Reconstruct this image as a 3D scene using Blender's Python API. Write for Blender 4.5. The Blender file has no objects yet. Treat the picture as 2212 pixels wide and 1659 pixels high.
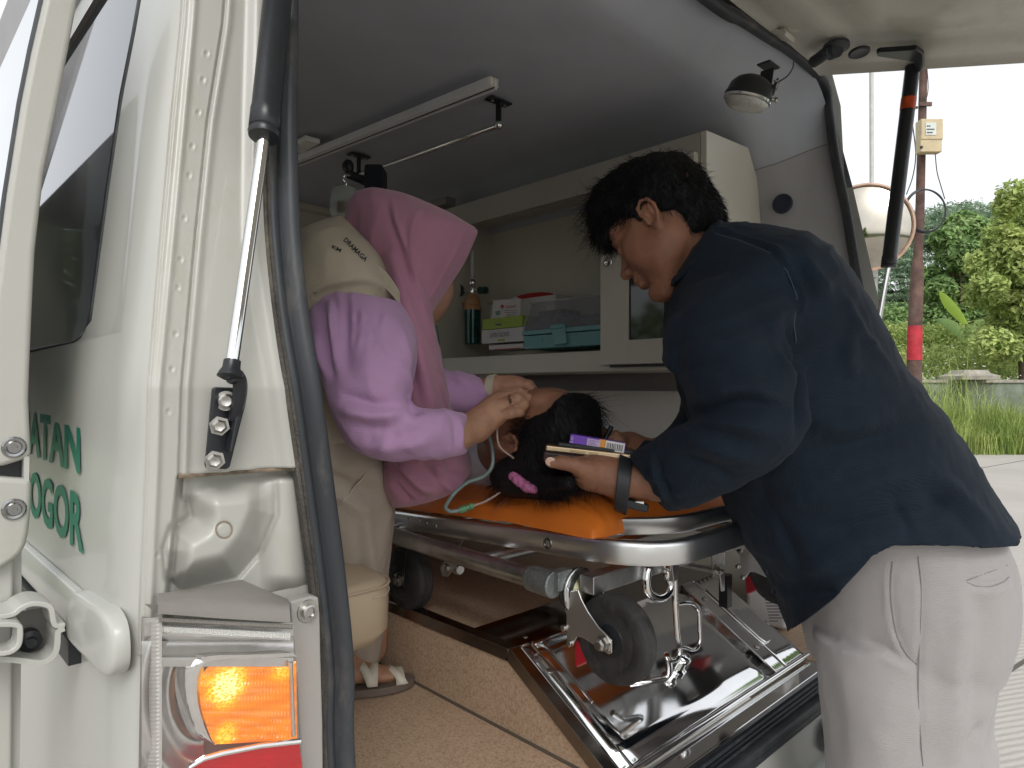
import bpy, math, random
import numpy as np
from mathutils import Vector, Matrix
random.seed(7); rng = np.random.default_rng(7)
R = math.radians
sc = bpy.context.scene
C = sc.collection

# ------------------------------------------------------------ camera
YAW, PITCH = R(44.0), R(0.33)
CAM = Vector((-0.169, -0.6, 1.30))
FW = Vector((math.sin(YAW)*math.cos(PITCH), math.cos(YAW)*math.cos(PITCH), math.sin(PITCH)))
RT = Vector((math.cos(YAW), -math.sin(YAW), 0))
UP = RT.cross(FW)
cd = bpy.data.cameras.new('camera'); cam = bpy.data.objects.new('camera', cd); C.objects.link(cam)
cam.location = CAM; cam.rotation_euler = FW.to_track_quat('-Z', 'Y').to_euler()
cd.sensor_width = 36; cd.lens = 1459/2212*36; cd.clip_start = 0.03; cd.clip_end = 2000
cd.dof.use_dof = False
sc.camera = cam
# ------------------------------------------------------------ overcast sky, soft sun
SUN_EL, SUN_AZ = R(46), R(212)      # azimuth measured from +Y towards +X
w = bpy.data.worlds.new('World'); sc.world = w; w.use_nodes = True
nt = w.node_tree; nt.nodes.clear()
sky = nt.nodes.new('ShaderNodeTexSky'); sky.sky_type = 'NISHITA'; sky.sun_disc = False
sky.sun_elevation = SUN_EL; sky.sun_rotation = SUN_AZ
sky.air_density = 1.0; sky.dust_density = 4.0; sky.ozone_density = 1.0
hs = nt.nodes.new('ShaderNodeHueSaturation'); hs.inputs['Saturation'].default_value = 0.22; hs.inputs['Value'].default_value = 1.0
mxw = nt.nodes.new('ShaderNodeMixRGB'); mxw.blend_type = 'MIX'; mxw.inputs[0].default_value = 0.45
mxw.inputs[2].default_value = (9.4, 9.7, 10.0, 1)          # even cloud sheet
bg = nt.nodes.new('ShaderNodeBackground'); bg.inputs[1].default_value = 0.11
wo = nt.nodes.new('ShaderNodeOutputWorld')
nt.links.new(sky.outputs[0], hs.inputs['Color']); nt.links.new(hs.outputs[0], mxw.inputs[1])
nt.links.new(mxw.outputs[0], bg.inputs[0]); nt.links.new(bg.outputs[0], wo.inputs[0])
sd = bpy.data.lights.new('sun', 'SUN'); sd.energy = 0.75; sd.angle = R(24); sd.color = (1, 0.98, 0.95)
so = bpy.data.objects.new('sun', sd); C.objects.link(so)
sdir = Vector((math.sin(SUN_AZ)*math.cos(SUN_EL), math.cos(SUN_AZ)*math.cos(SUN_EL), math.sin(SUN_EL)))
so.rotation_euler = sdir.to_track_quat('Z', 'Y').to_euler(); so.location = (4, -3, 8)
sc.view_settings.view_transform = 'Standard'; sc.view_settings.look = 'None'
sc.view_settings.exposure = 0.68; sc.view_settings.gamma = 1; sc.view_settings.use_curve_mapping = False
sc.render.engine = 'CYCLES'
sc.cycles.use_denoising = True; sc.cycles.max_bounces = 10; sc.cycles.diffuse_bounces = 5
sc.cycles.glossy_bounces = 5; sc.cycles.transmission_bounces = 6; sc.cycles.transparent_max_bounces = 12
sc.cycles.sample_clamp_indirect = 6; sc.cycles.caustics_reflective = True; sc.cycles.blur_glossy = 1.0; sc.cycles.caustics_refractive = False

# ------------------------------------------------------------ measuring helpers (photo pixels of a 2212 px wide view)
FPX = 1459.0
def ray(u, v): return FW + RT*((u-1106)/FPX) - UP*((v-829.5)/FPX)
def V(u, v, d): return CAM + ray(u, v)*d
def PX(u, v, x): r = ray(u, v); return CAM + r*((x-CAM.x)/r.x)
def PY(u, v, y): r = ray(u, v); return CAM + r*((y-CAM.y)/r.y)
def PZ(u, v, z): r = ray(u, v); return CAM + r*((z-CAM.z)/r.z)
def yrear(z):                       # rear face of the van leans forward above the waist
    return -0.04 + 0.20*max(0.0, z-1.30)
def RR(u, v, off=0.0):              # point on the rear face, off = how far it stands proud
    r = ray(u, v); t = 0.5/r.y
    for _ in range(12): t = (yrear(CAM.z+r.z*t)-off-CAM.y)/r.y
    return CAM + r*t

# ------------------------------------------------------------ materials
MATS = {}
def mat(name, col, rough=0.5, metal=0.0, var=0.08, vscale=8, bump=0.0, bscale=60, spec=0.5, col2=None, trans=0.0,
        ior=1.45, emit=None, estr=0, coat=0.0, sub=0.0, detail=4, alpha=1.0, sheen=0, brush=None, rvar=0.0, aniso=0):
    m = bpy.data.materials.new(name); m.use_nodes = True; n = m.node_tree.nodes; l = m.node_tree.links
    b = n['Principled BSDF']
    tc = n.new('ShaderNodeTexCoord'); nz = n.new('ShaderNodeTexNoise'); nz.inputs['Scale'].default_value = vscale
    nz.inputs['Detail'].default_value = detail; nz.inputs['Roughness'].default_value = 0.6
    mp = n.new('ShaderNodeMapping'); l.new(tc.outputs['Object'], mp.inputs[0])
    if brush: mp.inputs['Scale'].default_value = brush
    l.new(mp.outputs[0], nz.inputs['Vector'])
    cr = n.new('ShaderNodeValToRGB'); l.new(nz.outputs['Fac'], cr.inputs[0])
    c2 = col2 if col2 else tuple(c*(1-var*2) for c in col)
    cr.color_ramp.elements[0].position = 0.3; cr.color_ramp.elements[1].position = 0.7
    cr.color_ramp.elements[0].color = (*c2, 1); cr.color_ramp.elements[1].color = (*(tuple(min(1, c*(1+(0 if col2 else var))) for c in col)), 1)
    l.new(cr.outputs[0], b.inputs['Base Color'])
    b.inputs['Roughness'].default_value = rough; b.inputs['Metallic'].default_value = metal
    b.inputs['Specular IOR Level'].default_value = spec; b.inputs['IOR'].default_value = ior
    b.inputs['Transmission Weight'].default_value = trans; b.inputs['Coat Weight'].default_value = coat
    b.inputs['Subsurface Weight'].default_value = sub; b.inputs['Alpha'].default_value = alpha
    if sub: b.inputs['Subsurface Radius'].default_value = (0.012, 0.005, 0.003); b.inputs['Subsurface Scale'].default_value = 0.6
    b.inputs['Sheen Weight'].default_value = sheen; b.inputs['Anisotropic'].default_value = aniso
    if emit: b.inputs['Emission Color'].default_value = (*emit, 1); b.inputs['Emission Strength'].default_value = estr
    if rvar:
        mr = n.new('ShaderNodeMapRange'); mr.inputs[3].default_value = max(0.02, rough-rvar); mr.inputs[4].default_value = rough+rvar
        l.new(nz.outputs['Fac'], mr.inputs[0]); l.new(mr.outputs[0], b.inputs['Roughness'])
    if bump:
        n2 = n.new('ShaderNodeTexNoise'); n2.inputs['Scale'].default_value = bscale; n2.inputs['Detail'].default_value = 5
        l.new(mp.outputs[0], n2.inputs['Vector'])
        bp = n.new('ShaderNodeBump'); bp.inputs['Strength'].default_value = bump; bp.inputs['Distance'].default_value = 0.004
        l.new(n2.outputs['Fac'], bp.inputs['Height']); l.new(bp.outputs[0], b.inputs['Normal'])
    MATS[name] = m; return m
def speckle(name, base, dark, light, scale=260, rough=0.55):
    m = mat(name, base, rough, var=0.05, vscale=5, bump=0.15, bscale=300); n = m.node_tree.nodes; l = m.node_tree.links
    b = n['Principled BSDF']; tc = n['Texture Coordinate']
    v = n.new('ShaderNodeTexNoise'); v.inputs['Scale'].default_value = scale; v.inputs['Detail'].default_value = 2
    l.new(tc.outputs['Object'], v.inputs['Vector'])
    cr = n.new('ShaderNodeValToRGB'); e = cr.color_ramp.elements
    e[0].position = 0.36; e[0].color = (*dark, 1); e[1].position = 0.62; e[1].color = (*light, 1)
    k = cr.color_ramp.elements.new(0.44); k.color = (*base, 1); k = cr.color_ramp.elements.new(0.55); k.color = (*base, 1)
    l.new(v.outputs['Fac'], cr.inputs[0])
    big = [x for x in n if x.type == 'VALTORGB' and x is not cr][0]
    mx = n.new('ShaderNodeMixRGB'); mx.blend_type = 'MULTIPLY'; mx.inputs[0].default_value = 0.5
    big.color_ramp.elements[0].color = (.72, .70, .66, 1); big.color_ramp.elements[1].color = (1, 1, 1, 1)
    l.new(cr.outputs[0], mx.inputs[1]); l.new(big.outputs[0], mx.inputs[2]); l.new(mx.outputs[0], b.inputs['Base Color'])
    return m
def weave(m, scale=900, strength=0.25):
    n = m.node_tree.nodes; l = m.node_tree.links; b = n['Principled BSDF']; tc = n['Texture Coordinate']
    w1 = n.new('ShaderNodeTexWave'); w1.inputs['Scale'].default_value = scale/6.28; w1.bands_direction = 'DIAGONAL'; w1.inputs['Distortion'].default_value = 1.5
    w2 = n.new('ShaderNodeTexNoise'); w2.inputs['Scale'].default_value = scale*0.7
    l.new(tc.outputs['Object'], w1.inputs[0]); l.new(tc.outputs['Object'], w2.inputs['Vector'])
    ad = n.new('ShaderNodeMath'); l.new(w1.outputs['Fac'], ad.inputs[0]); l.new(w2.outputs['Fac'], ad.inputs[1])
    bp = n.new('ShaderNodeBump'); bp.inputs['Strength'].default_value = strength; bp.inputs['Distance'].default_value = 0.0012
    l.new(ad.outputs[0], bp.inputs['Height'])
    old = [x for x in n if x.type == 'BUMP' and x is not bp]
    if old: l.new(old[0].outputs[0], bp.inputs['Normal'])
    l.new(bp.outputs[0], b.inputs['Normal'])
    return m

# ------------------------------------------------------------ mesh helpers
class MB:
    def __init__(s): s.v = []; s.f = []
    def add(s, vs, fs):
        o = len(s.v); s.v.extend([tuple(p) for p in vs]); s.f.extend([tuple(i+o for i in f) for f in fs]); return s
    def box(s, c, size, M=None):
        a, b, d = size[0]/2, size[1]/2, size[2]/2; c = Vector(c)
        vs = [Vector((x*a, y*b, z*d)) for x in (-1, 1) for y in (-1, 1) for z in (-1, 1)]
        if M is not None: vs = [M @ p for p in vs]
        return s.add([c+p for p in vs], [(0,1,3,2),(4,6,7,5),(0,4,5,1),(2,3,7,6),(0,2,6,4),(1,5,7,3)])
    def bar(s, a, b, wd, th, up=(0, 0, 1)):         # rectangular bar from a to b
        a = Vector(a); b = Vector(b); x = (b-a); L = x.length; x.normalize(); u = Vector(up)
        y = u.cross(x)
        if y.length < 1e-4: y = Vector((1, 0, 0)).cross(x)
        y.normalize(); z = x.cross(y)
        M = Matrix((x, y, z)).transposed()
        return s.box((a+b)/2, (L, wd, th), M)
    def tube(s, pts, r, n=12, cap=True, flat=None):
        pts = [Vector(p) for p in pts]; k = len(pts)
        rs = r if isinstance(r, (list, tuple)) else [r]*k
        t0 = (pts[1]-pts[0]).normalized(); nn = t0.orthogonal().normalized()
        vs = []
        for i, p in enumerate(pts):
            t = ((pts[min(i+1, k-1)]-pts[max(i-1, 0)])).normalized()
            nn = (nn - t*nn.dot(t)); nn = nn.normalized() if nn.length > 1e-6 else t.orthogonal().normalized()
            bb = t.cross(nn)
            for j in range(n):
                a = 2*math.pi*j/n; vs.append(p + (nn*math.cos(a)+bb*math.sin(a))*rs[i])
        fs = [(i*n+j, i*n+(j+1) % n, (i+1)*n+(j+1) % n, (i+1)*n+j) for i in range(k-1) for j in range(n)]
        if cap: fs += [tuple(range(n-1, -1, -1)), tuple((k-1)*n+j for j in range(n))]
        return s.add(vs, fs)
    def lathe(s, o, axis, prof, n=32):              # prof: (distance along axis, radius)
        o = Vector(o); ax = Vector(axis).normalized(); e = ax.orthogonal().normalized(); g = ax.cross(e)
        vs = []
        for (h, r) in prof:
            for j in range(n):
                a = 2*math.pi*j/n; vs.append(o+ax*h+(e*math.cos(a)+g*math.sin(a))*max(r, 1e-5))
        k = len(prof)
        fs = [(i*n+j, i*n+(j+1) % n, (i+1)*n+(j+1) % n, (i+1)*n+j) for i in range(k-1) for j in range(n)]
        fs += [tuple(range(n-1, -1, -1)), tuple((k-1)*n+j for j in range(n))]
        return s.add(vs, fs)
    def loft(s, rings, close=True, caps=True):
        n = len(rings[0]); vs = [p for r in rings for p in r]; m = n if close else n-1
        fs = [(i*n+j, i*n+(j+1) % n, (i+1)*n+(j+1) % n, (i+1)*n+j) for i in range(len(rings)-1) for j in range(m)]
        if caps and close: fs += [tuple(range(n-1, -1, -1)), tuple((len(rings)-1)*n+j for j in range(n))]
        return s.add(vs, fs)
    def prism(s, poly, d):                          # planar polygon pushed along vector d
        d = Vector(d); n = len(poly); vs = [Vector(p) for p in poly]+[Vector(p)+d for p in poly]
        return s.add(vs, [tuple(range(n-1, -1, -1)), tuple(range(n, 2*n))]+[(i, (i+1) % n, n+(i+1) % n, n+i) for i in range(n)])
    def grid(s, P, flip=False):                     # P[i][j] points
        a, b = len(P), len(P[0]); vs = [p for r in P for p in r]
        fs = [(i*b+j, i*b+j+1, (i+1)*b+j+1, (i+1)*b+j) for i in range(a-1) for j in range(b-1)]
        if flip: fs = [f[::-1] for f in fs]
        return s.add(vs, fs)
    def ball(s, c, r, n=16, M=None):
        c = Vector(c); r = (r, r, r) if not isinstance(r, (tuple, list)) else r; rings = []
        for i in range(1, n//2):
            a = math.pi*i/(n//2)
            rings.append([Vector((r[0]*math.sin(a)*math.cos(2*math.pi*j/n), r[1]*math.sin(a)*math.sin(2*math.pi*j/n), r[2]*math.cos(a))) for j in range(n)])
        if M is not None: rings = [[M @ p for p in q] for q in rings]
        return s.loft([[c+p for p in q] for q in rings])
def spline(pts, k=8):                               # Catmull-Rom through pts
    P = [Vector(p) for p in pts]; P = [P[0]*2-P[1]]+P+[P[-1]*2-P[-2]]; out = []
    for i in range(1, len(P)-2):
        for j in range(k):
            t = j/k; a, b, c, d = P[i-1:i+3]
            out.append(0.5*((2*b)+(c-a)*t+(2*a-5*b+4*c-d)*t*t+(3*b-a-3*c+d)*t**3))
    out.append(P[-2]); return out
def interp(x, xs, ys): return float(np.interp(x, xs, ys))
BASE = {}
def obj(name, mb, m, parent=None, label=None, cat=None, group=None, kind=None, bevel=0, seg=2, smooth=40, sub=0, solid=0, keep=None):
    if isinstance(mb, MB): vs = np.array([tuple(p) for p in mb.v], dtype=np.float32); fs = mb.f
    else: vs, fs = mb; vs = np.asarray(vs, dtype=np.float32)
    o0 = Vector(keep) if keep is not None else Vector((float((vs[:, 0].min()+vs[:, 0].max())/2), float((vs[:, 1].min()+vs[:, 1].max())/2), float(vs[:, 2].min())))
    vs = vs - np.array(o0, dtype=np.float32)
    me = bpy.data.meshes.new(name)
    me.from_pydata(vs.tolist(), [], fs if isinstance(fs, list) else fs.tolist()); me.validate(); me.update()
    if m is not None:
        for q in (m if isinstance(m, (list, tuple)) else [m]): me.materials.append(q)
    if smooth:
        me.polygons.foreach_set('use_smooth', [True]*len(me.polygons))
        if smooth < 180: me.set_sharp_from_angle(angle=R(smooth))
    o = bpy.data.objects.new(name, me); C.objects.link(o)
    if parent is not None: o.parent = parent; o.location = o0 - BASE[parent.name]
    else: o.location = o0
    BASE[o.name] = o0
    if bevel:
        b = o.modifiers.new('bevel', 'BEVEL'); b.width = bevel; b.segments = seg; b.limit_method = 'ANGLE'; b.angle_limit = R(35)
        b.harden_normals = True
    if solid:
        b = o.modifiers.new('solid', 'SOLIDIFY'); b.thickness = solid; b.offset = -1
    if sub:
        b = o.modifiers.new('sub', 'SUBSURF'); b.levels = b.render_levels = sub
    tag(o, label, cat, group, kind); return o
def tag(o, label=None, cat=None, group=None, kind=None):
    if label: o['label'] = label
    if cat: o['category'] = cat
    if group: o['group'] = group
    if kind: o['kind'] = kind
    return o
def empty(name, loc, label=None, cat=None, group=None, kind=None):
    o = bpy.data.objects.new(name, None); C.objects.link(o); o.location = loc; o.empty_display_size = 0.1
    BASE[o.name] = Vector(loc); return tag(o, label, cat, group, kind)
def fix_normals(o):
    import bmesh
    bm = bmesh.new(); bm.from_mesh(o.data); bmesh.ops.recalc_face_normals(bm, faces=bm.faces); bm.to_mesh(o.data); bm.free()
def text_on(name, body, origin, xdir, ydir, height, width, m, parent, depth=0.0004, bold=0.0):
    # flat lettering fitted to a box: origin = lower left, xdir/ydir unit vectors
    cu = bpy.data.curves.new(name, 'FONT'); cu.body = body; cu.size = 1; cu.offset = bold; cu.extrude = 0; cu.resolution_u = 3
    t = bpy.data.objects.new(name, cu); C.objects.link(t)
    dg = bpy.context.evaluated_depsgraph_get(); me = bpy.data.meshes.new_from_object(t.evaluated_get(dg))
    co = np.array([v.co[:] for v in me.vertices]); fs = [tuple(p.vertices) for p in me.polygons]
    bpy.data.objects.remove(t); bpy.data.meshes.remove(me)
    mn, mx = co.min(0), co.max(0)
    sx = width/(mx[0]-mn[0]); sy = height/(mx[1]-mn[1]); X = np.array(xdir); Y = np.array(ydir); O = np.array(origin)
    vs = O + ((co[:, 0:1]-mn[0])*sx)*X + ((co[:, 1:2]-mn[1])*sy)*Y
    return obj(name, (vs, fs), m, parent, smooth=0)

# ------------------------------------------------------------ signed-distance modelling
def _n3(ix, iy, iz):
    h = (ix.astype(np.int64)*374761393 + iy.astype(np.int64)*668265263 + iz.astype(np.int64)*2147483647 ^ 1274126177) & 0xffffffff
    h = ((h ^ (h >> 13))*1103515245) & 0xffffffff; h = (h ^ (h >> 16)) & 0xffff
    return h/65535.0
def noise3(p, s=1.0, seed=0):
    q = np.asarray(p, dtype=np.float64)*s + seed*17.13; i = np.floor(q).astype(np.int64); f = q-i; f = f*f*(3-2*f); r = 0
    for a in (0, 1):
        for b in (0, 1):
            for c in (0, 1):
                w_ = (f[..., 0] if a else 1-f[..., 0])*(f[..., 1] if b else 1-f[..., 1])*(f[..., 2] if c else 1-f[..., 2])
                r = r + w_*_n3(i[..., 0]+a, i[..., 1]+b, i[..., 2]+c)
    return r*2-1
class SDF:
    def __init__(s): s.p = []
    def rc(s, a, b, ra, rb=None, k=0.01, op=1, flat=None): s.p.append(('rc', np.array(a, float), np.array(b, float), ra, ra if rb is None else rb, k, op, flat)); return s
    def el(s, c, r, k=0.01, op=1, M=None): s.p.append(('el', np.array(c, float), np.array(r, float), None if M is None else np.array(M, float), None, k, op, None)); return s
    def mesh(s, h, disp=None, pad=0.015):
        lo = np.full(3, 9e9); hi = -lo
        for q in s.p:
            if q[6] < 0: continue
            if q[0] == 'rc':
                r = max(q[3], q[4]); lo = np.minimum(lo, np.minimum(q[1], q[2])-r); hi = np.maximum(hi, np.maximum(q[1], q[2])+r)
            else: r = q[2].max(); lo = np.minimum(lo, q[1]-r); hi = np.maximum(hi, q[1]+r)
        lo -= pad; hi += pad; n = np.ceil((hi-lo)/h).astype(int)+1
        ax = [lo[i]+np.arange(n[i])*h for i in range(3)]
        F = np.full(tuple(n), 0.05, dtype=np.float32)
        for q in s.p:
            k = q[5]
            if q[0] == 'rc': r = max(q[3], q[4]); bl = np.minimum(q[1], q[2])-r; bh = np.maximum(q[1], q[2])+r
            else: r = q[2].max(); bl = q[1]-r; bh = q[1]+r
            m = k*1.2+0.02; i0 = np.maximum(np.floor((bl-m-lo)/h).astype(int), 0); i1 = np.minimum(np.ceil((bh+m-lo)/h).astype(int)+1, n)
            if (i1 <= i0).any(): continue
            sl = tuple(slice(i0[i], i1[i]) for i in range(3))
            X, Y, Z = np.meshgrid(ax[0][sl[0]], ax[1][sl[1]], ax[2][sl[2]], indexing='ij', copy=False)
            if q[0] == 'rc':
                a, b = q[1], q[2]; d = b-a; L = max(d @ d, 1e-12)
                t = np.clip(((X-a[0])*d[0]+(Y-a[1])*d[1]+(Z-a[2])*d[2])/L, 0, 1)
                ex, ey, ez = X-a[0]-t*d[0], Y-a[1]-t*d[1], Z-a[2]-t*d[2]
                if q[7] is not None:      # (unit axis, factor): thinner (<1) or wider (>1) along that axis
                    A, fc = np.array(q[7][0], float), q[7][1]; e = ex*A[0]+ey*A[1]+ez*A[2]
                    D = np.sqrt(np.maximum(ex*ex+ey*ey+ez*ez-e*e, 0)+(e/fc)**2)-(q[3]+t*(q[4]-q[3]))
                    if fc < 1: D = D*fc
                else: D = np.sqrt(ex*ex+ey*ey+ez*ez)-(q[3]+t*(q[4]-q[3]))
            else:
                dx, dy, dz = X-q[1][0], Y-q[1][1], Z-q[1][2]
                if q[3] is not None:
                    M = q[3]; dx, dy, dz = (dx*M[0, i]+dy*M[1, i]+dz*M[2, i] for i in range(3))
                rr = q[2]; k0 = np.sqrt((dx/rr[0])**2+(dy/rr[1])**2+(dz/rr[2])**2)
                k1 = np.sqrt((dx/rr[0]**2)**2+(dy/rr[1]**2)**2+(dz/rr[2]**2)**2)+1e-9; D = k0*(k0-1)/k1
            S = F[sl]
            if q[6] > 0:
                hh = np.clip(0.5+0.5*(S-D)/k, 0, 1); F[sl] = (S*(1-hh)+D*hh-k*hh*(1-hh)).astype(np.float32)
            else:
                hh = np.clip(0.5-0.5*(S+D)/k, 0, 1); F[sl] = (S*(1-hh)-D*hh+k*hh*(1-hh)).astype(np.float32)
        if disp is not None:
            idx = np.where(np.abs(F) < 0.02); P = np.stack([ax[i][idx[i]] for i in range(3)], -1); F[idx] += disp(P)
        return surfnet(F, lo, h)
def surfnet(F, lo, h):
    S = F < 0; nx, ny, nz = F.shape
    acc = np.zeros((nx-1, ny-1, nz-1, 3), dtype=np.float32); cnt = np.zeros((nx-1, ny-1, nz-1), dtype=np.int16)
    base = [(0, 0), (0, 1), (1, 0), (1, 1)]
    edges = []
    for a in range(3):
        A = [slice(None)]*3; B = [slice(None)]*3; A[a] = slice(0, -1); B[a] = slice(1, None)
        f0, f1 = F[tuple(A)], F[tuple(B)]; ch = (f0 < 0) != (f1 < 0); edges.append((ch, S[tuple(A)]))
        ii = np.where(ch); t = f0[ii]/(f0[ii]-f1[ii]); pos = np.stack([x.astype(np.float32) for x in ii], -1); pos[:, a] += t
        o = [x for x in range(3) if x != a]
        for (p, q) in base:
            jj = [ii[0].copy(), ii[1].copy(), ii[2].copy()]; jj[o[0]] -= p; jj[o[1]] -= q
            ok = (jj[o[0]] >= 0) & (jj[o[1]] >= 0) & (jj[o[0]] < acc.shape[o[0]]) & (jj[o[1]] < acc.shape[o[1]])
            jj = tuple(x[ok] for x in jj); np.add.at(acc, jj, pos[ok]); np.add.at(cnt, jj, 1)
    act = cnt > 0; ids = np.full(cnt.shape, -1, dtype=np.int64); ids[act] = np.arange(act.sum())
    vs = acc[act]/cnt[act][:, None]*h + lo
    quads = []
    for a in range(3):
        ch, s0 = edges[a]; ii = np.where(ch); o = [x for x in range(3) if x != a]
        ok = (ii[o[0]] > 0) & (ii[o[1]] > 0) & (ii[o[0]] < ids.shape[o[0]]) & (ii[o[1]] < ids.shape[o[1]])
        ii = tuple(x[ok] for x in ii); ins = s0[ii]
        def g(p, q):
            jj = [x.copy() for x in ii]; jj[o[0]] -= p; jj[o[1]] -= q; return ids[tuple(jj)]
        Q = np.stack([g(1, 1), g(0, 1), g(0, 0), g(1, 0)], -1)
        fl = ins if a != 1 else ~ins
        Q[~fl] = Q[~fl][:, ::-1]; quads.append(Q)
    return vs, np.concatenate(quads)
def xform(mesh, M):
    vs, f = (np.array([tuple(p) for p in mesh.v]), mesh.f) if isinstance(mesh, MB) else mesh; M = np.array(M); return vs @ M[:3, :3].T + M[:3, 3], f
def join(*ms):
    V_, F_ = [], []; o = 0
    for m_ in ms:
        if isinstance(m_, MB): vs = np.array([tuple(p) for p in m_.v]); fs = m_.f
        else: vs, fs = m_
        V_.append(np.asarray(vs)); F_ += [tuple(int(i)+o for i in f) for f in fs]; o += len(vs)
    return np.concatenate(V_), F_
def fuse(ms, voxel=0.008, smooth=6):                # overlapping closed pieces -> one skin
    vs, fs = join(*ms) if isinstance(ms, (list, tuple)) else join(ms)
    me = bpy.data.meshes.new('tmp'); me.from_pydata(vs.tolist(), [], fs); me.update()
    o = bpy.data.objects.new('tmp', me); C.objects.link(o)
    r = o.modifiers.new('r', 'REMESH'); r.mode = 'VOXEL'; r.voxel_size = voxel
    if smooth: s_ = o.modifiers.new('s', 'SMOOTH'); s_.factor = 0.5; s_.iterations = smooth
    dg = bpy.context.evaluated_depsgraph_get(); m2 = bpy.data.meshes.new_from_object(o.evaluated_get(dg))
    co = np.zeros(len(m2.vertices)*3, dtype=np.float32); m2.vertices.foreach_get('co', co); co = co.reshape(-1, 3)
    f2 = [tuple(p.vertices) for p in m2.polygons]
    bpy.data.objects.remove(o); bpy.data.meshes.remove(me); bpy.data.meshes.remove(m2)
    return co, f2
def vnormals(vs, fs):
    f = np.array([(a+(a[0],) if len(a) == 3 else a[:4]) for a in map(tuple, fs)]); n = np.zeros_like(vs, dtype=np.float64)
    c = np.cross(vs[f[:, 2]]-vs[f[:, 0]], vs[f[:, 3]]-vs[f[:, 1]])
    for i in range(4): np.add.at(n, f[:, i], c)
    return n/np.maximum(np.linalg.norm(n, axis=1, keepdims=True), 1e-12)
def segdist(P, pts):
    best = np.full(len(P), 9.0); T = np.zeros(len(P)); m_ = len(pts)-1
    for i in range(m_):
        a = np.array(pts[i]); d = np.array(pts[i+1])-a; t = np.clip(((P-a) @ d)/max(d @ d, 1e-12), 0, 1)
        dd = np.linalg.norm(P-a-t[:, None]*d, axis=1); k = dd < best; best[k] = dd[k]; T[k] = ((i+t)/m_)[k]
    return best, T
def fold(mesh, folds=(), noise=(), calm=None):
    # folds: (points, amplitude, width) ridges (+) or grooves (-); noise: (amplitude, scale xyz, seed, ridged)
    vs, fs = mesh; vs = np.asarray(vs, dtype=np.float64); n = vnormals(vs, fs); d = np.zeros(len(vs))
    for (pts, A, wd) in folds:
        dd, T = segdist(vs, [np.array(p) for p in spline(pts, 5)] if len(pts) > 2 else [np.array(p) for p in pts])
        d += A*np.exp(-(dd/wd)**2)*np.sqrt(np.clip(np.sin(np.pi*np.clip(T, .02, .98))*1.3, 0, 1))
    for (A, sc_, sd_, rd) in noise:
        S_ = np.array(sc_, dtype=float); q = noise3(vs @ S_.T if S_.ndim == 2 else vs*S_, 1.0, sd_)
        d += A*((1-2*np.abs(q)) if rd else q)
    if calm is not None:
        dd, _ = segdist(vs, [np.array(p) for p in calm[0]]); d *= .12+.88*np.clip(dd/calm[1], 0, 1)
    return vs+n*d[:, None], fs
def wrk(a, fa, b, fb, fc=6.0):          # wrinkle frame: high frequency fa along a, fb along b
    a = Vector(a).normalized(); b = Vector(b); b = (b-a*b.dot(a)).normalized(); c = a.cross(b)
    return [list(a*fa), list(b*fb), list(c*fc)]
def ring(pf, pb, half, n=28, e=2.3, axis=None, shift=0.0):
    # closed cross-section through pf (front) and pb (back); half = half width across, along axis
    pf = Vector(pf); pb = Vector(pb); c = (pf+pb)/2; a = (pf-pb)/2; ax = Vector(axis if axis is not None else FW).normalized()
    ax = (ax - a*(ax.dot(a)/max(a.length_squared, 1e-9))).normalized()
    out = []
    for j in range(n):
        t = 2*math.pi*j/n; cx, sx = math.cos(t), math.sin(t)
        out.append(c + a*(abs(cx)**(2/e)*(1 if cx >= 0 else -1)) + ax*(half*abs(sx)**(2/e)*(1 if sx >= 0 else -1)+shift))
    return out
def frame(f, w_, o):                                # local X=f (forward), Z=w (up), Y=left, origin o; f,w as (right,up,away)
    f = (RT*f[0]+UP*f[1]+FW*f[2]).normalized(); w_ = RT*w_[0]+UP*w_[1]+FW*w_[2]; w_ = (w_-f*w_.dot(f)).normalized(); s = w_.cross(f)
    M = Matrix((f, s, w_)).transposed().to_4x4(); M.translation = Vector(o); return M
# ============================================================ MATERIALS
M_WHITE = mat('white_paint', (0.45, 0.45, 0.415), 0.34, var=0.03, vscale=3, coat=0.25, bump=0.03, bscale=500, rvar=0.06)
def dirty(m, scale=2.2, amt=0.5, col=(0.30, 0.25, 0.18)):
    n = m.node_tree.nodes; l = m.node_tree.links; b = n['Principled BSDF']; tc = n['Texture Coordinate']
    src = b.inputs['Base Color'].links[0].from_socket
    mp = n.new('ShaderNodeMapping'); mp.inputs['Scale'].default_value = (1, 1, 0.35); l.new(tc.outputs['Object'], mp.inputs[0])
    a = n.new('ShaderNodeTexNoise'); a.inputs['Scale'].default_value = scale*6; a.inputs['Detail'].default_value = 9; a.inputs['Roughness'].default_value = .72
    l.new(mp.outputs[0], a.inputs['Vector']); cr = n.new('ShaderNodeValToRGB'); cr.color_ramp.elements[0].position = .52; cr.color_ramp.elements[1].position = .78
    l.new(a.outputs['Fac'], cr.inputs[0]); mu = n.new('ShaderNodeMath'); mu.operation = 'MULTIPLY'; mu.inputs[1].default_value = amt; l.new(cr.outputs[0], mu.inputs[0])
    mx = n.new('ShaderNodeMixRGB'); mx.inputs[2].default_value = (*col, 1); l.new(mu.outputs[0], mx.inputs[0]); l.new(src, mx.inputs[1]); l.new(mx.outputs[0], b.inputs['Base Color'])
    return m
M_PILLAR = dirty(mat('dusty_white_paint', (0.43, 0.425, 0.385), 0.38, var=0.03, vscale=3, coat=0.2, bump=0.04, bscale=400), 2.2, 0.55)
M_GATE = dirty(mat('tailgate_inner_paint', (0.56, 0.54, 0.47), 0.42, var=0.05, vscale=3, coat=0.15), 1.6, 0.45)
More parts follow.
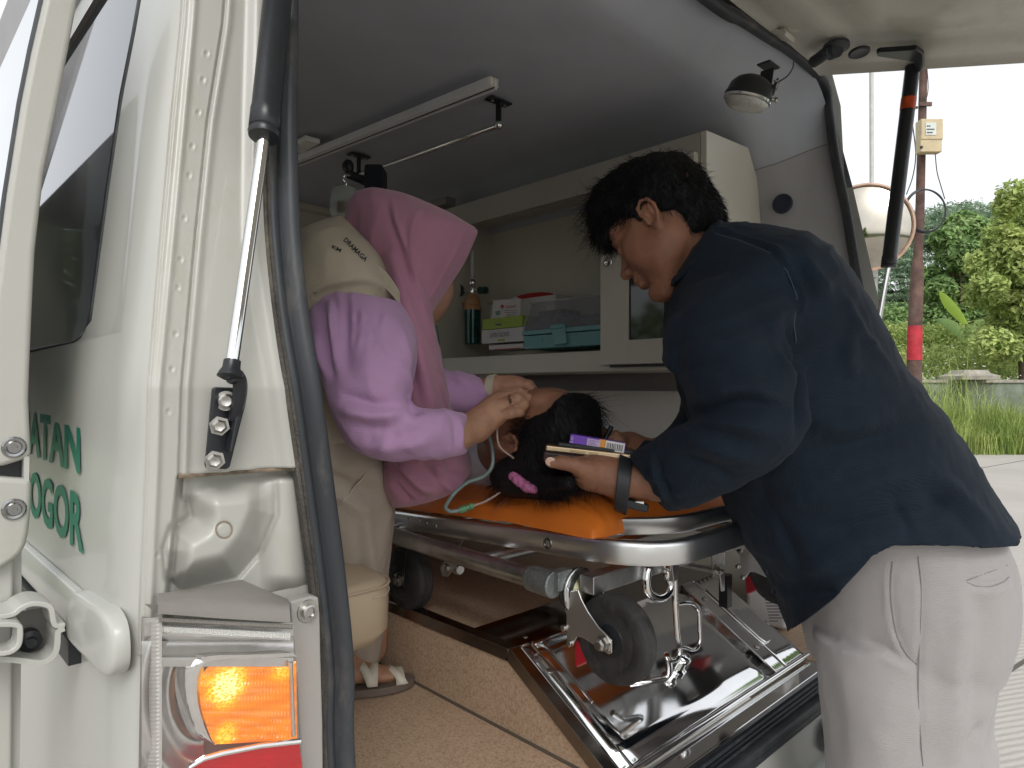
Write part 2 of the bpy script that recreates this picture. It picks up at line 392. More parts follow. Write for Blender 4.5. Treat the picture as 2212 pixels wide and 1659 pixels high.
M_RUBBER = dirty(mat('seal_rubber', (0.036, 0.040, 0.046), 0.52, var=0.2, vscale=6, bump=0.08, bscale=200, brush=(1, 1, .3)), 4, 0.6, (0.17, 0.15, 0.125))
M_BLACK = mat('black_plastic', (0.02, 0.022, 0.026), 0.42, var=0.15, bump=0.05, bscale=300)
M_BLACKMETAL = mat('black_enamel', (0.018, 0.02, 0.024), 0.33, var=0.2, bump=0.06, bscale=150)
M_CHROME = mat('chrome', (0.82, 0.82, 0.82), 0.09, 1.0, var=0.02, vscale=20, rvar=0.04)
M_STEEL = mat('brushed_steel', (0.76, 0.76, 0.76), 0.33, 1.0, var=0.03, vscale=6, rvar=0.05)
M_ALU = mat('dull_aluminium', (0.52, 0.52, 0.51), 0.36, 1.0, var=0.15, vscale=22, bump=0.10, bscale=120, rvar=0.10)
M_CAST = mat('cast_alloy', (0.30, 0.32, 0.32), 0.5, 0.8, var=0.15, vscale=30, bump=0.5, bscale=260)
M_MIRROR = mat('polished_steel_sheet', (0.82, 0.82, 0.82), 0.085, 1.0, var=0.04, vscale=11, bump=0.014, bscale=10, rvar=0.06)
M_SCUFF = mat('scuffed_steel', (0.42, 0.42, 0.42), 0.20, 1.0, var=0.25, vscale=18, bump=0.10, bscale=60, rvar=0.12)
M_BOLT = mat('zinc_bolt', (0.55, 0.53, 0.5), 0.3, 1.0, var=0.2, vscale=60, rvar=0.1)
M_FABRICLINER = mat('headliner_cloth', (0.43, 0.45, 0.49), 0.9, var=0.05, vscale=4, bump=0.25, bscale=700)
M_TRIM = mat('grey_wall_trim', (0.37, 0.365, 0.375), 0.7, var=0.04, vscale=5, bump=0.15, bscale=500)
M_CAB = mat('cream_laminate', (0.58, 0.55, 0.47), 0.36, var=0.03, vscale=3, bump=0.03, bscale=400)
M_WALLLOW = mat('cream_wall_panel', (0.60, 0.59, 0.55), 0.32, var=0.03, vscale=3)
M_FLOOR = speckle('speckled_vinyl', (0.50, 0.36, 0.25), (0.38, 0.255, 0.165), (0.57, 0.43, 0.31))
M_GLASSDARK = mat('tinted_glass', (0.035, 0.05, 0.06), 0.03, var=0.0, trans=0.55, spec=0.5, coat=0.3)
M_GLASSCLR = mat('clear_plastic', (0.9, 0.92, 0.93), 0.06, var=0.0, trans=0.0, alpha=0.05, spec=0.6)
M_GREEN = mat('green_vinyl_letters', (0.004, 0.17, 0.11), 0.35, var=0.03)
M_GREYPL = mat('grey_plastic', (0.23, 0.215, 0.195), 0.42, var=0.06, bump=0.08, bscale=200)
M_RED = mat('red_plastic', (0.42, 0.015, 0.03), 0.32, var=0.08, coat=0.3)
M_TYRE = dirty(mat('wheel_rubber', (0.035, 0.034, 0.034), 0.6, var=0.25, vscale=25, bump=0.25, bscale=160), 6, 0.45, (0.16, 0.14, 0.12))
M_HUB = mat('wheel_hub_plastic', (0.018, 0.02, 0.022), 0.35, var=0.1, bump=0.05, bscale=200)
M_BEIGE = mat('beige_leatherette', (0.46, 0.37, 0.26), 0.45, var=0.04, vscale=6, bump=0.12, bscale=420)
M_GATEGLASS = mat('gate_trim', (0.42, 0.43, 0.42), 0.3, var=0.03)

# ============================================================ AMBULANCE
van = empty('ambulance', (0.8, 0.8, 0.0), 'white ambulance van parked with its tailgate raised and interior open', 'ambulance')
def xs(z): return -0.026 + 0.12*max(0.0, z-1.2)
def PS(u, v, off=0.0):
    r = ray(u, v); t = 0.15/r.x if abs(r.x) > 1e-3 else 1
    for _ in range(14): t = (xs(CAM.z+r.z*t)-off-CAM.x)/r.x
    return CAM + r*t
rows = [-90, 52, 260, 521, 834, 1017, 1256, 1330, 1649, 1800]
G_ = [402, 393, 372, 349, 323, 319, 308, 305, 300, 298]
RDG = [427, 417, 398, 374, 344, 339, 328, 325, 320, 318]
FLG = [442, 432, 412, 384, 355, 348, 338, 334, 330, 328]
EDG = [490, 479, 446, 419, 391, 385, 361, 356, 350, 348]
SEL = [580, 577, 572, 570, 622, 647, 674, 698, 700, 700]
def smooth(a, b, x): t = min(1, max(0, (x-a)/(b-a))); return t*t*(3-2*t)
bulge = [(428, 990), (590, 990), (592, 1110), (560, 1185), (508, 1245), (395, 1272), (366, 1250), (360, 1185), (374, 1143), (418, 1118), (410, 1080)]
def polydist(pt, poly):
    x, y = pt; best = 1e9; ins = False; n = len(poly)
    for i in range(n):
        ax, ay = poly[i]; bx, by = poly[(i+1) % n]; dx, dy = bx-ax, by-ay
        t = max(0, min(1, ((x-ax)*dx+(y-ay)*dy)/(dx*dx+dy*dy))); best = min(best, math.hypot(x-ax-t*dx, y-ay-t*dy))
        if (ay > y) != (by > y) and x < (bx-ax)*(y-ay)/(by-ay)+ax: ins = not ins
    return best if ins else -best
dots = [(449, 116), (436, 173), (428, 243), (414, 316), (408, 379), (398, 471), (390, 560), (386, 621), (380, 721), (372, 797), (370, 797+0), (372, 891), (362, 891), (340, 1200)]
dots = [(446, 116), (438, 173), (428, 243), (415, 316), (408, 379), (398, 471), (390, 560), (384, 621), (379, 721), (371, 797), (364, 889), (340, 1200)]
def hoff(u, v):
    g, r, f, e, s_ = (interp(v, rows, q) for q in (G_, RDG, FLG, EDG, SEL))
    h = 0
    if v < 1019 or True:
        h += -0.003*(1-smooth(g, g+5, u))                       # gap beside the side panel
        h += 0.0025*math.exp(-((u-r)/8)**2)
        h += -0.0035*smooth(f-2, f+4, u)*(1-smooth(e-3, e, u))*0 - 0.0055*smooth(e-2, e+3, u)
        h += 0.003*math.exp(-((u-e-14)/9)**2)
        h += 0.007*smooth(s_-55, s_-15, u)*(1 if v < 1019 else 0)
    if v > 1010:
        k = smooth(e-4, e+10, u)
        line = 1028-16*smooth(385, 640, u)
        h += -0.018*k*smooth(line-3, line+5, v)
        d = polydist((u, v), bulge); h += (0.027*smooth(-5, 60, d)-.004*math.exp(-((d+5)/6)**2))*smooth(line, line+70, v)+.006*smooth(line, line+10, v)*smooth(455, 400, u)*smooth(388, 396, u)*smooth(1085, 1065, v)
        h += 0.016*math.sin(math.pi*min(1, max(0, (u-560)/125)))*smooth(line, line+30, v)*smooth(1300, 1240, v)
        pd = abs(math.hypot(u-484, v-1144)-17); h += -0.0012*math.exp(-(pd/2.5)**2)
    for (a, b) in dots:
        if abs(v-b) < 12 and abs(u-a) < 12: q = math.hypot(u-a, v-b); h += -0.0014*math.exp(-(q/4.5)**2)+0.0005*math.exp(-((q-8)/2.5)**2)
    return h
P = []
for v in np.arange(-110, 1420, 5.0):
    g = interp(v, rows, G_); s_ = interp(v, rows, SEL)+22
    us = np.concatenate([np.arange(g-6, g+150, 2.6), np.arange(g+150, s_, 4.0)]); us = g-6+(s_-g+6)*(np.linspace(0, 1, 104))**1.12
    P.append([RR(u, v, hoff(u, v)) for u in us])
pil = obj('rear_pillar', MB().grid(P, flip=True), M_PILLAR, van, label='dusty painted rear pillar with spot welds', smooth=180)
lnp = [(383, 1029), (430, 1025), (520, 1018), (600, 1013), (646, 1012)]
obj('seam_sealant', MB().tube([RR(u, v, hoff(u, v-9)-.003) for u, v in lnp], .0022, 6), mat('rusty_sealant', (.22, .17, .12), .8, var=.4, vscale=60), pil)
obj('plug_ring', MB().tube([RR(484+17*math.cos(a_), 1144+18*math.sin(a_), hoff(484+17*math.cos(a_), 1144+18*math.sin(a_))+.0006) for a_ in np.linspace(0, 2*math.pi, 33)], .0009, 5), mat('grime_ring', (.25, .21, .16), .8), pil)
# pillar behind the lamp and down to the bumper
Q = []
for z in (0.40, 0.95, 1.06, 1.12):
    Q.append([Vector((x, yrear(z)+0.004+0.012, z)) for x in (0.012, 0.03, 0.05, 0.10, 0.165)])
obj('pillar_base', MB().grid(Q, flip=True), M_PILLAR, van)
# --- side panel with rounded corner
gz = [(RR(interp(v, rows, G_), v, -0.004)) for v in np.arange(-90, 1801, 45)]
gz.sort(key=lambda p: p.z); zz = [p.z for p in gz]
zz = [0.3]+zz+[2.05]; gx = [gz[0].x]+[p.x for p in gz]+[gz[-1].x+0.12*(2.05-gz[-1].z)]; gy = [gz[0].y]+[p.y for p in gz]+[gz[-1].y+0.2*(2.05-gz[-1].z)]
wl = [(305, 0), (291, 80), (265, 211), (234, 422), (206, 633), (201, 672), (197, 698), (191, 716), (182, 730), (170, 739), (158, 743)]
wp = [PS(u, v) for u, v in wl]; wz = [p.z for p in wp][::-1]; wy = [p.y for p in wp][::-1]
ZB = wz[0]
wz = wz+[1.80]; wy = wy+[wy[-1]+(wy[-1]-wy[-2])*0.9]
def prof(z, yend):
    X, Y = interp(z, zz, gx), interp(z, zz, gy); a = max(0.01, X-xs(z)); b = 0.055; out = []
    for i in range(11):
        t = math.pi/2*i/10; out.append(Vector((X-a*math.sin(t), Y+b*(1-math.cos(t)), z)))
    y0 = out[-1].y
    for k in range(1, 7): out.append(Vector((xs(z), y0+(yend-y0)*k/6, z)))
    return out
mb = MB(); zl = [0.35, .6, .8]+list(np.linspace(0.9, ZB, 20)); mb.grid([prof(z, 3.0) for z in zl], flip=True)
zl = list(np.linspace(ZB, 1.80, 24)); A = [prof(z, interp(z, wz, wy)) for z in zl]
for r_ in A: r_.append(r_[-1]+Vector((0.012, 0.003, 0)))
mb.grid(A, flip=True)
mb.grid([prof(z, 3.0) for z in (1.80, 1.9, 2.05)], flip=True)
side = obj('side_panel', mb, M_WHITE, van, label='white left flank with green lettering', smooth=60)
# quarter window
gl = [PS(u, v, -0.006) for u, v in wl]; gl[-1] = PS(158, 744, -0.006)
poly = [Vector((xs(1.80)+0.006, 1.0, 1.80)), Vector((xs(1.80)+.006, wy[-1], 1.80))]+gl+[Vector((xs(ZB)+.006, 1.0, ZB))]
obj('quarter_window', MB().prism(poly, (0.005, 0, 0)), M_GLASSDARK, van, smooth=0)
mb = MB(); e = [PS(u, v, -0.003) for u, v in wl]+[Vector((xs(ZB)+.003, 1.0, ZB+.004))]; mb.tube(e, 0.0035, 6)
obj('window_gasket', mb, M_RUBBER, van)
# lettering
def letters(word, utop, vt, vb, nw, name):
    a = PS(utop, vt, 0.0016); b = PS(utop, vb, 0.0016); yd = (a-b); h = yd.length; yd.normalize()
    n_ = abs(PS(utop-32, vt, 0).y-a.y)*1.03; wdt = n_*nw
    text_on(name, word, b-Vector((0, -1, 0))*wdt, (0, -1, 0), yd, h, wdt, M_GREEN, side, bold=0.03)
letters('KESEHATAN', 173, 905, 1026, 7.3, 'lettering')
letters('BOGOR', 180, 1070, 1199, 4.7, 'lettering')
# ---- sliding door, slid back along the flank
XD = 0.039
def strip(pts, off, th): p = [PS(u, v, off) for u, v in pts]; return MB().prism(p, (th, 0, 0))
YD = 0.115
doorE = [(169, -4), (150, 100), (129, 211), (96, 375), (77, 540), (70, 680), (65, 800), (63, 864), (69, 988)]
doorL = [(96, -4), (70, 110), (47, 225), (16, 422), (-12, 640), (-30, 800), (-40, 990)]
up_ = [(186, -90), (112, -90)]
poly = [PY(186, -90, YD)]+[PY(u, v, YD) for u, v in doorE]+[PY(0, 1010, YD)]+[PY(u, v, YD) for u, v in doorL[::-1]]+[PY(112, -90, YD)]
door = obj('sliding_door', MB().prism(poly, (0, .030, 0)), M_PILLAR, van, label='sliding side door slid back beside the flank', bevel=0.005, seg=3, smooth=30)
low = [(70, 1035), (68, 1100), (63, 1151), (57, 1178), (47, 1196), (30, 1212), (0, 1230), (-40, 1240), (-40, 1040), (0, 1030)]
obj('door_corner', MB().prism([PY(u, v, YD) for u, v in low], (0, .030, 0)), M_PILLAR, door, bevel=0.005, seg=3, smooth=30)
obj('door_panel', MB().prism([PY(u, v, YD+.012) for u, v in [(30, 1180), (29, 1400), (26, 1660), (22, 1850), (-60, 1850), (-60, 1180)]], (0, .03, 0)), M_PILLAR, door, bevel=.003, smooth=30)
obj('door_edge', MB().prism([PY(u, v, YD+.022) for u, v in [(47, 1170), (45, 1500), (41, 1850), (10, 1850), (10, 1170)]], (0, .02, 0)), M_WHITE, door)
obj('door_gap_plate', MB().prism([PY(u, v, YD+.012) for u, v in [(58, 980), (58, 1045), (-40, 1055), (-40, 985)]], (0, .02, 0)), M_BLACKMETAL, door)
obj('gap_stud', MB().box(PY(55, 1012, YD+.006), (.004, .01, .022)), M_WHITE, door)
pl_ = [PY(u, v, YD+.03) for u, v in [(112, -90)]+doorL]
mbk = MB().grid([pl_, [p+Vector((-.002, 1.05, 0)) for p in pl_]])
dk = obj('door_outer_skin', mbk, M_WHITE, door, smooth=60)
gl2 = [PY(u-5, v, YD+.012) for u, v in [(112, -90), (96, -4), (70, 110), (47, 225), (16, 422), (0, 540)]]
obj('door_window', MB().grid([gl2, [p+Vector((-.003, 1.0, 0)) for p in gl2]]), M_GLASSDARK, door, smooth=60)
obj('window_gasket', MB().tube([p+Vector((.002, -.002, 0)) for p in gl2], .0045, 6), M_RUBBER, door)
poly = [PY(186, -90, YD)]+[PY(u, v, YD) for u, v in doorE]
inner = [p+Vector((-.002, .03, 0)) for p in poly]
obj('door_inner_skin', MB().grid([inner, [p+Vector((0, 1.05, 0)) for p in inner]], flip=True), M_WHITE, door, smooth=60)
for (u, v) in ((30, 966), (30, 1100)):
    c = PY(u, v, YD); b_ = obj('door_bolt', MB().lathe(c, (.0, -1, .0), [(0, .0092), (.001, .0092), (.0025, .0078), (.0022, .0058), (.0040, .0048), (.0040, .0022), (.002, .002)], 20), M_SCUFF, door)
# rail with its cover, end cap
yA = PS(232, 1318, .0).y
mb = MB(); zt, zbm = 1.122, 1.088
for k, (y0, y1) in enumerate([(yA+.02, 1.2)]):
    pr = [(0.0, zt+.001), (-.006, zt-.001), (-.009, zt-.010), (-.009, zt-.03), (-.006, zbm-.004), (0, zbm-.006)]
    mb.loft([[Vector((xs(1.1)+a, y0, b)) for a, b in pr], [Vector((xs(1.1)+a, y1, b-.012)) for a, b in pr]], caps=True)
obj('rail_cover', mb, M_WHITE, van, bevel=.002)
obj('rail_slot', MB().box((xs(1.1)-.004, .65, 1.066), (.012, 1.1, .022)), M_BLACK, van)
cap = [(146, 1345), (150, 1300), (163, 1277), (195, 1295), (226, 1318), (243, 1350), (249, 1395), (248, 1440), (240, 1459), (228, 1458), (200, 1430), (168, 1398), (150, 1375)]
cp = spline([PS(u, v, 0.008) for u, v in cap+cap[:1]], 4)[:-1]; cc = sum(cp, Vector())/len(cp)
mb = MB(); rings = [[c+Vector((-h, 0, 0))+(cc-c)*k for c in cp] for h, k in ((-.010, 0), (-.001, 0.0), (.001, .02), (.0025, .07), (.0035, .2), (.004, .7))]
mb.loft(rings); obj('rail_end_cap', mb, M_WHITE, van, smooth=60)
# roller bracket: bent strap
mb = MB()
def strap(pts, off, wd=.016, th=.0035):
    P3 = [PS(u, v, off) for u, v in pts]; m_ = MB()
    for a, b in zip(P3[:-1], P3[1:]): m_.bar(a, b, wd, th, up=(1, 0, 0)) if False else m_.bar(a, b, th, wd, up=(1, 0, 0))
    return m_
def ribbon(pts, off0, off1, th):                   # thick strip standing off the flank, edge-on outline = pts
    P3 = spline([PS(u, v, off0) for u, v in pts], 4); D = Vector((-(off1-off0), 0, 0)); m_ = MB(); rings = []
    for i, p in enumerate(P3):
        t = (P3[min(i+1, len(P3)-1)]-P3[max(i-1, 0)]).normalized(); n_ = Vector((1, 0, 0)).cross(t).normalized()*th/2
        rings.append([p+n_, p-n_, p-n_+D, p+n_+D])
    return m_.loft(rings)
def ribbon2(pts, y0_, y1_, th):
    P3 = spline([PY(u, v, y0_) for u, v in pts], 4); m_ = MB(); rings = []
    for i, p in enumerate(P3):
        t = (P3[min(i+1, len(P3)-1)]-P3[max(i-1, 0)]).normalized(); n_ = Vector((0, 1, 0)).cross(t).normalized()*th/2
        rings.append([p+n_, p-n_, p-n_+Vector((0, y1_-y0_, 0)), p+n_+Vector((0, y1_-y0_, 0))])
    return m_.loft(rings)
br = obj('roller_bracket', ribbon2([(-60, 1336), (-10, 1334), (28, 1328), (48, 1314), (72, 1305), (100, 1308), (112, 1318), (116, 1340), (122, 1352), (142, 1352)], .085, .125, .0045), M_WHITE, door, label='white steel roller bracket on the rail', bevel=.0012)
obj('bracket_arm', ribbon2([(-60, 1424), (-10, 1424), (40, 1427), (80, 1432), (102, 1428), (119, 1412), (124, 1392), (126, 1366), (140, 1358)], .085, .125, .0045), M_WHITE, br, bevel=.0012)
obj('bracket_loop', ribbon2([(-60, 1352), (10, 1350), (38, 1352), (44, 1362), (42, 1390), (32, 1404), (10, 1412), (-60, 1416)], .075, .10, .0042), M_WHITE, br, bevel=.0012)
obj('bracket_web', MB().prism([PY(u, v, .122) for u, v in [(44, 1322), (100, 1312), (114, 1322), (122, 1390), (104, 1424), (44, 1424)]], (0, .003, 0)), M_GREYPL, br)
obj('roller', MB().lathe(PY(60, 1378, .118), (0, -1, 0), [(0, .009), (.012, .009), (.014, .005), (.018, .004)], 18), M_BLACK, br)
# ---- door seal round the rear opening
sl = [(604, -90), (608, 52), (604, 260), (606, 400), (611, 521), (628, 680), (653, 834), (678, 1017), (709, 1256), (727, 1450), (730, 1659)]
L = [RR(u, v, -.002) for u, v in sl]
rs_ = [(1543, 9), (1600, 40), (1654, 75), (1700, 104), (1733, 130), (1765, 160), (1787, 202), (1795, 270), (1805, 345), (1828, 459), (1843, 550), (1857, 631), (1872, 690)]
Rr = [RR(u, v, -.002) for u, v in rs_]
zt_ = Rr[0].z
path = [Vector((.9, yrear(.66)-.001, .655)), Vector((.30, yrear(.66)-.001, .66)), Vector((.175, -.04, .70)), ] + L[::-1] + [Vector((.125, yrear(1.85), 1.85)), Vector((.17, yrear(2.0), 2.02)), Vector((.28, yrear(zt_), zt_-.015)), Vector((.7, yrear(zt_), zt_))] + Rr + [Vector((1.62, -.03, 1.3)), Vector((1.62, -.04, .95)), Vector((1.60, -.04, .74)), Vector((1.5, -.04, .66)), Vector((.9, -.041, .655))]
sp = spline(path, 7)
def sweep(path, prof_, closed=False):
    m_ = MB(); rings = []; n = len(path)
    for i, p in enumerate(path):
        t = (path[min(i+1, n-1)]-path[max(i-1, 0)]).normalized(); out = Vector((0, -1, .2)).normalized()
        inn = t.cross(out).normalized(); out = inn.cross(t).normalized()
        rings.append([p+inn*a+out*b for a, b in prof_])
    return m_.loft(rings)
pr = [(-.0145, -.006), (-.0145, .004), (-.0125, .008), (-.009, .0085), (-.006, .006), (-.004, .0045), (-.002, .007), (.001, .012), (.006, .0145), (.011, .013), (.014, .008), (.0145, .001), (.013, -.008)]
seal = obj('door_seal', sweep(sp, pr), M_RUBBER, van, label='black rubber seal round the rear opening', smooth=60)
obj('seal_flange', sweep(sp, [(-.0185, -.004), (-.0185, .0035), (-.0165, .0060), (-.0150, .0045), (-.0135, .0066), (-.0118, .0052), (-.0100, .0085), (-.0085, .006), (-.0085, -.004)]), dirty(mat('dusty_seal_flange', (.075, .068, .060), .85, var=.3, vscale=14, bump=.5, bscale=300), 5, .7, (.26, .22, .16)), seal, smooth=30)
# outer frame above / right of the opening (body edge seen past the seal)
pr2 = [(-.026, -.006), (-.026, -.002), (-.012, .002), (-.012, -.006)]
obj('body_frame', sweep(spline([Vector((.125, yrear(1.7), 1.7)), Vector((.125, yrear(1.85), 1.85)), Vector((.17, yrear(2.0), 2.02)), Vector((.28, yrear(zt_), zt_-.015)), Vector((.7, yrear(zt_), zt_))]+Rr+[Vector((1.62, -.03, 1.3)), Vector((1.62, -.04, .95))], 6), pr2), M_PILLAR, van, smooth=60)
# outer right flank + roof skin (seen from other angles, closes the box)
sk = [(1.80, .35), (1.80, 1.0), (1.795, 1.35), (1.785, 1.85), (1.755, 2.07), (1.66, 2.18), (.9, 2.23), (.30, 2.17), (.13, 2.09), (.075, 2.03)]
mb = MB(); ys = [0.03, .1, 1.2, 2.4, 3.0]
obj('roof_skin', mb.grid([[Vector((x, (y if k else max(yrear(z)+.01, -.02)), z)) for (x, z) in sk] for k, y in enumerate(ys)]), M_WHITE, van, smooth=60)
# lower tail: bumper, sill
mb = MB(); bz = [(-.045, .648), (-.052, .640), (-.058, .60), (-.075, .56), (-.16, .53), (-.185, .50), (-.19, .40), (-.17, .33), (-.05, .30)]
xsb = [-.02, .02, .2, .8, 1.4, 1.74, 1.79]; dy = [.10, .03, 0, 0, 0, .03, .10]
obj('bumper', mb.grid([[Vector((x, y+d_, z)) for y, z in bz] for x, d_ in zip(xsb, dy)]), M_WHITE, van, smooth=60)
c = PY(1778, 1580, -.055)
mb = MB(); mb.lathe(c+Vector((0, -.012, 0)), (0, -1, .3), [(0, .030), (.003, .030), (.003, .022), (0, .02)], 24); ln = obj('latch_recess', mb, M_BLACK, van)
obj('latch_bolt', MB().lathe(c+Vector((0, -.016, -.004)), (0, -1, .3), [(0, .010), (.006, .010), (.008, .006)], 6), M_BOLT, ln)
# ---- tail lamp
LY = 0.045
def RL(u, v, o=0.0): return RR(u, v, LY+o)
def lampoff(u): return 0.0 - 0.05*(max(0, 345-u)/45)**2
lamp = obj('tail_light', MB().add(*(lambda F, B: ([*F, *B], [tuple(range(len(F)-1, -1, -1))]+[(i, (i+1) % len(F), len(F)+(i+1) % len(F), len(F)+i) for i in range(len(F))]))(
    [RL(u, v, -.03) for u, v in [(306, 1332), (632, 1350), (640, 1450), (652, 1720), (298, 1720), (302, 1500)]],
    [RL(u, v, -.075) for u, v in [(306, 1332), (632, 1350), (640, 1450), (652, 1720), (298, 1720), (302, 1500)]])), M_GREYPL, van, label='left tail light with its amber indicator lit')
# top cover (grey plastic roof of the lamp)
tp = [(342, 1282), (352, 1277), (400, 1272), (470, 1262), (522, 1252), (560, 1268), (610, 1292), (640, 1296), (672, 1287), (690, 1287)]
fr = [(340, 1325), (342, 1300), (360, 1290), (430, 1298), (520, 1308), (600, 1312), (628, 1312)]
mb = MB()
back = [RR(u, v, .001) for u, v in [(342, 1282), (400, 1273), (460, 1263), (522, 1252), (575, 1275), (622, 1294)]]
frnt = [RL(u, v, .006) for u, v in [(342, 1300), (400, 1303), (460, 1308), (522, 1312), (575, 1315), (626, 1318)]]
f2 = [RL(u, v, .007) for u, v in [(340, 1326), (400, 1330), (460, 1335), (522, 1339), (575, 1342), (628, 1345)]]
mid = [a.lerp(b, .88) + Vector((0, 0, .004)) for a, b in zip(back, frnt)]
mb.grid([back, mid, frnt, f2, [p+Vector((0, .03, 0)) for p in f2]], flip=True)
obj('lamp_cover', mb, M_GREYPL, lamp, smooth=50)
# mounting tab with bolt, vertical flange beside lens
tab = [(628, 1300), (640, 1296), (672, 1287), (689, 1290), (692, 1330), (694, 1420), (698, 1560), (700, 1740), (655, 1740), (644, 1500), (630, 1345)]
obj('mounting_flange', MB().prism([RR(u, v, .012) for u, v in tab], (0, .014, 0)), dirty(mat('flange_grey', (.33, .32, .30), .4, var=.04), 3, .4), lamp, bevel=.002)
c = RR(664, 1320, .012)
obj('lamp_bolt', MB().lathe(c, (0, -1, .02), [(0, .0100), (.001, .0095), (.001, .0062), (.005, .0060), (.0055, .0045), (.0035, .004)], 24), M_BOLT, lamp)
# chrome interior: back reflector
def sheet(us_, vs_, fo, bulge_=None, flip=True):
    return MB().grid([[RL(u, v, fo(u, v)) for u in us_] for v in vs_], flip=flip)
M_REFL = mat('lamp_reflector', (.78, .76, .74), .10, 1.0, var=.05, vscale=30, bump=.08, bscale=70)
M_REFL2 = mat('satin_reflector', (.62, .60, .58), .28, .9, var=.08, vscale=30, bump=.15, bscale=90)
U = np.linspace(312, 634, 60); Vv = np.linspace(1345, 1440, 30)
obj('lamp_reflector_shelf', sheet(U, Vv, lambda u, v: -.004-.014*smooth(1375, 1385, v)+.006*smooth(1385, 1425, v)+.004*smooth(1415, 1420, v)), M_REFL2, lamp, smooth=60)
rings = []
for u in np.arange(350, 628, 2.2):
    o_ = .0012*(1 if int(u/2.2) % 2 else 0); a_ = 1350+(u-342)*.05
    rings.append([RL(u, a_, .000), RL(u, a_+3, .003+o_), RL(u, a_+15, .003+o_), RL(u, a_+19, -.002)])
obj('ridged_reflector', MB().grid(rings), mat('bright_ridged_reflector', (.88, .88, .86), .22, .7, var=.03), lamp, smooth=0)
U = np.linspace(306, 440, 44); Vv = np.linspace(1385, 1720, 70)
def left_refl(u, v):
    d = math.hypot((u-430)/118, (v-1500)/190)
    return -.022+.016*smooth(.55, 1.1, d)+.004*math.sin(d*14)*smooth(.3, .6, d)
obj('bowl_reflector', sheet(U, Vv, left_refl), M_REFL2, lamp, smooth=60)
# chrome shroud ring round the amber cell
shr = [(642, 1418), (560, 1422), (480, 1424), (446, 1432), (430, 1452), (425, 1490), (430, 1530), (442, 1570), (456, 1600), (470, 1612)]
sp_ = spline([RL(u, v, -.006) for u, v in shr], 5)
obj('chrome_shroud', MB().loft([[p+Vector((-.004, 0, .004)), p+Vector((-.012, .01, .006)), p+Vector((0.001, .014, -.001)), p+Vector((0.0, .0, 0))] for p in sp_]), M_REFL, lamp, smooth=60)
# amber lens with facets
def amber():
    m = bpy.data.materials.new('amber_lens_lit'); m.use_nodes = True; n = m.node_tree.nodes; l = m.node_tree.links; b = n['Principled BSDF']
    b.inputs['Base Color'].default_value = (.45, .12, .003, 1); b.inputs['Roughness'].default_value = .15; b.inputs['Coat Weight'].default_value = .5
    g = n.new('ShaderNodeNewGeometry'); tot = None
    def blob(pt, rad, amp, prev):
        d = n.new('ShaderNodeVectorMath'); d.operation = 'DISTANCE'; d.inputs[1].default_value = tuple(pt); l.new(g.outputs['Position'], d.inputs[0])
        mr = n.new('ShaderNodeMapRange'); mr.interpolation_type = 'SMOOTHERSTEP'; mr.inputs[1].default_value = rad; mr.inputs[2].default_value = 0; mr.inputs[3].default_value = 0; mr.inputs[4].default_value = amp
        l.new(d.outputs['Value'], mr.inputs[0])
        if prev is None: return mr.outputs[0]
        a = n.new('ShaderNodeMath'); l.new(prev, a.inputs[0]); l.new(mr.outputs[0], a.inputs[1]); return a.outputs[0]
    for (u, v, r_, a_) in ((500, 1488, .026, 1.7), (500, 1520, .015, .9), (497, 1598, .018, 1.3), (497, 1570, .012, .7), (622, 1452, .020, 1.0), (632, 1480, .012, .6), (440, 1470, .016, .9), (437, 1500, .012, .7), (625, 1590, .014, .5), (455, 1600, .012, .9), (480, 1440, .014, .4)): tot = blob(RL(u, v, 0), r_, a_, tot)
    sep = n.new('ShaderNodeMapping'); l.new(g.outputs['Position'], sep.inputs[0]); sep.inputs['Scale'].default_value = (330, 20, 560)
    vo = n.new('ShaderNodeTexVoronoi'); vo.inputs['Scale'].default_value = 1; l.new(sep.outputs[0], vo.inputs['Vector'])
    w_ = n.new('ShaderNodeTexWave'); w_.bands_direction = 'Z'; w_.inputs['Scale'].default_value = 24; w_.inputs['Distortion'].default_value = .6; l.new(g.outputs['Position'], w_.inputs[0])
    mm = n.new('ShaderNodeMath'); mm.operation = 'MULTIPLY_ADD'; l.new(vo.outputs['Distance'], mm.inputs[0]); mm.inputs[1].default_value = 1.5; mm.inputs[2].default_value = .08
    m2 = n.new('ShaderNodeMath'); m2.operation = 'MULTIPLY'; l.new(tot, m2.inputs[0]); l.new(mm.outputs[0], m2.inputs[1])
    w2 = n.new('ShaderNodeMath'); w2.operation = 'MULTIPLY_ADD'; l.new(w_.outputs['Fac'], w2.inputs[0]); w2.inputs[1].default_value = .10; l.new(m2.outputs[0], w2.inputs[2])
    ad = n.new('ShaderNodeMath'); ad.operation = 'ADD'; ad.inputs[1].default_value = .06; l.new(w2.outputs[0], ad.inputs[0])
    cr = n.new('ShaderNodeValToRGB'); e = cr.color_ramp.elements
    e[0].position = 0; e[0].color = (.30, .075, .0, 1); e[1].position = 1; e[1].color = (1, .82, .36, 1)
    for p_, c_ in ((.22, (.62, .17, .002)), (.45, (.95, .33, .005)), (.75, (1, .60, .04))): q = e.new(p_); q.color = (*c_, 1)
    l.new(ad.outputs[0], cr.inputs[0]); l.new(cr.outputs[0], b.inputs['Emission Color']); b.inputs['Emission Strength'].default_value = .74
    return m
acell = [(640, 1428), (480, 1430), (452, 1438), (436, 1456), (430, 1490), (434, 1530), (446, 1570), (458, 1600), (466, 1608), (642, 1598)]
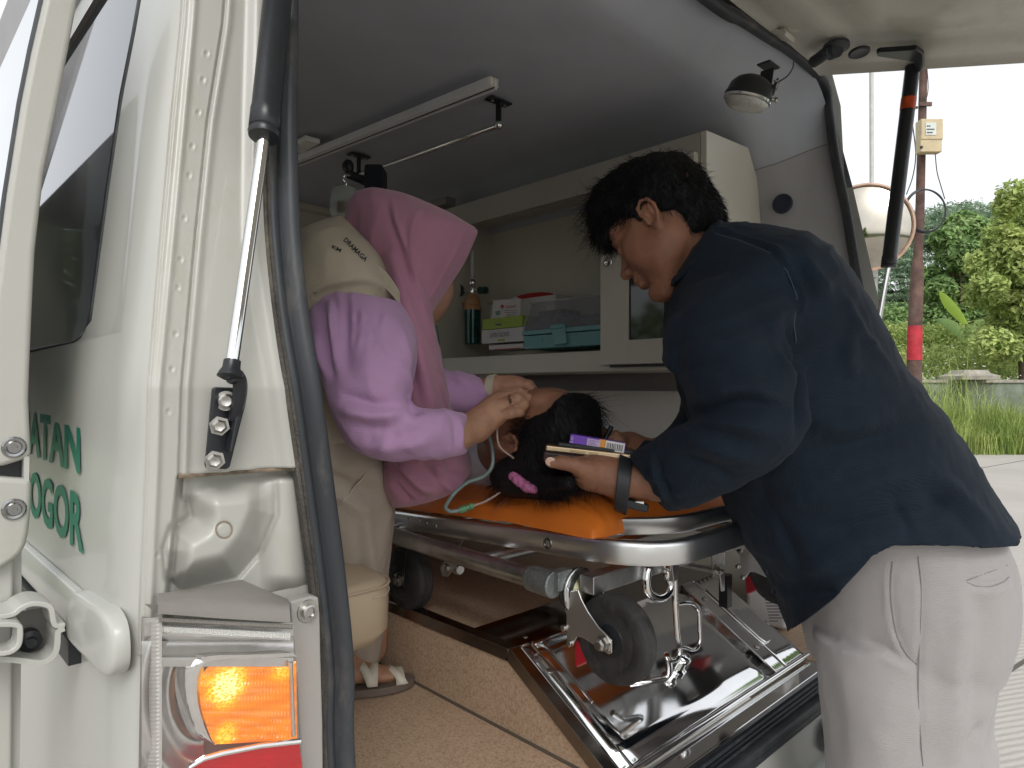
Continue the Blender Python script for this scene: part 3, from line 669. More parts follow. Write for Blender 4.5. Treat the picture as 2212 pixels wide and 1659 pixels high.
def fillpoly(poly, off, nu=60, nv=44):             # grid clipped to polygon outline by row spans
    us = [p[0] for p in poly]; vs_ = [p[1] for p in poly]; rows_ = []
    for v in np.linspace(min(vs_)+.5, max(vs_)-.5, nv):
        xs_ = []; n = len(poly)
        for i in range(n):
            (ax, ay), (bx, by) = poly[i], poly[(i+1) % n]
            if (ay > v) != (by > v): xs_.append(ax+(bx-ax)*(v-ay)/(by-ay))
        if len(xs_) < 2: continue
        rows_.append([RL(u, v, off(u, v)) for u in np.linspace(min(xs_), max(xs_), nu)])
    return MB().grid(rows_, flip=True)
am = obj('amber_lens', fillpoly(acell, lambda u, v: -.010+.0012*abs(math.sin(v*.19))+.0006*math.sin(u*.9)), amber(), lamp, smooth=20)
obj('lens_rib', MB().tube([RL(628, 1430, -.004), RL(634, 1590, -.004)], .0016, 6), M_REFL2, am)
M_REDL = mat('red_lens', (.16, .001, .002), .25, var=.25, vscale=40, spec=.10, emit=(.8, .0, .001), estr=.26, bump=.15, bscale=80)  # unlit lens, faint emission added to deepen its red
rcell = [(646, 1603), (560, 1612), (480, 1628), (440, 1640), (412, 1660), (400, 1740), (660, 1740), (652, 1650)]
obj('red_lens', fillpoly(rcell, lambda u, v: -.006+.001*abs(math.sin(v*.16))), M_REDL, lamp, smooth=20)
obj('red_lens_trim', MB().tube([RL(u, v, -.001) for u, v in [(648, 1601), (560, 1611), (480, 1627), (440, 1638), (412, 1655), (398, 1700)]], .0022, 8), M_REFL, lamp)
# clear outer cover: ribbed rim left and top, thin skin over the rest
mb = MB(); rings = []
for v in np.arange(1334, 1730, 2.2):
    o_ = .0004*(1 if int(v/4.4) % 2 else 0)
    rings.append([RL(u, v, lampoff(u)+.006+(o_ if 318 < u < 340 else 0)) for u in (304, 312, 319, 320, 338, 339, 345, 350)])
obj('ribbed_rim', mb.grid(rings, flip=True), mat('cloudy_clear_plastic', (.46, .44, .41), .35, var=.05, alpha=.85, coat=.2), lamp, smooth=0)
mb = MB(); rings = []
for u in np.arange(342, 634, 1.5):
    o_ = .0005*(1 if int(u/3) % 2 else 0); a = 1334+(u-342)*.05
    rings.append([RL(u, a, .006), RL(u, a+3, .008+o_), RL(u, a+8, .008+o_), RL(u, a+11, .004)])
obj('cover_rim', mb.grid(rings), M_GREYPL, lamp, smooth=0)
cov = MB().grid([[RL(u, v, .004+lampoff(u)+.004*math.sin((u-345)/290*math.pi)) for u in np.linspace(345, 640+(v-1345)*.04, 14)] for v in np.linspace(1350, 1730, 16)], flip=True)
obj('clear_cover', cov, M_GLASSCLR, lamp, smooth=180)

# ---- gas struts
def strut(name, a, mid_, b, r1, r2, lab, band=None, ring_=True):
    s_ = empty(name, a); s_.parent = van; s_.location = Vector(a)-BASE['ambulance']; tag(s_, lab)
    a, mid_, b = Vector(a), Vector(mid_), Vector(b); ax = (mid_-a).normalized(); L_ = (mid_-a).length
    t = obj('strut_tube', MB().lathe(a, ax, [(0, r1*.7), (.004, r1), (L_-.028, r1), (L_-.027, r1*1.05), (L_-.008, r1*1.05), (L_-.007, r1*.97), (L_-.004, r1*1.08), (L_, r1*1.0), (L_+.001, r2*1.2)], 28), M_BLACKMETAL, s_, smooth=50)
    obj('strut_rod', MB().lathe(mid_, b-mid_, [(0, r2), ((b-mid_).length, r2)], 20), M_CHROME, s_)
    if band: obj('orange_band', MB().lathe(a, ax, [(band[0], r1*1.0), (band[0], r1*1.04), (band[1], r1*1.04), (band[1], r1)], 28), mat('orange_tape', (.55, .07, .01), .4, var=.2, vscale=60), s_)
    return s_
lt, lm, lb = RR(603, -40, .030), RR(570, 296, .030), RR(499, 800, .030)
st = strut('gas_strut', lt, lm, lb, .0128, .0052, 'left gas strut with its bright rod beside the lit tail light')
d_ = (lb-lm).normalized()
obj('strut_ferrule', MB().lathe(lb-d_*.008, d_, [(0, .0065), (.006, .0068), (.010, .009), (.013, .010), (.015, .006)], 16), M_BLACKMETAL, st)
# left bracket
bpol = [(462, 838), (468, 836), (526, 838), (534, 850), (532, 872), (498, 1008), (492, 1014), (448, 1012), (446, 1004)]
bk = obj('strut_bracket', MB().prism([RR(u, v, .008) for u, v in bpol], (0, .006, 0)), M_BLACKMETAL, van, label='black strut bracket bolted to the left pillar', bevel=.0015)
obj('bracket_rib', MB().prism([RR(u, v, .020) for u, v in [(520, 848), (534, 850), (532, 874), (504, 975), (496, 978)]], (0, .012, 0)), M_BLACKMETAL, bk, bevel=.002)
obj('bracket_hook', MB().tube(spline([RR(498, 812, .030), RR(514, 815, .028), RR(519, 838, .024), RR(514, 875, .020), RR(505, 905, .012)], 5), [.0065]*5+[.0055]*10+[.005]*6, 8), M_BLACKMETAL, bk)
for (u, v) in ((488, 866), (474, 920), (464, 994)):
    c = RR(u, v, .008); obj('bracket_bolt', MB().lathe(c, (-.35, -1, .0), [(0, .0082), (.002, .0080), (.002, .0062), (.007, .0058), (.0085, .004), (.0078, .0015)], 6 if v > 900 else 20), M_BOLT, bk, smooth=25)
# right strut
a = PX(1972, 140, 1.66); m_ = PX(1919, 578, 1.64); b = PX(1890, 740, 1.63)
st = strut('gas_strut', a, m_, b, .0165, .0062, 'right gas strut with orange band rising behind the person in navy', band=((PX(1969, 212, 1.66)-a).length, (PX(1966, 238, 1.66)-a).length))
b2 = b+(b-m_).normalized()*.32
obj('strut_rod', MB().tube([b, b2], .0062), M_CHROME, st)
# ---- raised tailgate
def gz_(y): return 2.150+.27*(y-.11)
mb = MB(); P = []; nx, ny = 90, 64
def gate_off(x, y):
    dx = min(x-.0, 1.66-x); dyy = min(.12-y, y+.98); h = 0
    h -= .012*(1-smooth(.0, .02, min(dx, dyy)))
    h += .016*smooth(.07, .11, dx)*smooth(.10, .15, .12-y)        # recess inside rim (up)
    h += .014*smooth(.16, .26, dx+.05*math.sin(y*7))*smooth(.20, .34, .12-y)
    h -= .008*math.exp(-((dx-.135)/.012)**2)*smooth(.1, .2, .12-y)
    h -= .006*math.exp(-((dx-.045)/.010)**2)
    if x > 1.2: h += .010*smooth(.07, .03, math.hypot(x-1.33, (y+.02)*.8)) if False else 0
    h += .003*math.sin(x*9)*math.sin(y*8)*smooth(.15, .3, dx)
    return h
for i in range(ny+1):
    y = .12-1.10*i/ny; P.append([Vector((1.66*j/nx+.0-.0, y+.03*math.sin(math.pi*j/nx)*0, gz_(y)+gate_off(1.66*j/nx, y)-.10*max(0, abs(j/nx-.5)*2-.93)/.07*.12)) for j in range(nx+1)])
mb.grid(P); gate = obj('tailgate', mb, M_GATE, van, label='raised tailgate seen from below', smooth=180)
top_ = MB().grid([[Vector((x, y, gz_(y)+.075+.02*math.sin(math.pi*(x+.02)/1.70))) for x in np.linspace(-.02, 1.68, 12)] for y in (.13, -.2, -.6, -1.0)], flip=True)
g2 = obj('gate_skin', top_, M_WHITE, gate, smooth=60); g2.modifiers.new('s', 'SOLIDIFY').thickness = .01
obj('gate_edge', MB().bar((1.672, .12, gz_(.12)+.006), (1.672, -1.0, gz_(-1.0)+.006), .012, .022).bar((-.012, .12, gz_(.12)+.006), (-.012, -1.0, gz_(-1.0)+.006), .012, .022).bar((-.02, -.99, gz_(-.99)+.03), (1.68, -.99, gz_(-.99)+.03), .012, .08), M_WHITE, gate, bevel=.003)
obj('edge_gasket', MB().bar((1.679, -.19, gz_(-.19)-.009), (1.679, -1.0, gz_(-1.0)-.009), .010, .006), M_RUBBER, gate)
# strut mount on the gate
def PG(u, v, off=0.0):
    r = ray(u, v); t = .8/r.z
    for _ in range(10):
        p = CAM+r*t; t = (gz_(p.y)-off-CAM.z)/r.z
    return CAM+r*t
mt = [(1893, 104), (1900, 101), (1960, 97), (1980, 95), (1996, 106), (1997, 135), (1992, 146), (1976, 147), (1974, 124), (1895, 112)]
obj('strut_mount', MB().prism([PG(u, v, .016) for u, v in mt], (.0, 0, -.012)), M_BLACKMETAL, gate, bevel=.004)
obj('rubber_plug', MB().lathe(PG(1856, 112, .012), (-.1, -.1, -1), [(0, .024), (.003, .024), (.005, .020), (.004, .017)], 28), M_BLACK, gate)
pts = spline([PG(1757, 134, .028), PG(1772, 124, .028), PG(1786, 113, .028), PG(1800, 108, .024)], 10)
obj('wiring_boot', MB().tube(pts, [.0125+.0018*(i % 2) for i in range(len(pts))], 14).tube([PG(1793, 113, .022), PG(1808, 107, .022)], .018, 14).lathe(PG(1806, 99, .010), (-.1, -.1, -1), [(0, .03), (.006, .03), (.010, .02)], 20), M_RUBBER, gate, label='ribbed black wiring boot')
c = PG(1688, 76, .012)
obj('hinge', MB().box(c, (.05, .05, .012), Matrix.Rotation(.5, 3, 'X')).box(c+Vector((.0, -.03, .015)), (.04, .03, .02), Matrix.Rotation(.2, 3, 'Y')).lathe(c+Vector((-.02, -.01, .0)), (1, 0, 0), [(0, .008), (.05, .008)], 12), M_GATE, gate, bevel=.003)
# ---- interior shell
sect = [(1.615, .66), (1.615, 1.30), (1.613, 1.55), (1.603, 1.72), (1.575, 1.86), (1.53, 1.955), (1.45, 2.015), (1.33, 2.042), (.9, 2.055), (.40, 2.045), (.25, 2.02), (.15, 1.95), (.11, 1.86)]
sect0 = [(1.635, .66), (1.640, 1.30), (1.645, 1.60), (1.672, 1.78), (1.685, 1.92), (1.708, 2.05), (1.66, 2.138), (1.50, 2.150), (.95, 2.11), (.40, 2.10), (.25, 2.06), (.15, 1.97), (.11, 1.88)]
cs = spline([Vector((x, 0, z)) for x, z in sect], 4); cs0 = spline([Vector((x, 0, z)) for x, z in sect0], 4)
ylist = [.0, .012, .03, .06, .10, .15, .21, .28, .5, 1.0, 1.6, 1.95]
rows_ = []
for y in ylist:
    r_ = []
    for p, q0 in zip(cs, cs0):
        t = 1-smooth(-.02, .20, y); q = p.lerp(q0, t); yy = max(y, 0)+(yrear(q.z)+.006)*(1-smooth(0, .35, y)); r_.append(Vector((q.x, yy, q.z)))
    rows_.append(r_)
ii = [i for i, p in enumerate(cs) if p.z > 1.885 or p.x < 1]; cut = min(ii)
ceil_ = obj('headliner', MB().grid([r[cut:] for r in rows_]), M_FABRICLINER, van, label='grey cloth headliner', smooth=180)
wr = [r[:cut+1] for r in rows_]
wl2 = [[p for p in r] for r in wr if r[0].y < 1.32]+[[Vector((p.x, 1.33, p.z)) for p in wr[-1]]]
trim = obj('side_trim', MB().grid(wl2), M_TRIM, van, label='grey wall trim at the right of the rear opening', smooth=180)
obj('trim_seam', MB().tube([p+Vector((-.0006, 0, 0)) for p in [r[-1] for r in wr][:8]], .0013, 6), M_GREYPL, trim)
c = PX(1690, 440, 1.578)
obj('round_plug', MB().lathe(c, (-1, -.1, 0), [(-.004, .026), (.002, .026), (.004, .024), (.004, .019), (.003, .018)], 32), mat('navy_plug', (.02, .025, .05), .5), trim)
# wall further forward with a window
w0, w1, z0, z1 = 1.42, 1.95, 1.36, 1.80
mb = MB().box((1.60, (1.32+w0)/2, 1.36), (.02, w0-1.32, 1.4)).box((1.60, (w0+w1)/2, (z0+.66)/2), (.02, w1-w0, z0-.66)).box((1.60, (w0+w1)/2, (z1+2.06)/2), (.02, w1-w0, 2.06-z1)).box((1.60, (w1+3)/2, 1.36), (.02, 3-w1, 1.4))
obj('inner_wall', mb, M_TRIM, van, bevel=.004)
obj('side_window', MB().box((1.606, (w0+w1)/2, (z0+z1)/2), (.005, w1-w0, z1-z0)), mat('clear_glass', (.85, .95, .92), .02, var=0, trans=1.0, ior=1.1), van)
# left inner wall: rear post, sill rail, roof rail (sliding door opening stays open)
mb = MB().box((.085, .24, 1.60), (.05, .10, .9)).box((.045, .40, 1.0), (.05, .62, .66)).box((.075, 1.0, 1.97), (.06, 1.9, .26)).box((.05, .70, 1.5), (.05, .10, 1.0)).box((.03, 1.97, 1.3), (.05, .12, 1.4))
obj('inner_wall', mb, M_TRIM, van, bevel=.008)
# front partition and cab
mb = MB().box((.86, 2.02, 1.95), (1.5, .05, .24)).box((.86, 2.02, 1.0), (1.5, .05, .70)).box((.13, 2.02, 1.5), (.10, .05, .9)).box((1.56, 2.02, 1.5), (.10, .05, .9)).box((.86, 3.0, 1.0), (1.6, .05, 1.0)).box((.86, 2.5, 2.04), (1.6, 1.1, .03))
obj('partition', mb, M_CAB, van, bevel=.01, label='cream bulkhead behind the cab')
for x in (.45, 1.25):
    obj('cab_seat', MB().ball((x, 2.12, 1.35), (.26, .09, .36), 20).box((x, 2.2, 1.05), (.45, .2, .4)).ball((x, 2.13, 1.70), (.13, .06, .10), 16), mat('seat_cover' if x < 1 else 'seat_cover_b', (.16, .18, .16), .8, var=.08, bump=.2), van, smooth=60)
# ---- floor and raised platform for the stretcher
XP, ZF, ZP = .66, .69, .835
fl = MB().box((.38, .96, ZF-.02), (.72, 1.98, .04)).box((1.49, .96, ZF-.02), (.25, 1.98, .04))
floor_ = obj('van_floor', fl, M_FLOOR, van, label='speckled brown vinyl floor', smooth=0)
y0, y1 = .035, .265
side_poly = [(XP, 1.95, ZF), (XP, y0, ZF), (XP, y0, ZF+.006), (XP, y1, ZP), (XP, 1.95, ZP)]
plat = obj('stretcher_platform', MB().prism(side_poly, (.004, 0, 0)), M_FLOOR, van, label='raised speckled platform under the stretcher', smooth=0)
obj('platform_deck', MB().box(((XP+1.36)/2+.01, (y1+.12+1.95)/2, ZP-.006), (1.36-XP-.02, 1.95-y1-.12, .006)), M_FLOOR, plat, smooth=0)
obj('floor_bead', MB().tube([Vector((XP-.001, 1.95, ZF+.001)), Vector((XP-.001, y0+.0, ZF+.001))], .0035, 6), mat('dark_sealant', (.10, .08, .06), .8), floor_)
M_TRIMB = mat('bronze_metal_trim', (.30, .27, .24), .22, 1.0, var=.1, vscale=20, rvar=.06)
def trim_bar(a, b, w_=.022, t=.003): return MB().bar(a, b, w_, t)
tb = MB().bar((XP+.010, 1.95, ZP+.002), (XP+.010, y1-.0, ZP+.002), .026, .004).bar((XP-.002, 1.95, ZP-.008), (XP-.002, y1, ZP-.008), .003, .022)
obj('edge_trim', tb, M_TRIMB, plat, bevel=.001)
s_ = Vector((0, y0-y1, (ZF+.006)-ZP)).normalized()
tb = MB(); a = Vector((XP+.010, y1, ZP+.002)); b = Vector((XP+.010, y0-.006, ZF+.006)); tb.bar(a, b, .026, .004, up=(0, .5, 1)).bar(a+Vector((-.012, 0, -.008)), b+Vector((-.012, .01, -.004)), .003, .024, up=(0, .5, 1))
obj('edge_trim', tb, M_TRIMB, plat, bevel=.001)
# top strip (dark mirror metal) in front of the slope
obj('threshold_strip', MB().box(((XP+1.36)/2, y1+.06, ZP+.001), (1.36-XP, .125, .004)), mat('dark_polished_steel', (.28, .24, .21), .07, 1.0, var=.1, vscale=12, rvar=.04), plat, smooth=0)
for x in (.72, .86, 1.02, 1.2):
    obj('rivet', MB().lathe((x, y1+.02, ZP+.003), (0, 0, 1), [(0, .005), (.0015, .004), (.002, .002)], 12), M_BOLT, plat)
# sloped polished ramp: plates with joints and raised frame
def SL(x, s): return Vector((x, y1+(y0-y1)*s, ZP+.002+(ZF+.006-ZP)*s))   # s 0 top .. 1 foot
nrm = Vector((0, (ZP-ZF-.006), -(y0-y1))).normalized() ; nrm = Vector((0, -(ZP-ZF-.004), (y1-y0))).normalized()
def plate(x0, x1, s0, s1, th, m_, name, par, off=0):
    n_ = 10; g = [[SL(x0+(x1-x0)*i/n_, s0+(s1-s0)*j/6)+nrm*(off+.0006*math.sin(3.1*i+1.7*j)) for j in range(7)] for i in range(n_+1)]
    o_ = obj(name, MB().grid(g), m_, par, smooth=180); md = o_.modifiers.new('s', 'SOLIDIFY'); md.thickness = th; md.offset = -1 if False else 0; return o_
plate(XP+.028, 1.215, .0, 1.0, .003, M_MIRROR, 'ramp_plate', plat)
plate(1.217, 1.262, .0, 1.0, .003, M_MIRROR, 'ramp_plate', plat, .001)
plate(1.264, 1.36, .0, 1.0, .003, M_MIRROR, 'ramp_plate', plat)
tb = MB()
for x, s0_, s1_ in ((XP+.050, .03, 1.0), (XP+.075, .03, .55)): tb.bar(SL(x, s0_)+nrm*.003, SL(x, s1_)+nrm*.003, .0045, .004, up=nrm)
tb.bar(SL(XP+.05, .03)+nrm*.003, SL(.98, .03)+nrm*.003, .0045, .004, up=nrm)
obj('raised_rim', tb, M_CHROME, plat, bevel=.0008)
obj('tie_plate', MB().prism([SL(1.275, .12)+nrm*.002, SL(1.305, .12)+nrm*.002, SL(1.305, .70)+nrm*.002, SL(1.300, .76)+nrm*.002, SL(1.280, .76)+nrm*.002, SL(1.275, .70)+nrm*.002], nrm*.004), M_CHROME, plat, bevel=.001)
for x, s1_ in ((1.29, .2), (1.29, .66), (1.24, .2), (1.24, .75), (XP+.04, .25)):
    obj('rivet', MB().lathe(SL(x, s1_)+nrm*.004, nrm, [(0, .006), (.0015, .005), (.002, .002)], 12), M_BOLT, plat)
obj('foot_lip', MB().tube([SL(XP, 1.0)+nrm*.001, SL(1.37, 1.0)+nrm*.001], .0055, 10), M_CHROME, plat)
c = SL(.975, .60)+nrm*.002
obj('latch_knob', MB().lathe(c, nrm, [(0, .020), (.006, .020), (.008, .014), (.022, .012), (.026, .016), (.032, .0165), (.036, .014), (.038, .009)], 28), M_CHROME, plat, label='round chrome latch knob', smooth=50)
# sill: chrome plate, black ribs, rubber
sill = obj('sill_plate', MB().box((.88, .012, ZF-.004), (1.45, .04, .006)), M_MIRROR, van, label='metal sill of the rear opening')
obj('sill_riser', MB().box((.88, -.010, ZF-.012), (1.45, .004, .020)), M_CHROME, sill)
for k in range(5): obj('sill_rib', MB().tube([Vector((.17, -.016-.005*k, ZF-.014-.005*k)), Vector((1.60, -.016-.005*k, ZF-.014-.005*k))], .0032, 8), M_RUBBER if k % 2 == 0 else M_BLACKMETAL, sill)
obj('floor_end', MB().box((.86, .0, .655), (1.5, .03, .06)), M_BLACKMETAL, van)
# ---- wall cabinet
XC = 1.311; yE = .251
zt = PX(1526, 281, XC).z; zb = PX(1400, 786, XC).z
sh_b = PX(1300, 802, XC).z; sh_t = PX(1300, 757, XC).z
yL = PX(943, 770, XC).y
cabn = empty('wall_cabinet', (XC+.1, yE, sh_b)); cabn.parent = van; cabn.location = Vector((XC+.1, yE, sh_b))-BASE['ambulance']; cabn['label'] = 'cream wall cabinet with open shelf on the right wall'
yd = PX(1306, 600, XC).y; 
zr = PX(1640, 500, 1.6)
endp = [(XC, sh_b), (XC, zt), (1.525, zt+.01), (1.580, 1.86), (1.600, 1.72), (1.604, sh_b)]
obj('end_panel', MB().prism([Vector((x, yE, z)) for x, z in endp], (0, .016, 0)), M_CAB, cabn, bevel=.0015)
obj('shelf_board', MB().box(((XC+1.60)/2, (yE+yL)/2+.008, (sh_b+sh_t)/2), (1.60-XC, yL-yE-.018, sh_t-sh_b)), M_CAB, cabn, bevel=.0015)
obj('end_wall', MB().box((1.46, yL+.006, (sh_t+zt)/2), (.29, .012, zt-sh_t)), M_CAB, cabn)
# fascia above the shelf, back wall of the niche
fz = PX(1300, 408, XC).z
obj('fascia', MB().box((XC+.008, (yE+.017+yL)/2, (zt+fz)/2), (.016, yL-yE-.017, zt-fz)), mat('shaded_cream_laminate', (.40, .385, .34), .45, var=.03), cabn, bevel=.001)  # cabinet's cream laminate, with the shade below the ceiling painted in
obj('niche_back', MB().box((1.572, (yd+yL)/2, (sh_t+zt)/2), (.012, yL-yd, zt-sh_t)), M_CAB, cabn)
obj('niche_side', MB().box(((XC+1.57)/2+.01, yd-.008, (sh_t+zt)/2), (1.57-XC-.02, .012, zt-sh_t)), M_CAB, cabn)
obj('niche_top', MB().box(((XC+1.57)/2+.01, (yd+yL)/2, zt-.010), (1.57-XC-.02, yL-yd-.02, .012)), M_CAB, cabn)
# hinged door with window
dz0, dz1 = zb, PX(1510, 330, XC).z; dy0, dy1 = yE+.022, yd
p1 = PX(1358, 610, XC-.012); p2 = PX(1358, 735, XC-.012); wy1 = p2.y; wz0 = p2.z; wz1 = PX(1400, 560, XC).z; wy0 = dy0+.06
xd = XC-.010
mb = MB().box((xd, (wy1+dy1)/2, (dz0+dz1)/2), (.018, dy1-wy1, dz1-dz0)).box((xd, (dy0+wy0)/2, (dz0+dz1)/2), (.018, wy0-dy0, dz1-dz0)).box((xd, (wy0+wy1)/2, (dz0+wz0)/2), (.018, wy1-wy0, wz0-dz0)).box((xd, (wy0+wy1)/2, (dz1+wz1)/2), (.018, wy1-wy0, dz1-wz1))
cd_ = obj('cabinet_door', mb, M_CAB, cabn, bevel=.0012, label='cabinet door with dark glass')
cd_2 = obj('glass_pane', MB().box((xd+.002, (wy0+wy1)/2, (wz0+wz1)/2), (.004, wy1-wy0, wz1-wz0)), mat('dark_cabinet_glass', (.02, .022, .02), .05, var=0, spec=.6), cd_)
kc = PX(1322, 567, XC-.02)
obj('door_knob', MB().lathe(kc, (-1, -.0, 0), [(0, .006), (.010, .005), (.012, .0125), (.018, .014), (.020, .011), (.0225, .003)], 8), M_CHROME, cd_, smooth=20)
obj('bumper_strip', MB().box((XC-.004, (dy0+yd)/2, dz0-.004), (.012, yd-dy0-.05, .006)), M_BLACK, cabn)
# lower wall panel
obj('wall_panel', MB().box((1.588, .80, .98), (.012, 1.3, .62)), M_WALLLOW, van, label='pale lower wall panel')
# ---- ceiling fittings
led = PZ(1070, 172, 2.02)
a = PZ(1065, 178, 2.025); b = PZ(640, 348, 2.025)
lr = obj('light_rail', MB().bar(a, b, .030, .020), mat('rail_plastic', (.78, .78, .78), .35, var=.05), van, label='white plastic light rail on the headliner', bevel=.0015)
obj('rail_groove', MB().bar(a+Vector((.004, 0, -.0105)), b+Vector((.004, 0, -.0105)), .0035, .002), M_BLACK, lr)
obj('rail_diffuser', MB().bar(a+Vector((.010, 0, -.012)), b+Vector((.010, 0, -.012)), .007, .003), mat('rail_diffuser', (.75, .75, .72), .3), lr)
d_ = (b-a).normalized(); cap_ = MB()
for q in (-.012, 0, .012): cap_.bar(a-d_*.003+Vector((q, 0, -.009)), a-d_*.003+Vector((q, 0, .009)), .002, .002)
for q in (-.009, .009): cap_.bar(a-d_*.003+Vector((-.014, 0, q)), a-d_*.003+Vector((.014, 0, q)), .002, .002)
obj('rail_end', cap_, mat('ivory_plastic', (.75, .7, .55), .4), lr)
a = PZ(1083, 268, 1.985); b = PZ(775, 378, 1.985)
gr = obj('grab_rail', MB().tube([a, b], .0075, 16), M_CHROME, van, label='chrome grab rail under the headliner')
for p in (a+(b-a).normalized()*.01, b):
    obj('rail_end_knob', MB().ball(p, .0125, 16), M_CHROME if p is not b else M_BLACK, gr)
    hb = MB().bar(p, Vector((p.x, p.y, 2.045)), .018, .005).box((p.x, p.y, 2.046), (.07, .03, .005)); obj('rail_bracket', hb, M_BLACKMETAL, gr, bevel=.001)
    for q in (-.022, .022): obj('screw', MB().ball((p.x+q, p.y, 2.042), (.005, .005, .003), 10), M_BOLT, gr)
obj('ceiling_lamp', MB().box(PZ(655, 312, 2.035), (.05, .12, .015)), mat('ceiling_lamp_lens', (.8, .8, .76), .3), van, bevel=.004)
# small dark pocket lamp on the far fascia
c = PX(955, 440, 1.36); obj('reading_lamp', MB().box(c, (.05, .10, .03)), M_GREYPL, van, bevel=.004)
# round work lamp hanging by the opening
wlamp = empty('work_lamp', PZ(1650, 190, 1.95)); wlamp.parent = van; wlamp.location = BASE['work_lamp']-BASE['ambulance']; wlamp['label'] = 'round black work lamp hung inside the rear opening'
D_ = 1.44; c0 = V(1615, 213, D_); axl = (RT*(-.10)+UP*(-.92)+FW*(-.38)).normalized()
axl = (RT*(-.25)+UP*(-.95)+FW*(.17)).normalized()
obj('lamp_housing', MB().lathe(c0-axl*.046, axl, [(-.0, .008), (.001, .020), (.008, .034), (.020, .044), (.036, .0475), (.040, .050), (.046, .050), (.047, .047)], 40), M_BLACK, wlamp, smooth=50)
obj('lamp_rim', MB().lathe(c0+axl*.0, axl, [(0, .0465), (.001, .0495), (.006, .0495), (.008, .0465)], 40), M_CHROME, wlamp, smooth=50)
obj('lamp_lens', MB().lathe(c0+axl*.006, axl, [(0, .0465), (.006, .045), (.013, .038), (.017, .024), (.019, .006)], 40), mat('ribbed_lamp_glass', (.55, .55, .50), .12, var=.1, vscale=200, bump=.4, bscale=260, coat=.5), wlamp, smooth=60)
bq = V(1660, 195, D_+.0)
obj('lamp_yoke', MB().tube([V(1650, 192, D_), V(1672, 196, D_)], .012, 12).bar(V(1668, 200, D_), V(1678, 172, D_), .016, .004).bar(V(1652, 190, D_+.02), V(1658, 150, D_+.03), .03, .003).box(V(1660, 143, D_+.05), (.05, .03, .004)), M_BLACKMETAL, wlamp, bevel=.001)
obj('lamp_clip', MB().tube([V(1672, 172, D_-.01), V(1684, 180, D_-.01), V(1678, 196, D_-.01)], .002, 6), M_CHROME, wlamp)
obj('lamp_screw', MB().lathe(V(1660, 213, D_-.02), axl.cross(FW), [(0, .004), (.012, .004), (.014, .007), (.018, .007)], 12), M_BOLT, wlamp)
obj('lamp_cable', MB().tube(spline([V(1680, 178, D_-.01), V(1700, 165, D_-.02), V(1712, 148, D_-.01), V(1714, 134, D_)], 6), .0015, 6), M_BLACK, wlamp)
# IV hook and black pouch holder at the front end of the rail
hk = V(758, 378, 1.85)
# ---- seat
seat = empty('side_seat', (.4, .7, ZF)); seat.parent = van; seat.location = BASE['side_seat']-BASE['ambulance']; seat['label'] = 'beige padded side seat behind the seal'
sx0, sx1, sy0, sy1 = .10, .52, .20, .62
c1 = V(843, 1262, 1.20)
def rrect(x0, x1, y0_, y1_, r, z, n=6, ins=0):
    out = []; x0 += ins; y0_ += ins; x1 -= ins; y1_ -= ins
    for cx_, cy_, a0 in ((x1-r, y1_-r, 0), (x0+r, y1_-r, 90), (x0+r, y0_+r, 180), (x1-r, y0_+r, 270)):
        for k in range(n+1): t = R(a0+90*k/n); out.append(Vector((cx_+r*math.cos(t), cy_+r*math.sin(t), z)))
    return out
xr = c1.x; yr_ = c1.y
ztp = 1.3-(1262-838)/1459*1.20+.022
mb = MB(); mb.loft([rrect(.08, xr, yr_-.035, yr_+.30, .06, z, ins=i_) for z, i_ in ((ztp-.118, .03), (ztp-.110, .012), (ztp-.09, .0), (ztp-.03, 0), (ztp-.012, .001), (ztp-.004, .006), (ztp, .018), (ztp+.006, .08))])
sc_ = obj('seat_cushion', mb, M_BEIGE, seat, smooth=60)
ln = [p+Vector((0, 0, 0)) for p in rrect(.08, xr, yr_-.035, yr_+.30, .06, ztp-.012, n=8, ins=-.0015)]
obj('seam_piping', MB().tube(ln+ln[:1], .0022, 6), M_BEIGE, sc_)
st_ = MB(); l2 = spline([p+Vector((0, 0, -.014)) for p in ln], 4)
for i in range(0, len(l2)-1, 2): st_.tube([l2[i], l2[i].lerp(l2[i+1], .6)], .0011, 4)
obj('seam_stitching', st_, mat('seat_thread', (.55, .48, .38), .7), sc_)
obj('seat_base', MB().box(((.08+xr)/2-.05, yr_+.14, (ZF+ztp-.118)/2), (xr-.24, .28, ztp-.118-ZF)), M_GREYPL, seat, bevel=.01)
# ============================================================ STRETCHER
M_ORANGE = mat('orange_vinyl', (0.66, 0.17, 0.02), 0.42, var=0.05, vscale=7, bump=0.10, bscale=300, coat=0.05)
stt = empty('stretcher', (.93, .9, ZP), 'low folded ambulance stretcher with shiny tray rail', 'stretcher')
X0, X1, Y0, Y1, RC = .668, 1.235, -.032, 1.90, .115
def tz(y): return 1.064-.050*max(0, y-.05)
def rr_path(x0, x1, y0_, y1_, r, n=12):
    out = []
    for cx_, cy_, a0 in ((x1-r, y1_-r, 0), (x0+r, y1_-r, 90), (x0+r, y0_+r, 180), (x1-r, y0_+r, 270)):
        for k in range(n+1): t = R(a0+90*k/n); out.append((cx_+r*math.cos(t), cy_+r*math.sin(t), math.cos(t), math.sin(t)))
    # add intermediate points on the long sides
    res = []
    for i, p in enumerate(out):
        res.append(p); q = out[(i+1) % len(out)]
        d = math.hypot(q[0]-p[0], q[1]-p[1])
        if d > .15:
            k = int(d/.12)
            for j in range(1, k): t = j/k; res.append((p[0]+(q[0]-p[0])*t, p[1]+(q[1]-p[1])*t, p[2], p[3]))
    return res
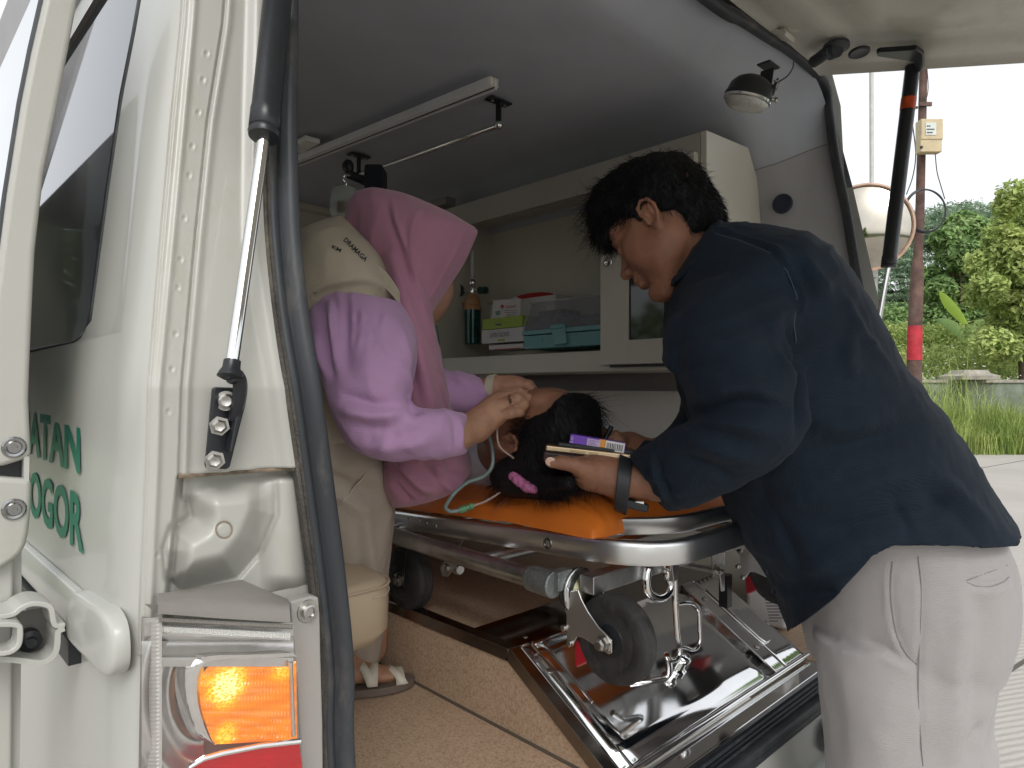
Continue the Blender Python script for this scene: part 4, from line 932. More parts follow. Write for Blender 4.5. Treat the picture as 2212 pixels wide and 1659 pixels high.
def band(x0, x1, y0_, y1_, r, prof_, zf):
    pa = rr_path(x0, x1, y0_, y1_, r); rings = [[Vector((x+nx*a, y+ny*a, zf(y)+b)) for a, b in prof_] for x, y, nx, ny in pa]
    return MB().loft(rings+rings[:1], caps=False)
pr_out = [(0, 0), (.004, -.002), (.0055, -.008), (.0055, -.030), (.003, -.037), (-.008, -.040), (-.008, -.037), (.0, -.034), (.002, -.028), (.002, -.006), (-.001, -.002), (-.012, -.003), (-.012, 0)]
tray = obj('tray_rail', band(X0, X1, Y0, Y1, RC, pr_out, tz), M_STEEL, stt, label='brushed steel outer rail of the tray', smooth=50)
tray['label'] = 'brushed steel outer rail of the tray'
pr_in = [(0, 0), (.003, -.002), (.003, -.026), (0, -.029), (-.014, -.030), (-.014, -.027), (-.001, -.026), (-.001, -.004), (-.006, -.002), (-.006, 0)]
obj('backrest_frame', band(X0+.060, X1-.018, Y0+.048, .62, RC+.02, pr_in, lambda y: 1.086-.03*max(0, y)), M_STEEL, stt, smooth=50)
for k in range(7): y_ = .14+.27*k; obj('tray_slat', MB().box(((X0+X1)/2, y_, tz(y_)-.034), (X1-X0-.012, .030, .004)), M_ALU, stt, bevel=.001)
obj('tray_spine', MB().box(((X0+X1)/2, .95, 1.0), (.03, 1.7, .012), Matrix.Rotation(-.05, 3, 'X')), M_ALU, stt)
for u, v in ((883, 1121), (906, 1124), (921, 1130), (941, 1136)):
    obj('rivet', MB().lathe(PX(u, v, X0-.0055), (-1, 0, 0), [(0, .0035), (.0015, .003), (.002, .001)], 10), M_BOLT, stt)
c = PX(1183, 1174, X0-.0056)
obj('socket', MB().lathe(c, (-1, 0, 0), [(0, .0095), (.0015, .0092), (.002, .0065), (-.004, .0055), (-.008, .005)], 24), M_SCUFF, stt)
for k in range(4):
    c = PY(1557+13*k, 1098-3.2*k, Y0+.052-.0035) ; obj('rivet', MB().ball(c, (.003, .0015, .004), 8), M_BOLT, stt)
# lower frame
XS = .617; ta = PX(1180, 1258, XS); tb_ = PX(846, 1156, XS); dtb = (tb_-ta).normalized()
obj('side_tube', MB().tube([ta, ta+dtb*1.25], .0165, 24), M_ALU, stt, label='round alloy side tube')
fa = PY(1258, 1266, .075); fb = PY(1604, 1158, .075)
obj('side_tube', MB().tube([Vector((1.185, fb.y, fb.z)), Vector((1.185, 1.3, fb.z+.015))], .0165, 20), M_ALU, stt)
obj('end_collar', MB().lathe(ta+dtb*.035, -dtb, [(0, .019), (.002, .0205), (.052, .0215), (.054, .020)], 28).box((fa+ta)/2+Vector((.006, .012, .004)), (.034, .02, .030)), M_CAST, stt, bevel=.003)
sp1 = fa.lerp(fb, .80)
obj('front_bar', MB().bar(fa+Vector((.01, 0, 0)), sp1, .028, .028), M_ALU, stt, bevel=.002)
obj('front_bar', MB().bar(sp1+Vector((.001, 0, 0)), fb+Vector((.03, 0, 0)), .033, .033), M_ALU, stt, bevel=.002)
for y in (.30, .62, 1.1): obj('cross_bar', MB().tube([Vector((XS, y, ta.z+.004)), Vector((1.185, y, ta.z+.004))], .011, 14), M_ALU, stt)
def caster(wc, name='caster', ang=0, foot=True):
    k = empty(name, wc); k.parent = stt; k.location = Vector(wc)-BASE['stretcher']; wc = Vector(wc)
    r = .0675; w_ = .017
    whl = obj('wheel_tyre', MB().lathe(wc, (-1, 0, 0), [(-w_, r*.62), (-w_, r*.88), (-w_*.82, r*.965), (-w_*.4, r), (w_*.4, r), (w_*.82, r*.965), (w_, r*.88), (w_, r*.70), (w_*.9, r*.66), (w_*.9, r*.62)], 56), M_TYRE, k, smooth=35)
    obj('wheel_hub', MB().lathe(wc, (-1, 0, 0), [(-w_*.8, r*.64), (w_*.80, r*.64), (w_*.84, r*.60), (w_*.70, r*.58), (w_*.70, r*.40), (w_*.95, r*.36), (w_*1.05, .012), (w_*1.1, .006)], 40), M_HUB, k, smooth=30)
    dx = w_+.011; P0 = Vector(wc)
    base2 = [(1223, 1329), (1219, 1296), (1232, 1277), (1248, 1275), (1256, 1296), (1270, 1322), (1292, 1354), (1321, 1383), (1321, 1411), (1314, 1414), (1258, 1378), (1246, 1376), (1236, 1397), (1226, 1397), (1223, 1363)]
    ref = WC
    pts = [PX(u, v, ref.x-dx)-ref+P0 for u, v in base2]
    n0 = obj('fork', MB().prism([p for p in pts], (.003, 0, 0)), M_STEEL, k, bevel=.0012)
    obj('fork', MB().prism([p+Vector((2*dx-.003, 0, 0)) for p in pts], (.003, 0, 0)), M_STEEL, k, bevel=.0012)
    top = (pts[1]+pts[3])/2+Vector((dx, .004, .004))
    obj('fork_bridge', MB().box(top+Vector((0, .006, -.012)), (2*dx, .010, .048)), M_STEEL, k, bevel=.004)
    obj('swivel_disc', MB().lathe(top+Vector((0, .018, -.004)), (0, -1, 0), [(0, .026), (.002, .034), (.006, .035), (.008, .033), (.010, .036), (.014, .036), (.016, .030), (.022, .027)], 36), M_BLACKMETAL, k, smooth=40)
    obj('swivel_rim', MB().lathe(top+Vector((0, .004, -.004)), (0, -1, 0), [(0, .0355), (.001, .0372), (.003, .0372), (.004, .0355)], 36), M_CHROME, k, smooth=40)
    obj('swivel_cup', MB().lathe(top+Vector((0, -.004, -.004)), (0, -1, 0), [(0, .026), (.002, .026), (.005, .022), (.011, .014), (.012, .004)], 30), mat('brass_zinc', (.42, .40, .26), .35, 1.0, var=.3, vscale=70) if 'brass_zinc' not in MATS else MATS['brass_zinc'], k, smooth=40)
    hub = P0+Vector((-dx, 0, 0))
    obj('axle_nut', MB().lathe(hub, (-1, 0, 0), [(0, .013), (.003, .013), (.003, .0095), (.012, .0095), (.014, .006), (.018, .006)], 6), M_BOLT, k, smooth=25)
    for q in (12, 14): obj('fork_rivet', MB().lathe(pts[q if q == 14 else 12]+Vector((0, .004, .004)), (-1, 0, 0), [(-.002, .0052), (.004, .0052), (.005, .004), (.0055, .001)], 10), M_BOLT, k)
    bp = [(1228, 1390), (1246, 1384), (1262, 1400), (1272, 1432), (1250, 1440), (1231, 1449), (1229, 1430)]
    b2 = [PX(u, v, ref.x-dx)-ref+P0 for u, v in bp]
    if foot: obj('brake_pedal', MB().prism([p+Vector((.012, 0, 0)) for p in b2], (.030, 0, 0)), M_RED, k, bevel=.004)
    return k
WC = V(1330, 1379, 1.03)
caster(WC)
caster(WC+Vector((.565, 0, -.006)))
wl_ = V(884, 1247, 1.435)
k = empty('caster', wl_); k.parent = stt; k.location = wl_-BASE['stretcher']; r = .0675; w_ = .019
obj('wheel_tyre', MB().lathe(wl_, (-1, 0, 0), [(-w_, r*.62), (-w_, r*.86), (-w_*.8, r*.95), (-w_*.55, r*.985), (-w_*.5, r*.975), (-w_*.45, r*.99), (-w_*.05, r), (0, r*.985), (w_*.05, r), (w_*.45, r*.99), (w_*.5, r*.975), (w_*.55, r*.985), (w_*.8, r*.95), (w_, r*.86), (w_, r*.66), (w_*.9, r*.62)], 56), M_TYRE, k, smooth=35)
obj('wheel_hub', MB().lathe(wl_, (-1, 0, 0), [(-w_*.8, r*.64), (w_*.8, r*.64), (w_*.7, r*.5), (w_, r*.3), (w_*1.1, .01)], 36), M_HUB, k)
obj('fork', MB().prism([wl_+Vector((-.024, a, b)) for a, b in ((-.014, -.012), (.016, -.012), (.022, .06), (-.02, .062))], (.003, 0, 0)), M_BLACKMETAL, k, bevel=.001)
obj('axle_nut', MB().lathe(wl_+Vector((-.024, 0, 0)), (-1, 0, 0), [(0, .014), (.006, .014), (.008, .009), (.014, .009), (.016, .005)], 14), M_BOLT, k)
# bent bracket under the tray
bx = .70; bb = [(982, 1170), (1000, 1170), (992, 1182), (990, 1215), (975, 1240), (962, 1240), (960, 1232), (983, 1180)]
bb = [(1003, 1178), (990, 1181), (983, 1183), (976, 1222), (950, 1243), (945, 1232), (968, 1215), (982, 1172)]
bk2 = obj('tray_bracket', MB().prism([PX(u, v, .645) for u, v in [(985, 1167), (1000, 1168), (992, 1180), (984, 1222), (966, 1246), (955, 1245), (950, 1226), (975, 1190)]], (.004, 0, 0)), M_ALU, stt, bevel=.001)
obj('bracket_pin', MB().lathe(PX(962, 1228, .645), (-1, 0, 0), [(-.03, .010), (.004, .010), (.006, .006)], 14).lathe(PX(984, 1226, .66), (-.2, -1, 0), [(0, .011), (.016, .011), (.02, .008)], 14), M_ALU, bk2)
# rod, hook ring and D-loop hanging from the front bar
yh = .055
obj('hook_ring', MB().tube(spline([PY(u, v, yh) for u, v in [(1450, 1228), (1442, 1236), (1449, 1262), (1440, 1285), (1422, 1292), (1403, 1282), (1396, 1262), (1398, 1240), (1400, 1228)]], 5), .0075, 14), M_CHROME, stt, smooth=60)
obj('hook_rod', MB().tube(spline([PY(u, v, yh-.006) for u, v in [(1440, 1222), (1456, 1240), (1458, 1300), (1463, 1370), (1468, 1405), (1460, 1424), (1446, 1424), (1441, 1414)]], 5), .0052, 12), M_CHROME, stt, smooth=60)
obj('rod_bracket', MB().prism([PY(u, v, yh-.014) for u, v in [(1452, 1222), (1468, 1218), (1464, 1252), (1456, 1258)]], (0, .02, 0)), M_ALU, stt, bevel=.001)
obj('d_loop', MB().tube(spline([PY(u, v, yh-.012) for u, v in [(1464, 1304), (1480, 1302), (1500, 1305), (1509, 1318), (1511, 1350), (1512, 1380), (1506, 1398), (1495, 1403), (1480, 1398), (1466, 1396)]], 5), .0038, 10), M_CHROME, stt, smooth=60)
obj('trailing_rod', MB().tube(spline([PY(1441, 1414, yh), PY(1446, 1440, yh+.01), PY(1440, 1462, yh+.02), PY(1400, 1472, yh+.03), PY(1360, 1478, yh+.05)], 5), .0055, 10), M_CHROME, stt, smooth=60)
# right leg bracket
obj('leg_bracket', MB().prism([PY(u, v, .11) for u, v in [(1540, 1188), (1566, 1180), (1566, 1276), (1560, 1278), (1556, 1240), (1540, 1240)]], (0, .004, 0)).bar(PY(1448, 1212, .16), PY(1548, 1230, .12), .022, .006), M_ALU, stt, bevel=.001)
obj('bracket_nut', MB().lathe(PY(1546, 1232, .10), (0, -1, 0), [(0, .013), (.003, .013), (.003, .009), (.010, .009), (.012, .005), (.018, .005)], 6), M_BOLT, stt, smooth=25)
obj('leg_bar', MB().bar(PY(1567, 1240, .13), PY(1567, 1310, .13), .02, .02), M_BLACKMETAL, stt)
# mattress and bolster: puffy vinyl
def cushion(x0, x1, y0_, y1_, zb_, th, nx=90, ny=60, e=.30, extra=None, pa=7):
    mb = MB()
    for sgn in (1, -1):
        P = []
        for j in range(ny+1):
            b = -1+2*j/ny; row = []
            for i in range(nx+1):
                a = -1+2*i/nx; x = (x0+x1)/2+(x1-x0)/2*a; y = (y0_+y1_)/2+(y1_-y0_)/2*b
                t = max(0, (1-abs(a)**pa))**e*max(0, (1-abs(b)**(5 if pa > 5 else 3)))**e
                z = zb_+(th*t if sgn > 0 else 0)-.05*max(0, y-.3)
                if sgn > 0 and extra: z += extra(x, y, a, b)*t
                row.append(Vector((x, y, z)))
            P.append(row)
        mb.grid(P, flip=(sgn < 0))
    return mb
def wr(x, y, a, b):
    p = np.array([[x*9, y*9, 0]]); p2 = np.array([[x*26+y*6, y*10, 3]])
    return .011*float(noise3(p, 1, 3)[0])+.007*(1-2*abs(float(noise3(p2, 1, 5)[0])))
mt_ = obj('stretcher_mattress', cushion(X0-.004, X1-.02, .300, 1.86, 1.058, .056, 70, 150, extra=wr), M_ORANGE, None, 'thin orange vinyl mattress lying on the stretcher tray', 'mattress', smooth=180)
def wr2(x, y, a, b):
    r_ = math.exp(-((a+.55)/.35)**2)*.010 - .006*math.exp(-((a-.1)/.3)**2)
    ang = math.sin((a*26+b*2.2)+2.2*math.sin(a*9)); edge = abs(b)**3*.6+.25
    p2 = np.array([[x*70, y*14, 3]]); 
    return r_ + .0065*ang*edge + .0055*(1-2*abs(float(noise3(p2, 1, 9)[0])))+.007*float(noise3(np.array([[x*17, y*17, 8.]]), 1, 2)[0])
obj('bolster', cushion(X0-.003, X1-.012, .078, .335, 1.060, .070, 140, 60, e=.40, pa=4, extra=wr2), M_ORANGE, None, 'puffy orange bolster at the head end of the stretcher', 'cushion', smooth=180)
# ============================================================ SHELF THINGS
zs = sh_t+.001
# oxygen flow meter with humidifier bottle
xo = 1.43
ox = empty('oxygen_flowmeter', PX(1021, 742, xo), 'chrome oxygen flowmeter with green humidifier bottle at the niche end', 'flowmeter')
def ocyl(name, prof_uv, m_, seg=24, smooth=40):       # profile measured in the photo: (v, half width px)
    base = PX(1021, prof_uv[0][0], xo); sc_ = base.y; d0 = (base-CAM).dot(FW)
    pr_ = [((prof_uv[0][0]-v)*d0/FPX, w__*d0/FPX) for v, w__ in prof_uv]
    return obj(name, MB().lathe(base, (0, 0, 1), pr_, seg), m_, ox, smooth=smooth)
ocyl('humidifier_bottle', [(744, 15), (742, 17), (700, 17.5), (676, 18), (670, 18)], mat('green_bottle', (.01, .10, .09), .12, var=.1, trans=.35))
ocyl('bottle_cap', [(670, 19), (662, 20), (660, 17), (650, 16), (648, 17), (642, 13), (636, 8), (634, 7)], mat('amber_cap', (.50, .26, .12), .45, var=.05))
ocyl('meter_body', [(634, 5), (626, 6), (620, 5), (617, 8), (610, 9), (606, 8), (603, 5)], M_CHROME)
ocyl('flow_tube', [(603, 5.5), (560, 5), (546, 4), (543, 2)], mat('flow_glass', (.75, .78, .76), .08, alpha=.55, coat=.5))
c = PX(1021, 627, xo)
obj('dial', MB().lathe(PX(990, 628, xo-.01), (-1, -.3, 0), [(-.012, .022), (0, .025), (.004, .025), (.004, .021), (.001, .020)], 28), mat('dark_dial', (.02, .035, .03), .3), ox)
obj('stem', MB().tube([PX(994, 628, xo), PX(1036, 627, xo)], .006, 12), M_CHROME, ox)
obj('green_knob', MB().tube([PX(1036, 627, xo), PX(1050, 627, xo)], .013, 16), mat('dark_green_knob', (.01, .05, .035), .4), ox)
obj('outlet', MB().tube([PX(1006, 655, xo), PX(985, 656, xo)], [.005, .003], 8), MATS['amber_cap'], ox)
# boxes
M_BOXW = mat('white_carton', (.60, .57, .56), .55, var=.04); M_BOXG = mat('lime_carton', (.32, .42, .05), .5, var=.06); M_INK = mat('print_ink', (.05, .05, .06), .5); M_REDINK = mat('red_ink', (.45, .03, .03), .5)
def carton(name, u0, u1, v0, v1, xf, dpt, m_, label, tilt=0, grp=None):
    a = PX(u0, v1, xf); b = PX(u1, v1, xf); zt2 = PX(u0, v0, xf).z; z0_ = a.z
    mbx = MB().box((xf+dpt/2, (a.y+b.y)/2, (z0_+zt2)/2), (dpt, abs(a.y-b.y), abs(zt2-z0_)), Matrix.Rotation(tilt, 3, 'X'))
    return obj(name, mbx, m_, None, label, 'box', grp, bevel=.0015)
def on_front(par, txt, u0, u1, v0, v1, xf, m_, name='printed_text'):
    b = PX(u0, v1, xf-.0012); e = PX(u1, v1, xf-.0012); t = PX(u0, v0, xf-.0012)
    return text_on(name, txt, b, (0, -1, 0), (0, 0, 1), t.z-b.z, abs(e.y-b.y), m_, par)
xf = 1.335
g1 = carton('glove_box', 1056, 1131, 746, 756.5, xf+.01, .11, M_BOXW, 'white glove box with red edge, lowest of the stack on the shelf', grp='glove boxes on the shelf')
obj('red_edge', MB().box(PX(1095, 753.5, xf+.0085), (.001, .12, .003)), M_REDINK, g1)
g2_ = carton('glove_box', 1040, 1131, 714, 743, xf, .12, M_BOXW, 'white box printed latex gloves under the lime one', grp='glove boxes on the shelf')
on_front(g2_, 'LATEX GLOVES', 1059, 1100, 720, 729, xf, M_INK)
obj('size_patch', MB().box(PX(1083, 734.5, xf-.001), (.001, .032, .006)), M_BOXG, g2_)
g3 = carton('glove_box', 1042, 1128, 690, 713, xf+.006, .11, M_BOXG, 'lime green glove box between two white boxes', grp='glove boxes on the shelf')
obj('printed_mark', MB().bar(PX(1070, 701, xf+.0055), PX(1083, 701, xf+.0055), .001, .005), M_INK, g3)
g4 = carton('mask_box', 1063, 1124, 651, 689, xf+.03, .05, M_BOXW, 'torn white mask box with red logo on top of the lime box', tilt=.05, grp='torn carton boxes on the shelf')
on_front(g4, 'Altamed', 1092, 1114, 659, 667, xf+.027, M_REDINK)
for k in range(5): q1, q2 = PX(1090, 671+k*4, xf+.0285), PX(1118-k*2, 671+k*4, xf+.0285); obj('printed_line', MB().bar(q1, q2, .0008, .0012), M_INK, g4)
obj('logo_mark', MB().prism([PX(1085+4*math.cos(a_), 662+4.5*math.sin(a_), xf+.0285) for a_ in (0, math.pi/2, math.pi, 3*math.pi/2)], (-.001, 0, 0)), M_REDINK, g4)
obj('cup_mark', MB().prism([PX(u, v, xf+.0285) for u, v in ((1070, 672), (1080, 671), (1079, 686), (1072, 687))], (-.001, 0, 0)), mat('teal_ink', (.12, .25, .25), .5), g4)
for (a_, b_) in (((1064, 651), (1050, 655)), ((1095, 648), (1112, 640)), ((1112, 645), (1124, 649))):
    obj('torn_flap', MB().prism([PX(a_[0], a_[1], xf+.03), PX(b_[0], b_[1], xf+.05), PX(b_[0]+10, b_[1]+4, xf+.06), PX(a_[0]+14, a_[1]+2, xf+.04)], (.0015, 0, 0)), M_BOXW, g4)
g5 = carton('mask_box', 1124, 1200, 646, 700, xf+.09, .10, M_BOXW, 'white box with red top behind the clear kit lid', grp='torn carton boxes on the shelf')
obj('red_top', MB().ball(PX(1150, 643, xf+.13), (.03, .10, .016), 12), M_REDINK, g5); on_front(g5, 'Altamed', 1140, 1172, 653, 661, xf+.09, M_INK)
obj('white_pack', MB().box(PX(1089, 688, xf+.05), (.05, .08, .02)), M_BOXW, g3)
# kit box
M_TEAL = mat('teal_plastic', (.16, .36, .37), .4, var=.04)
xk = 1.33; ka = PX(1130, 755, xk); kb = PX(1318, 755, xk); zl0 = PX(1130, 722, xk).z; zl1 = PX(1130, 655, xk).z
kit = empty('medical_kit_box', ((xk+.1), (ka.y+kb.y)/2, ka.z), 'teal kit box with clear lid standing on the shelf', 'kit box')
def tap(y0_, y1_, x0_, x1_, z0_, z1_, i_): 
    return [[Vector(p) for p in ((x0_, y0_, z0_), (x1_, y0_, z0_), (x1_, y1_, z0_), (x0_, y1_, z0_))], [Vector(p) for p in ((x0_+i_*2.2, y0_+i_, z1_), (x1_-i_, y0_+i_, z1_), (x1_-i_, y1_-i_, z1_), (x0_+i_*2.2, y1_-i_, z1_))]]
obj('kit_base', MB().loft(tap(kb.y, ka.y, xk+.004, xk+.17, ka.z, zl0-.006, -.002)), M_TEAL, kit, bevel=.004)
obj('base_rim', MB().box((xk+.087, (ka.y+kb.y)/2, zl0+.003), (.178, ka.y-kb.y+.008, .014)), M_TEAL, kit, bevel=.002)
ld = obj('clear_lid', MB().loft(tap(kb.y+.002, ka.y-.002, xk+.003, xk+.17, zl0+.010, zl1, .010)), mat('smoky_clear_lid', (.42, .42, .45), .12, alpha=.42, coat=.4, var=.1), kit, bevel=.003)
obj('lid_edge', MB().tube([Vector((xk+.001, ka.y, zl0+.014)), Vector((xk+.023, ka.y-.01, zl1))], .002, 6).tube([Vector((xk+.023, ka.y-.01, zl1)), Vector((xk+.023, kb.y+.01, zl1))], .002, 6).tube([PX(1303, 668, xk), PX(1309, 716, xk)], .0012, 6), mat('lid_edge_plastic', (.6, .6, .62), .2, alpha=.6), kit)
obj('kit_contents', MB().box((xk+.09, (ka.y+kb.y)/2, zl0+.025), (.13, ka.y-kb.y-.05, .04)).box((xk+.07, (ka.y+kb.y)/2+.08, zl0+.055), (.08, .10, .03)), mat('dark_contents', (.08, .09, .14), .6, var=.5, vscale=60), kit)
obj('kit_latch', MB().loft([[PX(u, v, xk-o_) for u, v in ((1189, 700), (1219, 698), (1226, 742), (1197, 746))] for o_ in (-.01, .008)]).box(PX(1206, 706, xk-.004), (.016, .055, .012)), M_TEAL, kit, bevel=.003)
for (p, q) in (((1204, 734), (1205, 744)), ((1170, 730), (1172, 736)), ((1216, 730), (1219, 737)), ((1218, 744), (1219, 753)), ((1256, 744), (1262, 752)), ((1243, 722), (1246, 726))):
    obj('pen_mark', MB().tube([PX(*p, xk+.001), PX(*q, xk+.001)], .0009, 5), M_INK, kit)
obj('spare_tube', MB().tube(spline([PX(940, 690, 1.32), PX(948, 740, 1.30), PX(950, 800, 1.30), PX(945, 900, 1.28)], 6), .003, 8), mat('aqua_tube', (.15, .32, .30), .25, alpha=.8), None, 'aqua oxygen hose hanging from the flowmeter by the shelf end', 'hose')
# IV bottle hanging from the grab rail
iv = empty('infusion_bottle', V(745, 500, 1.80), 'clear infusion bottle hanging upside down from the grab rail', 'infusion bottle')
ib = [(400, 2), (403, 18), (410, 28), (440, 31), (462, 30), (466, 27), (490, 26), (505, 20), (515, 10)]
c0 = V(744, 400, 1.80); s_ = 1.80/FPX
prv = [((v-400)*s_, w_*s_) for v, w_ in ib]
o_ = obj('bottle_body', MB().lathe(c0, (0, 0, -1), prv, 28), mat('cloudy_bottle', (.62, .68, .64), .15, alpha=.45, coat=.4), iv, smooth=60)
obj('bottle_label', MB().grid([[c0+Vector((31.5*s_*math.cos(a_), 31.5*s_*math.sin(a_), -(z_-400)*s_)) for a_ in np.linspace(-2.6, -1.2, 8)] for z_ in (442, 466)]), mat('brown_label', (.22, .20, .16), .6), iv)
obj('hook', MB().tube(spline([V(757, 380, 1.80), V(745, 378, 1.80), V(742, 386, 1.80), V(748, 394, 1.80), V(746, 402, 1.80)], 5), .003, 8), M_CHROME, iv)
obj('drip_line', MB().tube(spline([V(744, 512, 1.80), V(752, 522, 1.79), V(770, 530, 1.78), V(790, 540, 1.8)], 5), .002, 6), MATS['cloudy_bottle'], iv)
obj('hanging_pouch', MB().loft([rrect(-.05, .05, -.02, .02, .012, 0)]) if False else MB().box(V(812, 402, 1.84), (.05, .075, .10), Matrix.Rotation(-YAW, 3, 'Z')), mat('black_cloth', (.015, .018, .026), .85, var=.1), None, 'black cloth pouch hanging from the front end of the grab rail', 'pouch', bevel=.008)
obj('rail_clamp', MB().tube([V(752, 376, 1.82), V(800, 396, 1.83)], .012, 10).ball(V(752, 360, 1.82), (.016, .016, .02), 12), M_BLACK, None, 'black clamp on the front end of the grab rail', 'clamp')
# white jerrycan with printed paper at the right
jc = obj('white_container', MB().box(PZ(1690, 1345, .70)+Vector((.0, .03, .07)), (.10, .10, .15), Matrix.Rotation(.2, 3, 'Z')), mat('white_paper', (.66, .65, .66), .6, var=.03), None, 'white printed packet on the floor behind the person in navy', 'packet', bevel=.012)
lp_ = []
for k in range(8): obj('printed_line', MB().bar(V(1652+k*1.5, 1296+6.5*k, 1.622), V(1652+k*1.5+[22, 14, 30, 27, 31, 24, 29, 18][k], 1296+6.5*k, 1.622), .0006, .0022), M_INK, jc)
# ============================================================ PEOPLE
from mathutils.bvhtree import BVHTree
M_SKIN = mat('brown_skin', (0.27, 0.125, 0.075), 0.48, var=0.13, vscale=28, bump=0.28, bscale=420, sub=0.10, detail=9, rvar=.08)
M_SKINL = mat('light_brown_skin', (0.40, 0.215, 0.135), 0.48, var=0.12, vscale=28, bump=0.28, bscale=420, sub=0.10, detail=9, rvar=.08)
M_HAIR = mat('black_hair', (0.010, 0.0095, 0.0105), 0.52, var=0.2, vscale=40, spec=.25, bump=.5, bscale=500)
M_NAIL = mat('fingernail', (0.60, 0.38, 0.30), 0.3, var=.04)
M_LIP = mat('lip', (0.30, 0.09, 0.07), .4, var=.05)
def shot(mesh):
    vs, fs = mesh; b = BVHTree.FromPolygons([tuple(map(float, v)) for v in vs], [tuple(map(int, f)) for f in fs])
    def h(u, v, off=0.0):
        d = ray(u, v).normalized(); r = b.ray_cast(CAM, d)
        if r[0] is None:
            q = b.find_nearest(CAM+d*1.3); return q[0]
        return r[0]-d*off
    return h
def lofted(rings, **kw):       # rings: (u_front, v_front, u_back, v_back, depth, half)
    out = []
    for r in rings:
        e = r[6] if len(r) > 6 else 2.3
        d2 = r[4] if not isinstance(r[4], tuple) else r[4][1]; d1 = r[4] if not isinstance(r[4], tuple) else r[4][0]
        out.append(ring(V(r[0], r[1], d1), V(r[2], r[3], d2), r[5], 36, e))
    # denser along the length
    res = []
    for i in range(len(out)-1):
        for k in range(4):
            t = k/4; a = out[max(i-1, 0)]; b = out[i]; c = out[i+1]; d = out[min(i+2, len(out)-1)]
            res.append([0.5*((2*q)+(r_-p)*t+(2*p-5*q+4*r_-s)*t*t+(3*q-p-3*r_+s)*t**3) for p, q, r_, s in zip(a, b, c, d)])
    res.append(out[-1]); return res
def loftmesh(rings):
    m_ = MB(); n = len(rings[0]); m_.loft(rings, caps=False)
    for rr_, fl in ((rings[0], 1), (rings[-1], 0)):
        c = sum(rr_, Vector())/n; o = len(m_.v); m_.v += [tuple(c)]+[tuple(p) for p in rr_]
        m_.f += [((o, o+1+(j+1) % n, o+1+j) if fl else (o, o+1+j, o+1+(j+1) % n)) for j in range(n)]
    return m_
def head_sdf(neck_end, jaw=1.0, fat=0.0, closed=True):
    s = SDF()
    s.el((-.012, 0, .045), (.098, .077, .092), k=.01)
    s.el((-.035, 0, .015), (.072, .070, .075), k=.02)
    s.el((.040, 0, -.030), (.052, .060+fat, .088), k=.025)
    for y in (-1, 1):
        s.rc((.0, y*.056, -.045), (.070, y*.012, -.100), .017+fat, .018, k=.022)
        s.el((.055, y*.038, -.020), (.034, .030+fat, .040), k=.02)
        s.el((.020, y*.050, -.050), (.045, .022+fat, .040), k=.022)
    s.el((.074, 0, .045), (.022, .055, .035), k=.02)
    s.rc((.082, -.030, .034), (.082, .030, .034), .010, k=.012)           # brow
    for y in (-1, 1): s.el((.100, y*.032, .012), (.017, .017, .011), k=.010, op=-1)
    for y in (-1, 1): s.el((.083, y*.031, .011), (.012, .014, .011), k=.003)  # lids
    s.rc((.091, 0, .020), (.110, 0, -.016), .0070, .0115, k=.009)
    s.el((.115, 0, -.018), (.010, .010, .010), k=.006)
    for y in (-1, 1):
        s.el((.103, y*.0135, -.023), (.011, .0065, .008), k=.005); s.el((.110, y*.0075, -.031), (.005, .0035, .005), k=.002, op=-1)
    s.el((.092, 0, -.045), (.014, .028, .022), k=.012)
    s.el((.101, 0, -.050), (.010, .022, .0060), k=.004); s.el((.098, 0, -.062), (.010, .019, .0070), k=.004)
    s.rc((.110, -.02, -.0560), (.110, .02, -.0560), .0028, k=.003, op=-1)
    s.el((.086, 0, -.094), (.018, .020, .016), k=.014)
    ne = Vector(neck_end); s.rc((-.018, 0, -.03), ne*.45+Vector((-.018, 0, -.03))*.55, .052, .053, k=.03); s.rc(ne*.45+Vector((-.018, 0, -.03))*.55, ne, .053, .058, k=.02)
    for y in (-1, 1):                                                        # ears
        Y = .077*y
        s.el((-.004, Y, -.002), (.016, .0055, .029), k=.004)
        arc = [(.007, -.004), (.012, .012), (.008, .026), (-.004, .033), (-.016, .027), (-.020, .010), (-.016, -.008), (-.008, -.022)]
        for (a, b), (c, d) in zip(arc[:-1], arc[1:]):
            s.rc((a, Y+y*(.006 if a < .01 else .002), b), (c, Y+y*(.007 if c < .01 else .002), d), .0036, k=.0025)
        s.el((-.002, Y+y*.004, -.026), (.008, .0045, .009), k=.004)
        s.rc((-.010, Y+y*.005, .016), (-.006, Y+y*.005, -.012), .0030, k=.003)
        s.el((.001, Y+y*.008, -.006), (.0075, .0065, .011), k=.003, op=-1); s.el((-.002, Y+y*.009, .016), (.006, .005, .008), k=.003, op=-1)
        s.rc((.010, Y+y*.002, -.010), (.009, Y+y*.003, -.003), .004, k=.003)
    return s
def chain(s, pts, rad, k=.006):
    P3 = [V(*p) for p in pts]
    for i in range(len(P3)-1): s.rc(P3[i], P3[i+1], rad[i], rad[i+1], k=k)
    return P3
def nail(tip, d, up, parent, sz=.0065):
    d = Vector(d).normalized(); up = (Vector(up)-d*Vector(up).dot(d)).normalized(); s = d.cross(up)
    M = Matrix((d, s, up)).transposed(); return obj('fingernail', MB().ball(Vector(tip), (sz*1.15, sz, .0016), 14, M), M_NAIL, parent)
